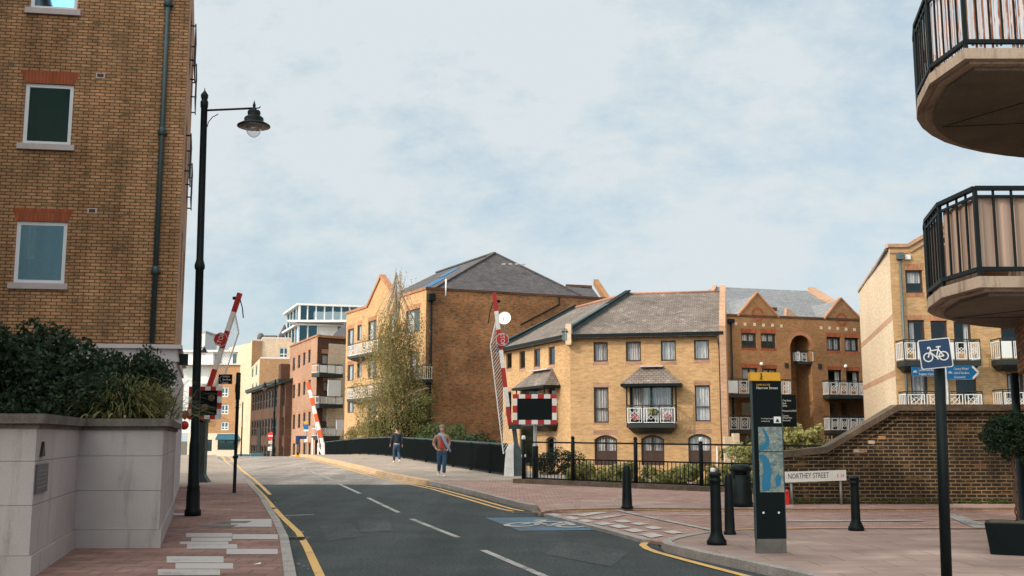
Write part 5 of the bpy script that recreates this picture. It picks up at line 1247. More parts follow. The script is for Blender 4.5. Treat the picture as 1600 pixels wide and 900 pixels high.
# cream stepped flats (B1)
c1 = thing('cream_flats', 'stepped cream and tan brick flats rising behind the dark warehouse', 'building', V(410, 700, 140)[:])
def block(par, x0, x1, ytop, Y, side_x, Yb, mat_f, mat_s, wins=(), swins=(), frame='pvc_white'):
    p0 = V(x0, 620, Y); p1 = V(x1, 620, Y+.8); fr = Frame((p0.x, p0.y), (p1.x, p1.y)); zt_ = fr.hit((x0+x1)/2, ytop)[1]
    hs = [fr.rect(*w_) for w_ in wins]; q = M(); fr.wall(q, 0, fr.L, -2, zt_, hs, .15); q.build('front_wall', mat_f, par)
    for h in hs: window(par, fr, h, frame, .14, mull=(.5,), trans=(.35,), glassm='green_glass')
    s0 = V(side_x, 620, Yb); sf = Frame((s0.x, s0.y), (p0.x, p0.y)); hs = [sf.rect(*w_) for w_ in swins]
    q = M(); sf.wall(q, 0, sf.L, -2, zt_, hs, .15); q.build('side_wall', mat_s, par); q = M(); q.face([fr.pt(fr.L, -2, 0), fr.pt(fr.L, zt_, 0), fr.pt(fr.L, zt_, -14), fr.pt(fr.L, -2, -14)]); q.build('end_wall', mat_s, par)
    for h in hs: window(par, sf, h, frame, .12, mull=(.5,), glassm='green_glass')
    q = M(); q.face([(p0.x, p0.y, zt_), (p1.x, p1.y, zt_), (p1.x+2, p1.y+15, zt_), (s0.x+3, s0.y+1, zt_), (s0.x, s0.y, zt_)]); q.face([(p0.x, p0.y, zt_+.02), (p1.x, p1.y, zt_+.02), (p1.x, p1.y+.3, zt_+.2), (p0.x, p0.y+.3, zt_+.2)]); q.build('roof', 'stone_trim', par)
block(c1, 404, 456, 560.5, 132, 391, 150, 'tan_brick', 'cream_brick', [(443, 571, 448, 592)], [(393, 575, 396, 590), (399, 570, 402, 587), (393, 600, 396, 615), (399, 598, 402, 615), (393, 628, 396, 642)])
block(c1, 391, 406, 532, 152, 375, 178, 'tan_brick', 'cream_brick', [], [(378, 556, 380, 568), (384, 552, 387, 566), (378, 590, 380, 602), (384, 588, 387, 601), (378, 625, 380, 637), (384, 624, 387, 637)])
block(c1, 406, 462, 529, 153, 404, 156, 'cream_brick', 'cream_brick', [(436, 543, 451, 559)], [])
q = M(); p = V(407, 527, 156); q.lathe((p.x, p.y, p.z-.4), [(.5, 0), (.5, .7), (.3, 1.0)], 10); a = V(413, 526, 156); b = V(431, 528, 156); q.box(a.x, b.x, 156, 157, b.z-.2, a.z+.2); q.build('rooftop_plant', 'concrete_dark', c1)
# street-end building (B2)
e2 = thing('street_end_flats', 'tan brick flats with glazed white top floor and ground floor shop closing the street', 'building', V(340, 712, 160)[:])
p0 = V(296, 620, 160); p1 = V(384, 620, 160); A2_ = Frame((p0.x, p0.y), (p1.x, p1.y))
q = M(); hs = [A2_.rect(*w_) for w_ in ((345, 605, 357, 620), (345, 632, 357, 647), (345, 659, 357, 672), (372, 606, 376, 619), (372, 633, 376, 646), (372, 660, 376, 671))]
zt2 = A2_.hit(340, 570)[1]; zs2 = A2_.hit(340, 677)[1]
A2_.wall(q, A2_.hit(328, 600)[0], A2_.L, zs2, zt2, hs, .2); q.face([A2_.pt(A2_.hit(328, 600)[0], zs2, 0), A2_.pt(A2_.hit(328, 600)[0], zt2, 0), A2_.pt(A2_.hit(328, 600)[0], zt2, -2), A2_.pt(A2_.hit(328, 600)[0], zs2, -2)]); q.build('front_wall', 'tan_brick', e2)
for h in hs: window(e2, A2_, h, 'pvc_white', .16, mull=(.5,), trans=(.35,), glassm='green_glass')
q = M(); A2_.box(q, -3, A2_.hit(328, 600)[0], zs2, A2_.hit(320, 548)[1], -8, -1.2); A2_.box(q, 0, A2_.L, zt2, A2_.hit(340, 549)[1], -8, -1.5); q.build('top_storey', 'white_panel', e2)
for (x0, x1) in ((322, 330), (336, 346), (364, 373)):
    q = M(); a, b, z0, z1 = A2_.rect(x0, 553, x1, 568, -1.5); A2_.box(q, a, b, z0, z1, -1.5, -1.4); q.build('top_window', 'green_glass', e2)
q = M(); a = A2_.hit(326, 600)[0]; A2_.box(q, -3, A2_.L+2, zt2+.0, zt2+.15, -1.4, .3); A2_.box(q, -3, A2_.L+2, A2_.hit(340, 549)[1], A2_.hit(340, 546)[1], -8, -.8); q.build('roof_slab', 'sign_white', e2)
q = M()
for y_ in (600, 628, 655): z_ = A2_.hit(322, y_)[1]; A2_.box(q, a-1.6, a, z_, z_+.2, -1, .9); A2_.box(q, a-1.6, a, z_+.2, z_+1.1, .8, .86)
q.build('balconies_stack', 'white_panel', e2)
q = M(); hs = [A2_.rect(*w_) for w_ in ((319, 687, 331, 705), (340, 687, 378, 703))]; A2_.wall(q, 0, A2_.L, -3, zs2, hs, .6); q.build('shop_front', 'cream_render', e2)
for h in hs: window(e2, A2_, h, 'dark_frame', .2, mull=(.33, .66), glassm='green_glass', name='shop_window')
q = M(); a, b, z0, z1 = A2_.rect(337, 680, 383, 686, 1); q.face([A2_.pt(a, z0, 1.2), A2_.pt(b, z0, 1.2), A2_.pt(b, z1+.2, .02), A2_.pt(a, z1+.2, .02)]); A2_.box(q, a, b, z0-.15, z0, 1.1, 1.2); q.build('awning', 'awning_blue', e2)
# tall pale tower sliver behind
tw = thing('pale_tower', 'narrow pale grey tower seen between the lamp post and the raised barrier', 'building', V(316, 700, 200)[:])
a = V(309, 600, 200); b = V(321, 520, 200); q = M(); q.box(a.x, b.x, 200, 208, -2, b.z); q.build('tower_wall', 'white_panel', tw); q = M(); q.box(a.x-.1, b.x+.1, 199.9, 208.1, b.z, b.z+.4); q.build('parapet', 'stone_trim', tw)
# white glazed penthouse (B5)
ph = thing('glazed_penthouse', 'white two tier glazed penthouse with flat roofs above the far rooftops', 'building', V(500, 700, 150)[:])
def tier(x0, xm, x1, yt, yb, Y, roofover=1.0, bays=6, solid=()):
    A = V(xm, 500, Y); B = V(x1, 500, Y+3); L_ = V(x0, 500, Y+12); fr = Frame((A.x, A.y), (B.x, B.y)); sf = Frame((L_.x, L_.y), (A.x, A.y))
    z1 = fr.hit((xm+x1)/2, yt)[1]; z0 = fr.hit((xm+x1)/2, yb)[1]
    q = M(); fr.box(q, 0, fr.L, z0, z1, -8, -.3); q.build('core', 'blue_glass', ph)
    q = M(); g = M()
    for k in range(bays+1): q = M(); u_ = fr.L*k/bays; fr.box(q, u_-.09, u_+.09, z0, z1, -.3, 0); q.build('mullion', 'sign_white', ph)
    for k in range(5): q = M(); u_ = sf.L*k/4; sf.box(q, u_-.09, u_+.09, z0, z1, -.2, 0); q.build('mullion', 'sign_white', ph)
    for k in solid: q = M(); fr.box(q, fr.L*k/bays, fr.L*(k+1)/bays, z0, z1, -.28, -.05); q.build('solid_panel', 'sign_white', ph)
    for k in range(bays):
        if k not in solid: g = M(); fr.sheet(g, fr.L*k/bays+.12, fr.L*(k+1)/bays-.12, z0, z1, -.2); g.build('glass_pane', 'green_glass', ph)
    g = M(); sf.sheet(g, 0, sf.L, z0, z1, -.12); g.build('side_glazing', 'green_glass', ph)
    q = M(); q.prism([(L_.x-roofover, L_.y), (A.x-roofover*.3, A.y-roofover), (B.x+roofover, B.y-roofover), (B.x+roofover, B.y+10), (L_.x, L_.y+8)], z1, z1+.25); q.build('roof_slab', 'sign_white', ph)
    return z0
tier(448, 467, 572, 479, 502, 150, .6, 8); tier(446, 466, 572, 510, 540, 147, .5, 7, (2, 3, 5))
q = M(); a = V(466, 503, 146); b = V(560, 500, 149); q.box(a.x-1.5, b.x, 146, 152, a.z-.0, a.z+.3); q.build('terrace_slab', 'sign_white', ph)
q = M(); a = V(490, 499, 146.5); b = V(548, 492, 147); q.face([(a.x, a.y, a.z-.2), (b.x, b.y, a.z-.2), (b.x, b.y, a.z+1.1), (a.x, a.y, a.z+1.1)]); q.build('balustrade', 'balustrade_glass', ph)
q = M(); q.box(V(448, 560, 151).x, V(560, 560, 151).x, 151, 158, -2, V(500, 535, 151).z); q.build('lower_wall', 'cream_brick', ph)
p = V(444, 527, 170); t = thing('church_spire', 'small dark pointed spire beside the glazed penthouse', 'spire', (p.x, p.y, p.z-4))
q = M(); q.lathe((p.x, p.y, p.z-4), [(.9, 0), (.9, 4), (1.0, 4.1), (.05, V(444, 507, 170).z-p.z+4)], 8); q.build('spire_roof', 'slate_roof', t)
# lean roof between flats and warehouse block
q = M(); slab_poly(q, [V(515, 530, 112), V(542, 530, 112), V(548, 505, 124), V(538, 505, 124)], .3); o = q.build('slate_lean_roof', 'slate_roof', loc=V(530, 530, 112)[:]); tag(o, 'small sloping slate roof tucked between the brick flats and the warehouse block', 'roof')

# ================================================================== NEAR RIGHT BUILDING WITH ROUND BALCONIES
nb = thing('balcony_building', 'concrete building with two curved railed balconies overhanging at the right edge', 'building', (9.5, 16, .1))
plan = [(10.0, 12.46), (5.57, 12.46), (5.50, 13.4), (5.74, 14.45), (5.93, 14.98), (6.18, 15.42), (6.48, 15.82), (6.84, 16.2), (7.25, 16.52), (7.7, 16.8), (8.2, 17.02), (8.8, 17.2), (9.4, 17.3), (10, 17.3)]
def inset(poly, d):
    out = []; n = len(poly)
    for i in range(n):
        a, b, c = Vector(poly[i-1]), Vector(poly[i]), Vector(poly[(i+1) % n]); t1 = (b-a).normalized(); t2 = (c-b).normalized()
        n1 = Vector((t1.y, -t1.x)); n2 = Vector((t2.y, -t2.x)); out.append(b-(n1+n2)/max(.4, 1+n1.dot(n2))*d*(-1))
    return out
plan_c = plan[::-1]           # counter clockwise
for zi, (zu, kind) in enumerate(((3.33, 'fabric_screen'), (6.17, 'bamboo_screen'))):
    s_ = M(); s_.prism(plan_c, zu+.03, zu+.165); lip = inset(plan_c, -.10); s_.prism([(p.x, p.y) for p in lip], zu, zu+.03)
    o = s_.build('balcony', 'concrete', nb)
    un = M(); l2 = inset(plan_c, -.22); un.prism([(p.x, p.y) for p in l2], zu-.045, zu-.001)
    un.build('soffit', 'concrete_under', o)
    gv = M(); gv.bar((6.35, 15.1, zu-.048), (9.5, 14.6, zu-.048), .02, .008); gv.bar((6.35, 15.1, zu-.048), (7.6, 12.9, zu-.048), .02, .008); gv.build('soffit_joint', 'black_paint', o)
    zr0 = zu+.165; rl_ = inset(plan_c, -.03); rpts = [(p.x, p.y) for p in rl_]; seq = rpts
    r = M()
    zb_ = zr0+.09; ztp = zr0+1.08
    path = [p for p in seq]   # from back right round to front right
    for a, b in zip(path, path[1:]):
        r.bar((a[0], a[1], ztp), (b[0], b[1], ztp), .065, .05); r.bar((a[0], a[1], zb_), (b[0], b[1], zb_), .06, .05); r.bar((a[0], a[1], ztp-.10), (b[0], b[1], ztp-.10), .03)
        n = max(2, int((Vector(b)-Vector(a)).length/(.155 if zi else .21)))
        for k in range(n):
            x = a[0]+(b[0]-a[0])*k/n; y = a[1]+(b[1]-a[1])*k/n; r.bar((x, y, zb_), (x, y, ztp), .020 if zi else .024)
        r.bar((a[0], a[1], zr0-.1), (a[0], a[1], ztp), .045)
    r.build('railing', 'black_paint', o)
    sc_ = M(); ins = inset(plan_c, -.075); pts = [(p.x, p.y) for p in ins]
    for a, b in zip(pts, pts[1:]):
        n = max(3, int((Vector(b)-Vector(a)).length/.05)); d_ = (Vector(b)-Vector(a)).normalized(); nn = Vector((d_.y, -d_.x)); prev = None
        for k in range(n+1):
            p = Vector(a).lerp(Vector(b), k/n)
            if kind == 'fabric_screen': p = p+nn*.012*math.sin(k*1.3)
            if prev is not None:
                if kind == 'fabric_screen': sc_.face([(prev.x, prev.y, zb_+.03), (p.x, p.y, zb_+.03), (p.x, p.y, ztp-.10), (prev.x, prev.y, ztp-.10)])
                else:
                    rr = random.Random(k*7+int(a[0]*100)); lo = zb_-.10*rr.random()+.0; q2 = prev.lerp(p, rr.uniform(.55, .85))
                    sc_.face([(prev.x, prev.y, lo), (q2.x, q2.y, lo), (q2.x, q2.y, ztp+.1), (prev.x, prev.y, ztp+.1)])
            prev = p
    sc_.build('privacy_screen', kind, o)
    if zi == 0:
        f = M(); f.lathe((6.3, 13.6, zr0), [(.12, 0), (.16, .22), (.17, .24)], 12); f.build('plant_pot', 'terracotta', o)
core = M(); core.prism([(8.6, 14.5), (16, 13.5), (16, 28), (14.2, 28), (9.3, 17.8)], 2.55, 18); core.prism([(7.15, 14.6), (8.7, 14.1), (9.4, 17.2), (7.75, 16.2)], 2.56, 3.30); core.build('wall', 'brown_brick', nb)
core = M(); core.prism([(10.6, 14.6), (16, 13.6), (16, 23), (11, 19)], .1, 2.55); core.build('ground_floor_wall', 'dark_brick', nb)
cl_ = V(1592, 700, 16.0); q = M(); q.lathe((cl_.x, 16.0, .1), [(.09, 0), (.09, .03), (.06, .05), (.06, 2.45)], 14); q.build('column', 'black_paint', nb)

# ================================================================== BRIDGE BARRIERS, WARNING BOARDS
def octagon(mb, fr_o, ux, uy, r): mb.face([fr_o+ux*r*math.cos(math.pi/8+k*math.pi/4)+uy*r*math.sin(math.pi/8+k*math.pi/4) for k in range(8)])
def arm_barrier(label, base, bottom, top, w, segs, stop_px, skirt_side, Yd, post_px, skirt=True, skirt_w=.34, text_rot=0, counter=True, sign=True):
    t = thing('lifting_barrier', label, 'barrier', base, 'lifting barriers at the ends of the bridge')
    a = V(bottom[0], bottom[1], Yd); b = V(top[0], top[1], Yd); d = (b-a); L = d.length; dn = d.normalized(); sd_ = Vector((dn.z, 0, -dn.x))
    p = M()
    for i, (f0, f1, m_) in enumerate(segs):
        p.use(m_); p.bar(a+d*f0, a+d*f1, w, w*.75)
    p.build('arm', None, t)
    if sign:
        f = V(stop_px[0], stop_px[1], Yd)+Vector((0, -.16, 0)); r = stop_px[2]*Yd/F_PX; so = M()
        ux, uy = Vector((1, 0, 0)), Vector((0, 0, 1)); ca, sa = math.cos(text_rot), math.sin(text_rot); ex = ux*ca+uy*sa; ey = -ux*sa+uy*ca
        so.use('sign_white'); octagon(so, f, ex, ey, r); so.use('signal_red' if False else 'barrier_red'); octagon(so, f+Vector((0, -.006, 0)), ex, ey, r*.93)
        q0 = [f+ex*r*math.cos(math.pi/8+k*math.pi/4)+ey*r*math.sin(math.pi/8+k*math.pi/4) for k in range(8)]
        so.use('galvanised'); so.face([v+Vector((0, .02, 0)) for v in q0][::-1])
        so.use('sign_white'); put_text(so, 'STOP', r*.92, f+Vector((0, -.012, 0)), ex, ey, sx=.85); so.build('stop_sign', None, t)
        g = M(); g.bar(f+Vector((0, .03, 0)), f+Vector((0, .14, 0)), .05); g.build('sign_bracket', 'black_paint', t)
    if skirt:
        s = M(); n = 36
        pA = lambda f: a+dn*(L*f)
        out = lambda f: a+dn*(L*f)+sd_*skirt_side*skirt_w*(1 if f < .62 else max(0, 1-(f-.62)/.2))+Vector((0, .03, 0))
        for k in range(n):
            f = -.20+.92*k/n
            s.bar(pA(f+.085)+Vector((0, .03, 0)), out(f), .032, .012)
        for k in range(10): s.bar(out(-.20+1.02*k/10), out(-.20+1.02*(k+1)/10), .035)
        s.build('skirt_rods', 'barrier_white', t)
        q = M(); c = a+dn*(L*.06)+sd_*skirt_side*skirt_w*.62; q.bar(c-dn*.22+Vector((0, -.03, 0)), c+dn*.22+Vector((0, -.03, 0)), .32, .02); q.build('white_plate', 'barrier_white', t)
        q = M(); q.tube([pA(.97), pA(.86)+sd_*skirt_side*.22, pA(.77)+sd_*skirt_side*.34], .018, 5); q.build('stay_cable', 'black_paint', t)
        q = M(); q.lathe(pA(.93)+sd_*-skirt_side*(w*.6)+Vector((0, 0, -.03)), [(.04, 0), (.07, .02), (.07, .09), (.03, .10)], 8); q.build('lamp', 'black_paint', t)
    return t
YB = 36.0
bs = V(797, 750, YB); bs.z = H(YB)+.1
brt = arm_barrier('raised red and white barrier arm with STOP sign between parapet and chequered board', bs[:], (797, 665), (772, 458), .19,
    [(0, .14, 'barrier_red'), (.14, .285, 'barrier_white'), (.285, .43, 'barrier_red'), (.43, .565, 'barrier_white'), (.565, .72, 'barrier_red'), (.72, .86, 'barrier_white'), (.86, 1.0, 'barrier_red')],
    (785, 531, 10.5), -1, YB, None, text_rot=-math.pi/2+.12)
q = M(); a = V(795, 752, YB); b = V(795, 698, YB); q.hexa([(a.x-.17, YB-.12, bs.z), (a.x+.17, YB-.12, bs.z), (a.x+.17, YB+.12, bs.z), (a.x-.17, YB+.12, bs.z)], [(b.x-.10, YB-.10, b.z-.1), (b.x+.16, YB-.10, b.z-.1), (b.x+.16, YB+.10, b.z-.1), (b.x-.10, YB+.10, b.z-.1)])
q.hexa([(b.x-.10, YB-.10, b.z-.1), (b.x+.16, YB-.10, b.z-.1), (b.x+.16, YB+.10, b.z-.1), (b.x-.10, YB+.10, b.z-.1)], [(b.x-.03, YB-.07, b.z+.03), (b.x+.16, YB-.07, b.z+.12), (b.x+.16, YB+.07, b.z+.12), (b.x-.03, YB+.07, b.z+.03)]); q.build('arm_rest', 'barrier_white', brt)
q = M(); P_ = [V(x, y, YB+.35) for x, y in ((799, 664), (806, 664), (810, 694), (818, 712), (818, 752), (797, 752), (801, 720), (803, 694))]
fr_ = [(v.x, v.z) for v in P_]; q.face([(x, YB+.2, z) for x, z in fr_]); q.face([(x, YB+.5, z) for x, z in fr_][::-1]); n_ = len(fr_)
for i in range(n_): (x0, z0), (x1, z1) = fr_[i], fr_[(i+1) % n_]; q.face([(x0, YB+.2, z0), (x0, YB+.5, z0), (x1, YB+.5, z1), (x1, YB+.2, z1)])
q.build('machine_housing', 'blue_grey_metal', brt)
q = M(); a = V(797, 660, YB); b = V(812, 668, YB); q.box(a.x-.05, b.x+.05, YB-.05, YB+.3, b.z-.05, a.z+.0); q.build('pivot', 'teal_metal', brt)
YL = 32.5
bs = V(320, 762, YL); bs.z = H(YL)+.1
blt = arm_barrier('raised red and white barrier arm with STOP sign behind the tall street lamp', bs[:], (326, 607), (375, 458), .17,
    [(0, .20, 'barrier_red'), (.20, .42, 'barrier_white'), (.42, .60, 'barrier_red'), (.60, .80, 'barrier_white'), (.80, 1.0, 'barrier_red')],
    (347, 531, 11.5), 1, YL, None, skirt_w=.34, text_rot=math.pi/2-.32)
q = M(); a = V(322, 762, YL+.1); a.x -= .13; q.box(a.x-.16, a.x+.07, YL, YL+.3, bs.z, V(320, 655, YL).z); q.hexa([(a.x-.2, YL-.05, bs.z), (a.x+.22, YL-.05, bs.z), (a.x+.22, YL+.35, bs.z), (a.x-.2, YL+.35, bs.z)], [(a.x-.165, YL-.005, bs.z+.22), (a.x+.075, YL-.005, bs.z+.22), (a.x+.075, YL+.3, bs.z+.22), (a.x-.165, YL+.3, bs.z+.22)]); q.build('machine_housing', 'teal_metal', blt)
q = M(); a = V(320, 640, YL); q.box(a.x-.13, a.x+.09, YL+.0, YL+.3, V(320, 660, YL).z, V(320, 606, YL).z); q.build('pivot', 'teal_metal', blt)
# far pair end
YF = 81
bs = V(500, 715, YF); bs.z = H(YF)+.1
bft = arm_barrier('small distant red and white barrier arm leaning left at the far end of the parapet', bs[:], (505, 697), (481, 597), .33,
    [(k/8, (k+1)/8, 'barrier_white' if k % 2 == 0 else 'fluo_orange') for k in range(8)], (0, 0, 0), -1, YF, None, skirt=False, sign=False)
q = M()
for x0 in (488, 497): a = V(x0, 716, YF); b = V(x0, 684 if x0 == 488 else 692, YF); q.bar((a.x, YF, bs.z-.2), (b.x, YF, b.z), .10)
a = V(500, 693, YF); b = V(505, 716, YF); q.bar(V(505, 692, YF), V(505, 716, YF), .28); q.bar(V(498, 700, YF), V(506, 714, YF), .12); q.build('post', 'barrier_white', bft)
q = M(); q.bar(V(482, 606, YF+.1), V(500, 700, YF+.1), .16, .04); q.build('skirt_rods', 'barrier_white', bft)

def warning_board(label, x0, x1, y0, y1, Y, post_x, nx, ny, lamps=(), post_mat='galvanised', base_y=None, bw=None):
    a = V(x0, y1, Y); b = V(x1, y0, Y); base = (V(post_x, 760, Y).x, Y+.06, H(Y)+.1)
    t = thing('warning_board', label, 'sign', base, 'chequered warning boards at the near end of the bridge')
    w = b.x-a.x; h = b.z-a.z; sx = w/nx; sy = h/ny
    q = M(); q.box(a.x+sx*.72, b.x-sx*.72, Y-.03, Y+.05, a.z+sy*.72, b.z-sy*.72); q.build('panel', 'sign_black', t)
    q = M(); bx, by = sx*.72, sy*.72
    for i in range(nx):
        q.use('barrier_red' if i % 2 == 0 else 'barrier_white'); xa, xb = a.x+sx*i, a.x+sx*(i+1)
        q.box(xa, xb, Y-.05, Y+.05, b.z-by, b.z); q.box(xa, xb, Y-.05, Y+.05, a.z, a.z+by)
    for j in range(1, ny-1):
        q.use('barrier_red' if j % 2 == 0 else 'barrier_white'); za, zb2 = a.z+by+(h-2*by)*(j-1)/(ny-2), a.z+by+(h-2*by)*j/(ny-2)
        q.box(a.x, a.x+bx, Y-.05, Y+.05, za, zb2); q.box(b.x-bx, b.x, Y-.05, Y+.05, za, zb2)
    q.build('chequered_border', None, t)
    p = M(); px_ = base[0]; p.lathe((px_, Y+.12, base[2]), [(.085, 0), (.085, 1.1), (.06, 1.11), (.06, b.z-base[2]-.1)], 12); p.build('post', post_mat, t)
    for (lx, ly, r) in lamps:
        c = V(lx, ly, Y-.05); l_ = M(); l_.lathe((0, 0, 0), [(r*.3, 0), (r, .03), (r, .05), (r*.8, .055)], 14)
        l_.v = [(c.x+v[0], c.y-v[2], c.z+v[1]) for v in l_.v]; l_.build('signal_lens', 'bark', t)
    return t
t = warning_board('wide dark warning board with red and white chequered border beside the right barrier', 801, 869.5, 616, 663, 34.9, 836.5, 7, 5)
q = M(); c = V(836.5, 735, 34.9); q.lathe((c.x, 34.98+.04, H(35)+.1), [(.10, 0), (.10, 1.02), (.09, 1.04)], 12); q.build('black_sleeve', 'black_paint', t)
t = warning_board('square signal board with red and white chequered border behind the lamp post', 294, 347, 604, 655, 30.5, 300, 6, 6, ((331, 622, .10), (320, 637, .10)), 'black_paint')
q = M(); c = V(296, 648, 30.3)
for dz, m_ in ((0, 0), (-.3, 1)): q.ball((c.x-.10, 30.2, c.z+dz), .13)
q.build('red_lamps', 'signal_red', t)

# ================================================================== BRIDGE PARAPET
def smooth_line(pts, n=8):
    out = []
    for i in range(len(pts)-1):
        p0 = Vector(pts[max(i-1, 0)]); p1 = Vector(pts[i]); p2 = Vector(pts[i+1]); p3 = Vector(pts[min(i+2, len(pts)-1)])
        for k in range(n):
            t = k/n; out.append(.5*((2*p1)+(-p0+p2)*t+(2*p0-5*p1+4*p2-p3)*t*t+(-p0+3*p1-3*p2+p3)*t**3))
    out.append(Vector(pts[-1])); return out
pr = thing('bridge_parapet', 'long curved dark metal parapet fence rising and falling over the bridge', 'railing', (P_RAIL[0][0], P_RAIL[0][1], H(36)+.12))
SL = smooth_line(P_RAIL, 7); q = M(); r2 = M(); r3 = M()
for i in range(len(SL)-1):
    a, b = SL[i], SL[i+1]; za, zb2 = H(a.y)+.12, H(b.y)+.12; d_ = (b-a).normalized(); n_ = Vector((d_.y, -d_.x))*.02
    for s_ in (1, -1): q.face([(a.x+n_.x*s_, a.y+n_.y*s_, za+.06), (b.x+n_.x*s_, b.y+n_.y*s_, zb2+.06), (b.x+n_.x*s_, b.y+n_.y*s_, zb2+1.02), (a.x+n_.x*s_, a.y+n_.y*s_, za+1.02)])
    r2.bar((a.x, a.y, za+1.06), (b.x, b.y, zb2+1.06), .11, .05); r3.bar((a.x, a.y, za+.05), (b.x, b.y, zb2+.05), .06, .06)
    L = (b-a).length; 
    nb_ = max(2, int(L/.12))
    for k in range(nb_): c = a.lerp(b, k/nb_); zc = H(c.y)+.12; q.bar((c.x-.05, c.y-.04, zc+.08), (c.x-.05, c.y-.04, zc+1.0), .025)
    if i % 2 == 0: po = M(); po.bar((a.x-.06, a.y-.05, za-.02), (a.x-.06, a.y-.05, za+1.05), .07); po.build('post', 'black_paint', pr)
q.build('panel', 'black_paint', pr); r2.build('top_rail', 'teal_metal', pr); r3.build('bottom_rail', 'black_paint', pr)

# ================================================================== QUAY FENCE
qf = thing('quay_fence', 'low black barred fence with tall posts and a high handrail in front of the hedge', 'fence', (F1[0][0], F1[0][1], .1))
posts_px = [(818, 754), (895, 751.5), (993, 757), (1095, 763), (1192, 770)]
pw_ = [g2(x, y, .12) for x, y in posts_px]
q = M(); br = M(); 
pw2 = []
for (x, y), (px_, py_) in zip(pw_, posts_px): pw2.append((x, y))
Fline = [Vector(pw2[0]), Vector(pw2[-1])]
fd = (Fline[1]-Fline[0]).normalized()
for i, (px_, py_) in enumerate(posts_px):
    rr_ = ray(px_, 700); kx = rr_.x/rr_.y; t_ = (Fline[0].x-kx*Fline[0].y)/(kx*fd.y-fd.x); c = Fline[0]+fd*t_
    pw2[i] = (c.x, c.y)
    q = M(); z0_ = H(c.y)+.10; q.lathe((c.x, c.y, z0_), [(.055, 0), (.055, 1.28), (.035, 1.30), (.06, 1.33), (.05, 1.39), (.0, 1.42)], 10); q.build('post', 'black_paint', qf)
    if i == 3 or i == 0: q = M(); q.lathe((c.x, c.y, z0_), [(.058, 1.30), (.063, 1.33), (.05, 1.41), (.0, 1.42)], 10); q.build('white_cap', 'sign_white', qf)
a, b = Vector(pw2[0]), Vector(pw2[-1])+fd*3
r_ = M(); zh = lambda p: H(p.y)+.10
for h_, w_ in ((1.22, .045), (.74, .04), (.16, .04)): r_.bar((a.x, a.y, zh(a)+h_), (b.x, b.y, zh(b)+h_), w_)
r_.build('rail', 'black_paint', qf)
n = int((b-a).length/.125)
q = M()
for k in range(n+1): c = a.lerp(b, k/n); q.bar((c.x, c.y, zh(c)+.16), (c.x, c.y, zh(c)+.74), .022)
q.build('bars', 'black_paint', qf)
q = M(); a2 = a-fd*.3; q.hexa(*[[(p.x, p.y, zh(p)+dz) for p in (a2+Vector((fd.y, -fd.x))*.14, b+Vector((fd.y, -fd.x))*.14, b-Vector((fd.y, -fd.x))*.16, a2-Vector((fd.y, -fd.x))*.16)] for dz in (-.3, .13)]); q.build('plinth', 'coping_stone', qf)
# hedge and border behind the fence
def hedge(name, label, pts, n, size, mat, seed, h0, h1, rc=.3, cat='hedge', w=.8):
    m = M(); cs = []; rng = random.Random(seed); P0 = [Vector(p) for p in pts]
    tot = sum((b-a).length for a, b in zip(P0, P0[1:]))
    for a, b in zip(P0, P0[1:]):
        for k in range(int((b-a).length*16)):
            t = rng.random(); c = a.lerp(b, t); u = rng.uniform(-w/2, w/2); z = rng.uniform(h0, h1); cs.append((c.x+u*.3, c.y+u, z, rng.uniform(.6, 1.2)*rc))
    leaves(m, cs, n, 1, size, seed, .7)
    t = thing(name, label, cat, (P0[0].x, P0[0].y, h0)); m.build('foliage', mat, t)
    s = M()
    for k in range(14): c = P0[0].lerp(P0[-1], (k+.5)/14); s.tube([(c.x, c.y, -.5), (c.x+.1, c.y, h0+(h1-h0)*.5)], .025, 5)
    s.build('stem', 'bark', t)
fo = Vector((-fd.y, fd.x))
if fo.y < 0: fo = -fo
A_ = a+fo*.7+fd*1.2; B_ = b+fo*.7
hedge('variegated_hedge', 'pale yellow-green leafy hedge growing behind the black quay fence', [tuple(A_), tuple(B_)], 30000, .10, 'leaf_hedge', 21, .0, .72, .20)
c = V(868, 735, 37.3); shrub('evergreen_shrub', 'dark rounded bush rising over the fence rail beneath the chequered board', (c.x, 37.3, .72), (1.0, .55, .48), 22, 5000, .07, nc=60, rc=.18, mat='leaf_dark')
c = V(1000, 740, 35.6); shrub('evergreen_shrub', 'deep green low bush in the middle of the pale hedge', (V(1025, 740, 34.9).x, 34.9, .35), (.5, .4, .33), 23, 1600, .07, nc=24, rc=.15, mat='leaf_mid')
c = V(1195, 700, 33); 
hedge('ivy_border', 'tangle of pale variegated shrubs climbing behind the litter bin', [(V(1140, 700, 36).x, 36.5), (V(1215, 700, 35).x, 35)], 5000, .09, 'leaf_hedge', 24, .4, 1.25, .25)
hedge('wall_shrubs', 'airy flowering shrubs growing behind the sloping end of the old brick wall', [(V(1215, 670, 31).x, 31), (V(1300, 660, 30).x, 30.2)], 6000, .085, 'leaf_hedge', 25, 1.3, 1.95, .2)
q = M(); g_ = V(1140, 700, 38.5); q.box(V(1147, 700, 38.5).x, V(1156, 700, 38.5).x, 38.5, 38.9, -.5, V(1150, 677, 38.5).z); q.box(V(1133, 700, 38.5).x, V(1147, 700, 38.5).x, 38.6, 38.8, -.5, V(1150, 682, 38.5).z)
tag(q.build('garden_wall', 'cream_brick', loc=(g_.x, 38.5, 0)), 'short ivy hung garden wall pier beside the corner house', 'wall')
hedge('ivy_mass', 'dark ivy mound spilling over the garden pier behind the litter bin', [(V(1140, 700, 39).x, 39.3), (V(1240, 700, 38).x, 38.3)], 6000, .11, 'leaf_dark', 26, .2, 1.5, .3)

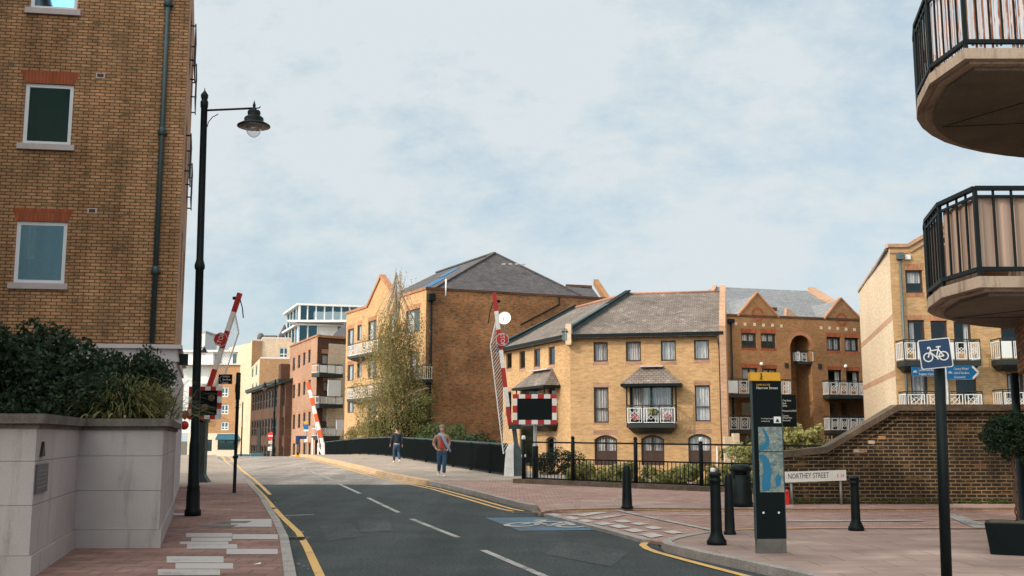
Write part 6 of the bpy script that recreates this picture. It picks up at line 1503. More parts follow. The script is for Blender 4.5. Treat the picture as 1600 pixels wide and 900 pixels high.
# ================================================================== OLD BRICK WALL
wa = G(1222, 787, .1); YW = g2(1400, 787, .1)[1]
ow = thing('old_brick_wall', 'weathered stock brick boundary wall with mossy coping sloping down to the left', 'wall', (wa.x, YW, .1))
FW = Frame((V(1200, 780, YW).x, YW), (16.5, YW-.1))
zs_ = lambda x, y: FW.hit(x, y)[1]; us_ = lambda x: FW.hit(x, 700)[0]
zlow = zs_(1230, 722); zhi = zs_(1440, 646)
q = M(); FW.poly(q, [(0, -.3), (FW.L, -.3), (FW.L, zhi), (us_(1405), zhi), (us_(1290), zs_(1290, 712)), (0, zs_(1228, 722))], 0, .35); q.build('wall', 'old_brick', ow)
q = M()
def wedge(u0, z0, u1, z1, lo, hi, d0, d1): 
    A = [FW.pt(u0, z0+lo, d1), FW.pt(u1, z1+lo, d1), FW.pt(u1, z1+lo, d0), FW.pt(u0, z0+lo, d0)]; B = [FW.pt(u0, z0+hi, d1), FW.pt(u1, z1+hi, d1), FW.pt(u1, z1+hi, d0), FW.pt(u0, z0+hi, d0)]; q.hexa(A, B)
pro = [(0, zs_(1228, 722)), (us_(1290), zs_(1290, 712)), (us_(1405), zhi), (FW.L, zhi)]
for (u0, z0), (u1, z1) in zip(pro, pro[1:]): wedge(u0, z0, u1, z1, .06, .20, -.42, .09); 
q.build('coping', 'coping_stone', ow)
q = M()
for (u0, z0), (u1, z1) in zip(pro, pro[1:]): wedge(u0, z0, u1, z1, -.02, .06, -.36, .05); wedge(u0, z0, u1, z1, -.17, -.10, -.02, .025)
q.build('brick_course', 'old_brick', ow)
rng = random.Random(8); ua_, ub_ = us_(1318), us_(1412)
for k in range(13):
    t_ = k/12; u_ = ua_+(ub_-ua_)*t_; z_ = zs_(1290, 712)+(zhi-zs_(1290, 712))*(u_-us_(1290))/(us_(1405)-us_(1290)); z_ = min(z_, zhi)-.24-rng.uniform(0, .10)
    if rng.random() < .55: q = M(); FW.box(q, u_, u_+rng.uniform(.14, .24), z_-.035, z_+.035, -.01, .010); q.build('pale_brick', 'cream_brick' if rng.random() < .35 else 'tan_brick', ow)
m = M(); leaves(m, [(FW.pt(u_, .16, .08)[:])+(random.uniform(.5, 1.2),) for u_ in [random.uniform(0, FW.L) for _ in range(160)]], 5000, .09, .035, 31, .7)
tag(m.build('wall_weeds', 'moss', loc=(wa.x, YW-.1, .1)), 'strip of green weeds growing along the foot of the old brick wall', 'weeds')['kind'] = 'stuff'

# street name plate
ny = YW-.35; a = V(1227, 752, ny); b = V(1322, 736, ny)
sn = thing('street_name_sign', 'white street name plate on two short posts against the old brick wall', 'sign', (a.x, ny, .1))
x0, x1 = V(1226.5, 745, ny).x, V(1322, 745, ny).x; zc = V(1275, 744, ny).z; hh = .115; tl = .022
q = M(); q.hexa([(x0, ny-.015, zc-hh-tl), (x1, ny-.015, zc-hh+tl), (x1, ny+.015, zc-hh+tl), (x0, ny+.015, zc-hh-tl)], [(x0, ny-.015, zc+hh-tl), (x1, ny-.015, zc+hh+tl), (x1, ny+.015, zc+hh+tl), (x0, ny+.015, zc+hh-tl)]); q.build('plate', 'sign_white', sn)
q = M(); ex = Vector((1, 0, 2*tl/(x1-x0))).normalized(); put_text(q, 'NORTHEY STREET', .165, (x0+.06, ny-.02, zc-tl+.012), ex, (0, 0, 1), 'LEFT', 'CENTER', .735*((x1-x0)/1.47)); q.build('lettering', 'black_paint', sn)
q = M(); put_text(q, 'E 14', .115, (x1-.045, ny-.02, zc+tl-.012), ex, (0, 0, 1), 'RIGHT', 'CENTER', .8); q.build('district_lettering', 'signal_red', sn)
for x_ in (1236, 1313): c = V(x_, 745, ny+.05); q = M(); q.lathe((c.x, ny+.05, .08), [(.032, 0), (.032, zc-hh)], 10); q.build('post', 'galvanised', sn)
c = V(1229, 770, ny-.1); q = M(); z0_ = .1; q.box(c.x-.035, c.x+.045, ny-.15, ny-.08, .1, .36); q.ball((c.x, ny-.12, .40), .055)
tag(q.build('small_red_post', 'signal_red', loc=(c.x, ny-.12, .1)), 'small red marker post low down at the left end of the street name plate', 'post')

# ================================================================== BOLLARDS, BIN, SIGNS
def bollard(label, px, ybase, ytop, wpx, kind, zoff=.1):
    g = G(px, ybase, zoff); h = V(px, ytop, g.y).z-g.z; r = wpx/2*g.y/F_PX
    t = thing('bollard', label, 'bollard', g[:], 'cast iron bollards around the junction')
    if kind == 'cannon':
        prof = [(r*1.9, 0), (r*1.9, .05), (r*1.6, .08), (r*1.3, .13), (r*1.12, .16), (r*1.1, .2), (r*1.0, h*.8), (r*1.02, h*.86), (r*1.2, h*.87), (r*1.2, h*.89), (r*1.0, h*.90), (r*1.0, h*.94), (r*1.25, h*.945), (r*1.25, h*.97), (r*.9, h*.995), (r*.3, h)]
    else:
        prof = [(r*1.45, 0), (r*1.45, .03), (r*1.22, .05), (r*1.15, h*.3), (r*.95, h*.85), (r*.8, h*.97), (r*.6, h*.995), (r*.2, h)]
    q = M(); q.lathe(g, prof, 18); q.build('shaft', 'black_paint', t)
    return t, g, h, r
bollard('black cast iron bollard nearest the map totem', 1120, 851, 737, 16, 'cannon')
bollard('slim tapered black bollard between the cast iron one and the map totem', 1140.5, 835, 740, 13, 'taper')
bollard('lone tapered black bollard on the far side of the side street by the fence', 980, 794, 727, 13, 'taper')
bollard('black cast iron bollard right of the street name plate', 1338, 829, 744, 12.5, 'cannon')
def white_top(label, px, yb, yt, wpx):
    g = G(px, yb, .1); h = V(px, yt, g.y).z-g.z; r = wpx/2*g.y/F_PX
    t = thing('bollard', label, 'bollard', g[:], 'white topped bollards')
    q = M(); q.lathe(g, [(r, 0), (r, h*.88)], 14); q.build('shaft', 'black_paint', t); q = M(); q.lathe(g, [(r*1.03, h*.88), (r*1.03, h*.97), (r*.6, h)], 14); q.build('reflective_top', 'sign_white', t)
white_top('thin black bollard with a white top behind the cast iron one', 1115.5, 800, 731, 8)
white_top('short black bollard with pale top beside the right barrier machine', 818.5, 755, 709, 7)
# litter bin
g = G(1158.5, 792, .1); s_ = g.y/F_PX
lb_ = thing('litter_bin', 'fat black cylindrical litter bin beside the quay fence', 'litter bin', g[:])
h = V(1158, 725, g.y).z-g.z; r = 16.5*s_
q = M(); q.lathe(g, [(r*1.08, 0), (r*1.08, .10), (r*1.02, .12), (r*1.02, h*.38), (r*.97, h*.40), (r*.95, h*.75)], 20); q.build('body', 'black_paint', lb_)
q = M(); q.lathe(g, [(r*.80, h*.75), (r*.80, h*.83)], 20); q.build('opening_band', 'sign_black', lb_)
q = M(); q.lathe(g, [(r*.98, h*.83), (r*1.0, h*.88), (r*.9, h*.95), (r*.5, h*.99), (r*.1, h)], 20); q.build('lid', 'black_paint', lb_)
for k in range(4): a = k*math.pi/2+.6; q = M(); q.bar((g.x+r*.9*math.cos(a), g.y+r*.9*math.sin(a), g.z+h*.7), (g.x+r*.9*math.cos(a), g.y+r*.9*math.sin(a), g.z+h*.85), .06); q.build('pillar', 'black_paint', lb_)

# map totem
g0 = G(1184, 865, .1); g1 = G(1229, 863, .1)
mt = thing('map_totem', 'tall black pedestrian map totem with yellow top band and blue river map', 'information sign', ((g0.x+g1.x)/2, g0.y, .1))
YT = g0.y; FT = Frame((g0.x, YT), (V(1229, 863, YT+.03).x, YT+.03)); W_ = FT.L; ztop = FT.hit(1205, 582)[1]
zy = FT.hit(1205, 595)[1]; zp = FT.hit(1205, 842)[1]
def hitu(x, y): return FT.hit(x, y)
q = M(); FT.box(q, .0, W_, zp, zy, -.085, 0); q.build('body', 'sign_black', mt)
q = M(); FT.box(q, -.012, -.001, zp, zy, -.08, -.005); FT.box(q, W_+.001, W_+.012, zp, zy, -.08, -.005); q.build('edge_strip', 'teal_metal', mt)
q = M(); FT.box(q, -.03, W_-.005, zy, ztop, -.10, .015); o = q.build('yellow_band', 'sign_yellow', mt)
q = M(); uc, zc = .115, (zy+ztop)/2
q.ball(FT.pt(uc, zc+.035, .024), .012, 8); q.bar(FT.pt(uc, zc+.02, .024), FT.pt(uc-.004, zc-.008, .024), .018, .006); q.bar(FT.pt(uc-.003, zc-.006, .024), FT.pt(uc+.014, zc-.045, .024), .009, .006); q.bar(FT.pt(uc-.003, zc-.006, .024), FT.pt(uc-.018, zc-.042, .024), .009, .006); q.bar(FT.pt(uc, zc+.015, .024), FT.pt(uc+.018, zc-.003, .024), .006, .006); q.build('walking_figure', 'black_paint', o)
q = M(); FT.box(q, -.003, W_+.003, .1, zp, -.09, .004); q.build('plinth', 'concrete_dark', mt)
q = M(); put_text(q, 'LIMEHOUSE', .036, FT.pt(.05, zy-.055, .004), (FT.d.x, FT.d.y, 0), (0, 0, 1), 'LEFT', 'CENTER'); q.build('yellow_lettering', 'sign_yellow', mt)
q = M(); put_text(q, 'Narrow Street', .048, FT.pt(.05, zy-.095, .004), (FT.d.x, FT.d.y, 0), (0, 0, 1), 'LEFT', 'CENTER')
zt1 = FT.hit(1205, 654)[1]; zt2_ = FT.hit(1205, 658)[1]
for zz2, tx in ((zt1, 'For walking and cycling'), (zt2_, 'journey planning')): put_text(q, tx, .022, FT.pt(.10, zz2, .004), (FT.d.x, FT.d.y, 0), (0, 0, 1), 'LEFT', 'CENTER', .8)
zl = FT.hit(1205, 801)[1]; FT.box(q, .08, .105, zl-.012, zl+.012, 0, .003); FT.box(q, .285, .31, zl-.012, zl+.012, 0, .003); q.build('white_lettering', 'sign_white', mt)
q = M(); a_ = FT.rect(1209, 651, 1220, 661); FT.box(q, a_[0], a_[1], a_[2], a_[3], 0, .003); o = q.build('inset_picture', 'sign_white', mt)
q = M(); FT.poly(q, [(a_[0]+.02, a_[2]+.012), (a_[1]-.02, a_[2]+.012), (a_[1]-.035, a_[2]+.05), (a_[0]+.04, a_[2]+.055)], .005); q.build('inset_shape', 'sign_blue', o)
m0 = FT.rect(1186, 667, 1223.5, 769)
q = M(); FT.sheet(q, *m0, .003); mp_ = q.build('map_panel', 'map_land', mt) if 'map_land' in MATS else None
mm, n, l, b_ = nt('map_land', .35, 0, .4); t_ = n.new('ShaderNodeTexCoord')
vo = n.new('ShaderNodeTexVoronoi'); vo.feature = 'DISTANCE_TO_EDGE'; vo.inputs['Scale'].default_value = 24; l.new(t_.outputs['Object'], vo.inputs['Vector'])
nz = noise_node(n, l, t_.outputs['Object'], 14, 4, .7)
c1_ = ramp_node(n, l, nz, [(.35, (.09, .16, .18)), (.5, (.20, .24, .22)), (.68, (.36, .36, .30))]); l.new(mulc(n, l, c1_, ramp_node(n, l, vo.outputs['Distance'], [(.0, (.35, .42, .45)), (.06, (1, 1, 1))])), b_.inputs['Base Color'])
mp_ = q.build('map_panel', 'map_land', mt)
q = M(); mw_, mh_ = m0[1]-m0[0], m0[3]-m0[2]
Rv = [(0.0, .20), (.10, .0), (.40, .0), (.55, .15), (.50, .30), (.38, .45), (.42, .58), (.52, .66), (.50, .80), (.34, .93), (.30, .86), (.40, .74), (.30, .66), (.02, .70), (0.0, .60), (.16, .56), (.14, .40), (.06, .30)]
Rv = [(0, 0), (.36, 0), (.50, .16), (.56, .32), (.42, .48), (.34, .60), (.0, .62)]
FT.poly(q, [(m0[0]+mw_*x, m0[2]+mh_*y) for x, y in [(.10, .02), (.40, .02), (.46, .20), (.52, .34), (.40, .50), (.20, .58), (.02, .57), (.02, .52), (.14, .46), (.16, .30), (.08, .16)]], .005)
FT.poly(q, [(m0[0]+mw_*x, m0[2]+mh_*y) for x, y in [(.02, .62), (.30, .66), (.44, .72), (.44, .84), (.28, .96), (.14, .98), (.26, .88), (.32, .80), (.24, .74), (.02, .72)]], .005)
FT.poly(q, [(m0[0]+mw_*x, m0[2]+mh_*y) for x, y in [(.66, .08), (.86, .10), (.88, .22), (.78, .30), (.64, .22)]], .005); q.build('map_water', 'map_blue', mp_)
q = M(); FT.box(q, 0, W_, m0[2]+mh_*.62-.004, m0[2]+mh_*.62+.004, .0, .008); q.build('panel_joint', 'black_paint', mp_)

# direction post behind the totem
g = G(1214, 770, .1); Yp = 27.5
dpx = V(1219, 700, Yp).x
ds = thing('direction_sign', 'dark direction sign with white lines of text just behind the map totem', 'sign', (dpx, Yp, .1))
a = V(1221, 667, Yp); b = V(1243, 617, Yp); q = M(); q.box(a.x-.25, b.x, Yp-.03, Yp+.03, a.z, b.z); q.build('panel', 'sign_black', ds)
q = M(); q.bar((dpx-.1, Yp+.08, .1), (dpx-.1, Yp+.08, b.z+.2), .1); q.build('post', 'black_paint', ds)
q = M()
for y_, tx in ((626, 'City Farm'), (630.5, 'Park'), (634, 'Quay'), (642, 'Museum & DLR'), (649.5, 'Canary'), (653, 'Wharf Pier'), (657, 'Riverside')):
    z = V(1230, y_, Yp).z; put_text(q, tx, .062, (V(1222, y_, Yp).x, Yp-.034, z), (1, 0, 0), (0, 0, 1), 'LEFT', 'CENTER', .9)
q.build('lettering', 'sign_white', ds)

# cycle route sign on dark pole (near)
Yc = 10.6; bpx = V(1478, 890, Yc).x; top = V(1468, 575, Yc)
cs = thing('cycle_sign', 'blue square cycle route sign tilted on a thick dark pole in the right foreground', 'road sign', (bpx, Yc, .1))
ptop = V(1463, 531, Yc)
q = M(); q.tube([(bpx, Yc, .1), (top.x, Yc, top.z+.10)], .052, 16); q.build('pole', 'black_paint', cs)
cc = V(1461.5, 552.5, Yc-.09); ang = R(5); yaw = R(-16)
ux = Vector((math.cos(ang)*math.cos(yaw), math.sin(yaw), math.sin(ang))).normalized(); nn = Vector((math.sin(yaw)*-1, -math.cos(yaw), 0)); nn = Vector((ux.y, -ux.x, 0)).normalized(); uz = nn.cross(ux)*-1
if uz.z < 0: uz = -uz
def rrect(w, h, r, n=4):
    out = []
    for cx_, cy_, a0 in ((w-r, h-r, 0), (-w+r, h-r, 90), (-w+r, -h+r, 180), (w-r, -h+r, 270)):
        for k in range(n+1): a = R(a0+90*k/n); out.append((cx_+r*math.cos(a), cy_+r*math.sin(a)))
    return out
def plate(mb, c, ux, uy, nn, w, h, r, t):
    o = rrect(w, h, r); f = [c+ux*x+uy*y+nn*t for x, y in o]; bk_ = [c+ux*x+uy*y for x, y in o]; mb.face(f); mb.face(bk_[::-1])
    for i in range(len(o)): mb.face([f[i], bk_[i], bk_[(i+1) % len(o)], f[(i+1) % len(o)]])
hw_ = .150
q = M(); plate(q, cc, ux, uz, nn, hw_, hw_*.98, .02, .008); o = q.build('plate', 'sign_white', cs)
q = M(); plate(q, cc+nn*.006, ux, uz, nn, hw_*.94, hw_*.92, .016, .005); q.build('blue_face', 'sign_blue', o)
q = M(); bicycle(q, None, None, None, 1, .085, put_on(cc+nn*.0145+uz*.0, ux, uz, hw_*.93, Vector((0, 0, 0)))); q.build('bicycle_symbol', 'sign_white', o)
q = M(); q.bar(cc-nn*.0, Vector((bpx, Yc, cc.z)), .05, .06); q.build('clamp', 'galvanised', cs)
# grey pole with two cycle route fingers
Yg = 24.6; gx = V(1491, 786, Yg).x
cf = thing('cycle_fingerpost', 'thin grey pole with two blue cycle route finger signs in front of the old wall', 'sign', (gx, Yg, .1))
q = M(); q.lathe((gx, Yg, .1), [(.045, 0), (.045, V(1480, 553, Yg).z-.1)], 12); q.build('pole', 'galvanised', cf)
for (x0, x1, y0, y1, txts, arrow) in ((1425, 1463, 573, 588, ('Limehouse Basin', 'Regents Canal'), -1), (1480, 1531, 571, 593, ('Canary Wharf', 'Island Gardens', 'Greenwich'), 1)):
    a = V(x0, y1, Yg-.08); b = V(x1, y0, Yg-.08); q = M(); zc = (a.z+b.z)/2; hh_ = (b.z-a.z)/2
    if arrow > 0: o_ = [(a.x, a.z), (b.x-hh_*.9, a.z), (b.x, zc), (b.x-hh_*.9, b.z), (a.x, b.z)]
    else: o_ = [(a.x, a.z), (b.x, a.z), (b.x, b.z), (a.x, b.z)]
    Yq = Yg-.08; q.face([(x, Yq, z) for x, z in o_]); q.face([(x, Yq+.02, z) for x, z in o_][::-1])
    for i in range(len(o_)): j = (i+1) % len(o_); q.face([(o_[i][0], Yq, o_[i][1]), (o_[i][0], Yq+.02, o_[i][1]), (o_[j][0], Yq+.02, o_[j][1]), (o_[j][0], Yq, o_[j][1])])
    o = q.build('finger', 'sign_blue_bright', cf)
    w_ = M()
    for i, tx in enumerate(txts): put_text(w_, tx, .075, (a.x+.16, Yq-.004, b.z-.045-(2*hh_-.04)*(i+.35)/len(txts)), (1, 0, 0), (0, 0, 1), 'LEFT', 'CENTER', .8)
    bicycle(w_, None, None, None, 1, .12, put_on(Vector((a.x+.075, Yq-.004, zc)), Vector((1, 0, 0)), Vector((0, 0, 1)), .055, Vector((0, 0, 0))))
    w_.bar((a.x, Yq-.004, a.z+.006), (b.x-(hh_*.9 if arrow > 0 else 0), Yq-.004, a.z+.006), .012, .003)
    if arrow > 0:
        for s2 in (1, -1): w_.bar((b.x-hh_*1.1, Yq-.006, zc+s2*hh_*.85), (b.x-hh_*.25, Yq-.006, zc), .045, .004, up=(0, 1, 0))
    w_.build('lettering', 'sign_white', o)

# left finger post
Yk = G(366, 770, .1).y; bx = G(366, 770, .1).x
fp = thing('fingerpost', 'dark waymarking post with small text panels beside the left kerb', 'sign', (bx, Yk, .1))
zt_f = V(366, 583, Yk).z
q = M(); q.lathe((bx, Yk, .1), [(.055, 0), (.055, .06), (.045, .08), (.045, zt_f*.75), (.062, zt_f*.76), (.062, zt_f-.1), (.03, zt_f-.08)], 12); q.build('post', 'black_paint', fp)
a = V(341.5, 600, Yk); b = V(363, 585, Yk); q = M(); q.box(a.x, b.x, Yk-.03, Yk+.01, a.z, b.z); o = q.build('panel', 'sign_black', fp)
w_ = M()
for i, tx in enumerate(('Limehouse', 'Basin Marina', 'Shadwell')): put_text(w_, tx, .075, (a.x+.11, Yk-.034, b.z-.055-i*.085), (1, 0, 0), (0, 0, 1), 'LEFT', 'CENTER', .55)
for k in range(6): a0 = math.pi*.5+k*math.pi/6; a1 = a0+math.pi/6; cx_ = a.x+.09; cz_ = (a.z+b.z)/2; w_.bar((cx_+.05*math.cos(a0), Yk-.034, cz_+.08*math.sin(a0)), (cx_+.05*math.cos(a1), Yk-.034, cz_+.08*math.sin(a1)), .014, .004)
w_.build('lettering', 'sign_white', o)
a = V(367, 613, Yk); b = V(375, 600, Yk); q = M(); q.box(a.x, b.x, Yk+.0, Yk+.04, a.z, b.z); q.build('side_panel', 'sign_black', fp)
q = M(); a = V(366, 714, Yk); q.lathe((bx, Yk, a.z-.03), [(.075, 0), (.075, .06)], 12); q.build('collar', 'black_paint', fp)

# potted standard tree
g = G(1584, 868, .1); hp = V(1584, 818, g.y-.0).z
pt_ = thing('potted_tree', 'clipped ball headed bay tree in a square black planter at the right edge', 'potted tree', g[:])
r = .30; q = M(); ex_ = Vector((.90, -.43)); ey_ = Vector((.43, .90)); pc = Vector((g.x, g.y)); C4_ = lambda h_, a_, b_, z_: [(*(pc+ex_*x_*h_+ey_*y_), z_) for x_, y_ in ((-1, a_), (1, a_), (1, b_), (-1, b_))]; q.hexa(C4_(r-.03, 0, .55, .1), C4_(r+.02, -.03, .58, hp)); q.build('pot', 'sign_black', pt_, bevel=.01)
q = M(); q.hexa(C4_(r-.03, .03, .52, hp), C4_(r-.03, .03, .52, hp+.012)); q.build('soil', 'earth', pt_)
cb = V(1581, 682, g.y+.27); q = M()
pts = [Vector((cb.x+.02*math.sin(k*1.7), g.y+.27+.02*math.cos(k*1.7), hp+(cb.z-.2-hp)*k/8)) for k in range(9)]; q.tube(pts, .018, 6)
pts = [Vector((cb.x+.022*math.cos(k*1.3), g.y+.27+.022*math.sin(k*1.3), hp+(cb.z-.2-hp)*k/14)) for k in range(15)]; q.tube(pts, .012, 5); q.tube([pts[-1], cb+Vector((.05, 0, .1))], .012, 5); q.build('trunk', 'twig', pt_)
q = M(); leaves(q, clumps(cb[:], (.35, .33, .31), 90, 41, .09, .35), 9000, 1, .045, 42, .5); q.build('crown', 'leaf_dark', pt_)

# far traffic signs beyond the crest
Yn = 88
def zr(x, y, Y): return V(x, y, Y)
p = zr(423, 717, Yn); ne = thing('no_entry_sign', 'round red no entry sign over two small white plates on a pole', 'road sign', (p.x, Yn, H(Yn)))
q = M(); q.bar((p.x, Yn+.05, H(Yn)), (p.x, Yn+.05, zr(423, 675, Yn).z), .09); q.build('pole', 'galvanised', ne)
c = zr(423, 681, Yn); q = M(); q.use('signal_red'); rr = .30
q.face([c+Vector((rr*math.cos(k*math.pi/10), 0, rr*math.sin(k*math.pi/10))) for k in range(20)]); q.use('sign_white'); q.box(c.x-.2, c.x+.2, c.y-.02, c.y-.01, c.z-.05, c.z+.05); q.build('disc', None, ne)
for y_, w_, h_ in ((691, .17, .11), (701, .24, .16)): c = zr(423, y_, Yn); q = M(); q.use('sign_white'); q.box(c.x-w_, c.x+w_, Yn-.03, Yn, c.z-h_, c.z+h_); q.use('black_paint'); [q.box(c.x-w_*.7, c.x+w_*.7, Yn-.04, Yn-.03, c.z+h_*f-.012, c.z+h_*f+.012) for f in (-.35, .35)]; q.build('plate', None, ne)
p = zr(478, 717, 86); bs_ = thing('parking_sign', 'blue and yellow parking sign with white plate in front of the pinkish flats', 'road sign', (p.x, 86, H(86)))
q = M(); q.bar((p.x, 86.05, H(86)), (p.x, 86.05, zr(478, 658, 86).z), .08); q.build('pole', 'galvanised', bs_)
for (ya, yb_, m_) in ((658, 663, 'sign_yellow'), (663, 671, 'sign_blue_bright'), (671, 674, 'sign_white')): q = M(); a = zr(474.5, yb_, 86); b = zr(482, ya, 86); q.box(a.x, b.x, 85.95, 86, a.z, b.z-.01); q.build('plate', m_, bs_)
q = M(); a = zr(476, 688, 86); b = zr(481, 685, 86); q.box(a.x, b.x, 85.9, 86, a.z-.15, b.z+.15); q.build('plate', 'sign_white', bs_)
p = zr(464, 700, 84); q = M(); a = zr(462, 688, 84); b = zr(479, 681, 84)
bx_ = thing('junction_sign', 'small blue junction sign and post behind the parking sign', 'sign', (p.x, 84, H(84))); q.box(a.x, zr(468, 681, 84).x, 84, 84.3, a.z-.3, b.z); q.build('housing', 'sign_blue', bx_); q = M(); q.box(a.x, b.x, 84.05, 84.12, b.z-.25, b.z); q.build('arm', 'sign_blue', bx_); q = M(); q.bar((p.x, 84.1, H(84)), (p.x, 84.1, a.z), .08); q.build('post', 'teal_metal', bx_)
p = zr(465, 718, 63); yp = thing('yellow_notice', 'small yellow diversion notice standing on the crest of the road', 'sign', (p.x, 63, H(63)))
q = M(); a = zr(462, 718, 63); b = zr(468.5, 708, 63); q.box(a.x, b.x, 62.98, 63, H(63), b.z); o = q.build('board', 'sign_yellow', yp)
c = (a+b)/2; q = M(); q.ball((c.x, 62.97, H(63)+.22), .075, 8, (1, .2, 1)); q.build('symbol', 'black_paint', o); q = M(); q.bar((c.x, 63.1, H(63)), (c.x, 63.02, b.z), .04); q.build('prop', 'galvanised', yp)

# parked cars just beyond the crest
def car(label, px, Y, mat, rot):
    x = V(px, 715, Y).x; z = H(Y); t = thing('parked_car', label, 'car', (x, Y, z), 'cars parked beyond the bridge'); t.rotation_euler = (0, 0, rot)
    def bld(m_, nm, mt_, par=None):
        o = m_.build(nm, mt_, None, loc=(0, 0, 0)); o.parent = par or t; return o
    q = M(); q.hexa([(-2.1, -.85, .3), (2.1, -.85, .3), (2.1, .85, .3), (-2.1, .85, .3)], [(-2.0, -.8, .85), (2.0, -.8, .85), (2.0, .8, .85), (-2.0, .8, .85)]); q.hexa([(-1.5, -.76, .85), (1.1, -.76, .85), (1.1, .76, .85), (-1.5, .76, .85)], [(-1.2, -.62, 1.42), (.5, -.62, 1.42), (.5, .62, 1.42), (-1.2, .62, 1.42)]); bld(q, 'body', mat).modifiers.new('b', 'BEVEL').width = .06
    q = M(); q.hexa([(-1.4, -.79, .92), (.95, -.79, .92), (.95, .79, .92), (-1.4, .79, .92)], [(-1.15, -.66, 1.36), (.45, -.66, 1.36), (.45, .66, 1.36), (-1.15, .66, 1.36)]); q.hexa([(-1.52, -.6, .9), (1.12, -.6, .9), (1.12, .6, .9), (-1.52, .6, .9)], [(-1.27, -.5, 1.36), (.58, -.5, 1.36), (.58, .5, 1.36), (-1.27, .5, 1.36)]); bld(q, 'window', 'green_glass')
    for sx_ in (-1.3, 1.3):
        for sy in (-.86, .86):
            q = M(); q.tube([(sx_, sy-.09, .32), (sx_, sy+.09, .32)], .32, 14); w = bld(q, 'wheel', 'rubber'); q = M(); q.tube([(sx_, sy-.1, .32), (sx_, sy+.1, .32)], .19, 10); bld(q, 'rim', 'galvanised', w)
    return t
car('dark teal car whose roof shows over the crest behind the waymarking post', 378, 112, 'car_teal', R(104))
car('second teal car roof just visible over the crest below the old warehouse', 400, 108, 'car_teal', R(106))

# ================================================================== TREES
def tree(name, label, base, trunk_pts, limbs, crowns, cat='tree', bark='bark'):
    t = thing(name, label, cat, base); q = M(); q.tube(*trunk_pts, 8)
    for pts, r in limbs: q.tube(pts, r, 6)
    q.build('trunk', bark, t)
    for (m, mat) in crowns: m.build('crown', mat, t)
    return t
Yt = 73.0; rng = random.Random(77)
bx0 = V(612, 700, Yt).x; zb0 = -.8
def W(px, py, dy=0.): return V(px, py, Yt+dy)
trunk = ([Vector((bx0, Yt, zb0)), W(616, 640), W(612, 560), W(620, 500), W(626, 450), W(625, 422)], [.24, .20, .15, .10, .06, .02])
limbs = []; tips = []
for k in range(46):
    f = rng.uniform(.12, .85); z0_ = zb0+(10.8)*f; st_ = Vector((bx0+.15*math.sin(k), Yt, z0_)); 
    spread = 3.9*(1-f*.78)+.4; a_ = rng.uniform(0, 6.283); e_ = st_+Vector((math.cos(a_)*spread*rng.uniform(.5, 1), math.sin(a_)*spread*.7, rng.uniform(.6, 1.9))); mid_ = st_.lerp(e_, .5)+Vector((0, 0, .5))
    limbs.append(([st_, mid_, e_], [.07, .04, .015])); tips += [st_.lerp(e_, .55)+Vector((0, 0, .3)), mid_, e_, mid_.lerp(e_, .5)]
PX = lambda y: -8.5-(y-66)*.36
tips = [p for p in tips if p.x > PX(p.y)+.5]
limbs = [l_ for l_ in limbs if l_[0][-1].x > PX(l_[0][-1].y)+.3]
cw = M()
def strands(mb, tips, n, seed, lmin, lmax, size):
    rg = np.random.default_rng(seed); vs = []; 
    for k in range(n):
        p = tips[rg.integers(len(tips))]; x, y, z = p.x+rg.normal()*.38, p.y+rg.normal()*.38, p.z+rg.normal()*.25; L = rg.uniform(lmin, lmax); m_ = int(L/.075); dx, dy = rg.normal()*.07, rg.normal()*.07
        for j in range(m_):
            t = j*.075; cx_, cy_, cz_ = x+dx*t+.12*math.sin(t*2+k)*.5, y+dy*t, z-t
            if cz_ < .2: break
            a = rg.normal(size=3); a[2] -= 1.3; a /= np.linalg.norm(a); b = np.cross(a, rg.normal(size=3)); b /= np.linalg.norm(b); s = size*rg.uniform(.6, 1.3); c = np.array((cx_, cy_, cz_))+rg.normal(size=3)*.05
            A = a*s*.5; B = b*s*.2; vs += [tuple(c-A), tuple(c+B), tuple(c+A), tuple(c-B)]
    i0 = len(mb.v); mb.v += vs; kf = len(vs)//4; mb.f += [(i0+4*i, i0+4*i+1, i0+4*i+2, i0+4*i+3) for i in range(kf)]; mb.m += [mb.cur]*kf; mb.smooth += [False]*kf
strands(cw, [p for p in tips if p.x < bx0+2.2], 980, 5, .8, 3.0, .15)
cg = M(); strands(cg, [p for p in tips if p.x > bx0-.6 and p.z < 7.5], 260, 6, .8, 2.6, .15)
tip2 = [W(624+rng.uniform(-9, 9), rng.uniform(418, 470), rng.uniform(-.5, .5)) for k in range(14)]; strands(cw, tip2, 44, 9, .2, .8, .12)
tip3 = [W(620+rng.uniform(-44, 38), rng.uniform(470, 560), rng.uniform(-.6, .6)) for k in range(40)]; strands(cw, tip3, 230, 19, .5, 1.8, .14)
for p in tip3: limbs.append(([W(619, min(600, 450+(8.6-p.z)*14)), p], [.03, .008]))
tip4 = []
for k in range(120):
    p = W(rng.uniform(542, 672), rng.uniform(545, 668), rng.uniform(.5, 3.0) if k % 2 else rng.uniform(-1.2, 1.2))
    if p.x > PX(p.y)+.6 and not (p.x > -6.9 and p.y > 74.2): tip4.append(p)
strands(cw, tip4, 330, 23, .5, 1.9, .14)
for p in tip4[::3]: limbs.append(([Vector((bx0, Yt, max(.5, p.z-1.0))), Vector((bx0, Yt, p.z)).lerp(p, .5)+Vector((0, 0, .5)), p], [.05, .03, .008]))
for p in tip2: limbs.append(([W(622, 490), p], [.02, .006]))
tree('willow_tree', 'tall feathery yellow-green willow drooping in front of the sunlit warehouse block', (bx0, Yt, zb0), trunk, limbs, [(cw, 'leaf_willow'), (cg, 'leaf_willow_green')], bark='bark_pale')
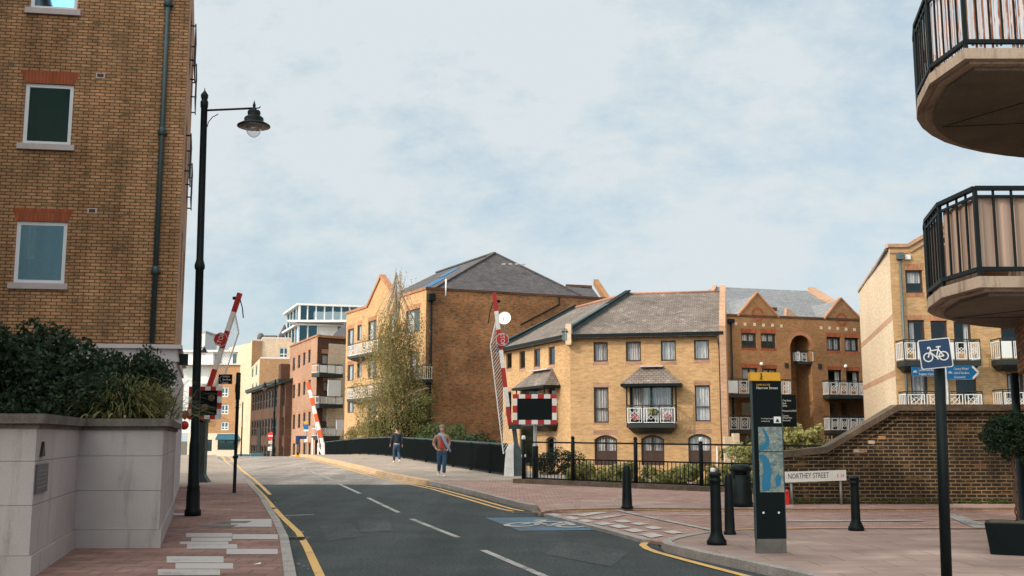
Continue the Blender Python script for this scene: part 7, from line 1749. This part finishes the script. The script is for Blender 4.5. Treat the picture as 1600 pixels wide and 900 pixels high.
# undergrowth along the far side of the parapet
for (label, px, py, Y, r, n, mat, sd) in (('dark green bushy shrub behind the parapet at the foot of the willow', 622, 672, 73, (2.2, 1.2, 1.15), 9000, 'leaf_mid', 51),
        ('pale leafy shrub behind the left half of the parapet', 572, 680, 80, (1.7, 1.2, .9), 5500, 'leaf_willow', 52),
        ('shadowed shrub mass against the blank brown wall', 700, 690, 62, (2.0, 1.0, 1.0), 5500, 'leaf_mid', 53),
        ('low dark scrub behind the parapet next to the raised barrier', 752, 704, 58, (1.4, .8, .9), 4000, 'leaf_dark', 54),
        ('upright dark green shrub close to the warehouse corner', 657, 650, 72, (.9, .8, 1.7), 4200, 'leaf_willow_green', 55)):
    c = V(px, py, Y); shrub('waterside_shrub', label, c[:], r, sd, n, .13, mat, nc=60, rc=min(r)*.45, aspect=.6, base=(c.x, Y, -.8))

# ================================================================== PEOPLE
def skin_mesh(joints, edges, radii, sub=2, root=0):
    me = bpy.data.meshes.new('s'); me.from_pydata([tuple(j) for j in joints], edges, []); o = bpy.data.objects.new('s', me); COL.objects.link(o)
    bpy.context.view_layer.objects.active = o
    sk = o.modifiers.new('skin', 'SKIN'); sk.use_smooth_shade = True
    for i, v in enumerate(me.skin_vertices[0].data): r = radii[i]; v.radius = (r, r) if not isinstance(r, tuple) else r; v.use_root = (i == root)
    ss = o.modifiers.new('sub', 'SUBSURF'); ss.levels = sub; ss.render_levels = sub
    bpy.context.view_layer.update(); dg = bpy.context.evaluated_depsgraph_get(); ev = o.evaluated_get(dg); m2 = ev.to_mesh()
    vs = [v.co.copy() for v in m2.vertices]; fs = [tuple(p.vertices) for p in m2.polygons]; ev.to_mesh_clear(); bpy.data.objects.remove(o); return vs, fs
def person(label, base, face_dir, Hh, pose, mats, scarf=False):
    t = thing('person', label, 'person', base); s = Hh/1.75
    f = Vector((face_dir[0], face_dir[1], 0)).normalized(); r = Vector((f.y, -f.x, 0)); b = Vector(base)
    L = lambda x, y, z: b+(r*x+f*y+Vector((0, 0, z)))*s      # x right, y forward
    def add(name, vs, fs, mat, par=None):
        q = M(); q.sm = True; q.faces(vs, fs); return q.build(name, mat, par or t)
    st = pose
    # body: one continuous skinned figure
    J = [(0, 0, .93), (0, .01, 1.08), (0, .0, 1.28), (0, -.01, 1.42), (0, .0, 1.50), (0, .02, 1.56)]; Rr = [(.135, .10), (.125, .09), (.155, .10), (.12, .085), .052, .05]
    E = [(0, 1), (1, 2), (2, 3), (3, 4), (4, 5)]
    head = [(0, .02, 1.62), (0, .015, 1.70)]; J += head; Rr += [(.075, .085), (.07, .08)]; E += [(5, 6), (6, 7)]
    for sgn, (kx, ky, kz), (ax_, ay, az), ty in ((-1, st['kneeL'], st['ankL'], 0), (1, st['kneeR'], st['ankR'], 0)):
        i = len(J); J += [(sgn*.095, 0, .86), (sgn*.10+kx, ky, kz), (sgn*.10+ax_, ay, az), (sgn*.11+ax_, ay+.13, az-.045)]; Rr += [.085, .058, .042, (.042, .03)]; E += [(0, i), (i, i+1), (i+1, i+2), (i+2, i+3)]
    hands = []
    for sgn, el, wr in ((-1, st['elL'], st['wrL']), (1, st['elR'], st['wrR'])):
        i = len(J); hd = Vector(wr)+(Vector(wr)-Vector(el)).normalized()*.07
        J += [(sgn*.175, -.01, 1.40), el, wr, tuple(hd)]; Rr += [.055, .042, .028, (.034, .02)]; E += [(3, i), (i, i+1), (i+1, i+2), (i+2, i+3)]
        dn_ = (Vector(wr)-Vector(el)).normalized(); hi = i+3
        for k in range(4):
            j = len(J); off = Vector((0, (k-1.5)*.017, 0)); p1 = hd+dn_*.045+off; p2 = hd+dn_*(.085-.006*abs(k-1.5))+off+Vector((-sgn*.012, 0, 0)); J += [tuple(p1), tuple(p2)]; Rr += [.009, .007]; E += [(hi, j), (j, j+1)]
        j = len(J); p1 = Vector(wr)+dn_*.04+Vector((0, .035, 0)); J += [tuple(p1), tuple(p1+dn_*.04+Vector((0, .012, 0)))]; Rr += [.010, .008]; E += [(i+2, j), (j, j+1)]
    vs, fs = skin_mesh([L(*j) for j in J], E, [(x*s if not isinstance(x, tuple) else (x[0]*s, x[1]*s)) for x in Rr], 1)
    add('body', vs, fs, mats['skin'])
    # face
    q = M(); q.ball(L(0, .105, 1.635), .014*s, 6); q.build('nose', mats['skin'], t)
    q = M(); [q.ball(L(x, .088, 1.668), .010*s, 6) for x in (-.03, .03)]; q.build('eyes', 'black_paint', t)
    q = M(); q.bar(L(-.022, .098, 1.598), L(.022, .098, 1.598), .008*s); q.build('mouth', 'flower_pink', t)
    q = M(); [q.ball(L(x, 0, 1.65), .022*s, 6, (.5, .8, 1.2)) for x in (-.082, .082)]; q.build('ears', mats['skin'], t)
    q = M(); cz = L(0, -.032, 1.715); q.ball(cz, .098*s, 12, (1, .95, .95)); q.v = [v for v in q.v]; q.build('hair', mats['hair'], t)
    # trousers
    J = [(0, 0, .97), (0, 0, .88)]; Rr = [(.165, .125), (.165, .125)]; E = [(0, 1)]
    for sgn, (kx, ky, kz), (ax_, ay, az) in ((-1, st['kneeL'], st['ankL']), (1, st['kneeR'], st['ankR'])):
        i = len(J); J += [(sgn*.10, .0, .80), (sgn*.10+kx, ky, kz), (sgn*.10+ax_, ay-.005, az+.02)]; Rr += [.102, .078, .066]; E += [(1, i), (i, i+1), (i+1, i+2)]
    vs, fs = skin_mesh([L(*j) for j in J], E, [(x*s if not isinstance(x, tuple) else (x[0]*s, x[1]*s)) for x in Rr], 1); add('trousers', vs, fs, mats['trousers'])
    # shirt hem + jacket with sleeves
    J = [(0, .0, .90), (0, .0, 1.06), (0, -.0, 1.28), (0, -.01, 1.42), (0, -.01, 1.47)]; Rr = [(.18, .145), (.168, .13), (.195, .135), (.165, .11), (.07, .07)]; E = [(0, 1), (1, 2), (2, 3), (3, 4)]
    for sgn, el, wr in ((-1, st['elL'], st['wrL']), (1, st['elR'], st['wrR'])):
        i = len(J); J += [(sgn*.195, -.01, 1.385), el, tuple(Vector(el).lerp(Vector(wr), .93))]; Rr += [.075, .062, .050]; E += [(3, i), (i, i+1), (i+1, i+2)]
    vs, fs = skin_mesh([L(*j) for j in J], E, [(x*s if not isinstance(x, tuple) else (x[0]*s, x[1]*s)) for x in Rr], 1); add('jacket', vs, fs, mats['jacket'])
    J = [(0, 0, mats.get('hemz', .86)), (0, 0, .98)]; vs, fs = skin_mesh([L(*j) for j in J], [(0, 1)], [(.172*s, .135*s)]*2, 1); add('shirt', vs, fs, mats['shirt'])
    if scarf:
        q = M(); q.use('red_shirt'); q.hexa([L(-.055, .14, .97), L(.06, .14, .97), L(.06, .155, .97), L(-.055, .155, .97)], [L(-.05, .13, 1.36), L(.05, .13, 1.36), L(.05, .15, 1.36), L(-.05, .15, 1.36)]); q.build('shirt_front', None, t)
        q = M(); q.tube([L(.09, -.05, 1.47), L(.06, .09, 1.45), L(-.02, .15, 1.38), L(-.10, .17, 1.20), L(-.20, .18, 1.02), L(-.30, .16, .86)], [.05*s, .055*s, .05*s, .05*s, .055*s, .03*s], 8); q.build('scarf', 'blue_scarf', t)
    for sgn, (ax_, ay, az), nm in ((-1, st['ankL'], 'L'), (1, st['ankR'], 'R')):
        tip = st['toe'+nm]; J = [(sgn*.10+ax_, ay-.05, az-.03), (sgn*.105+ax_, ay+.04, az-.05+tip*.4), (sgn*.11+ax_, ay+.17, az-.062+tip)]
        vs, fs = skin_mesh([L(*j) for j in J], [(0, 1), (1, 2)], [.052*s, (.05*s, .042*s), (.042*s, .03*s)], 1); add('shoe', vs, fs, mats['shoes'])
    return t
# man walking away over the bridge, woman walking towards the camera
g = G(619.5, 723.5, .12); 
w1 = dict(kneeL=(0, .10, .50), ankL=(.0, .12, .10), kneeR=(0, .04, .50), ankR=(0, -.26, .16), toeL=0, toeR=-.06, elL=(-.27, -.05, 1.13), wrL=(-.30, .06, .90), elR=(.26, -.09, 1.12), wrR=(.27, -.03, .88))
person('man in dark jacket and jeans walking away over the bridge, arms hanging loose', g[:], (-.28, .96), (722-667)/F_PX*g.y*1.0, w1, dict(skin='skin', hair='hair_brown', trousers='denim', jacket='navy_wool', shirt='sign_white', shoes='shoe_white', hemz=.88))
g = G(690, 745.5, .12)
w2 = dict(kneeL=(.02, .16, .50), ankL=(.03, .14, .11), kneeR=(-.02, .0, .49), ankR=(-.02, -.28, .17), toeL=.0, toeR=-.05, elL=(-.26, -.02, 1.14), wrL=(-.20, .16, .98), elR=(.29, -.04, 1.14), wrR=(.22, .15, 1.00))
person('woman in tan jacket with red top and long pale blue scarf walking towards the camera', g[:], (.12, -.99), (745-667)/F_PX*g.y, w2, dict(skin='skin', hair='hair_grey', trousers='denim', jacket='tan_jacket', shirt='tan_jacket', shoes='shoe_white', hemz=.84), scarf=True)
# fallen leaves gathered in the gutters
rng = random.Random(55); fl_ = M()
for k in range(220):
    line, d0 = ((KL, rng.uniform(.03, .35)), (near_corner, -rng.uniform(.05, .4)), (offset_line(KRb, 0), -rng.uniform(.03, .3)))[rng.choice((0, 0, 1, 1, 2))]
    i = rng.randrange(len(line)-1); a = Vector(line[i]); b = Vector(line[i+1]); c = a.lerp(b, rng.random())
    if c.y > 36 or c.y < 6: continue
    t_ = (b-a).normalized(); c = c+Vector((t_.y, -t_.x))*d0; s_ = rng.uniform(.018, .04); an = rng.uniform(0, 6.28); z_ = H(c.y)+.02
    fl_.face([(c.x+s_*math.cos(an+w_)*(1 if w_ in (0, math.pi) else .5), c.y+s_*math.sin(an+w_)*(1 if w_ in (0, math.pi) else .5), z_+rng.uniform(0, .012)) for w_ in (0, math.pi/2, math.pi, 3*math.pi/2)])
fl_.build('fallen_leaves', 'leaf_hedge')['kind'] = 'stuff'
# remaining small things: a crushed leaf of litter on the left pavement and on the asphalt
g = G(401, 882, .105); q = M(); q.face([(g.x-.05, g.y, g.z), (g.x+.05, g.y-.02, g.z+.01), (g.x+.04, g.y+.05, g.z+.02), (g.x-.03, g.y+.05, g.z)])
tag(q.build('litter_scrap', 'sign_white', loc=g[:]), 'scrap of white paper litter lying on the red paving near the kerb', 'litter')
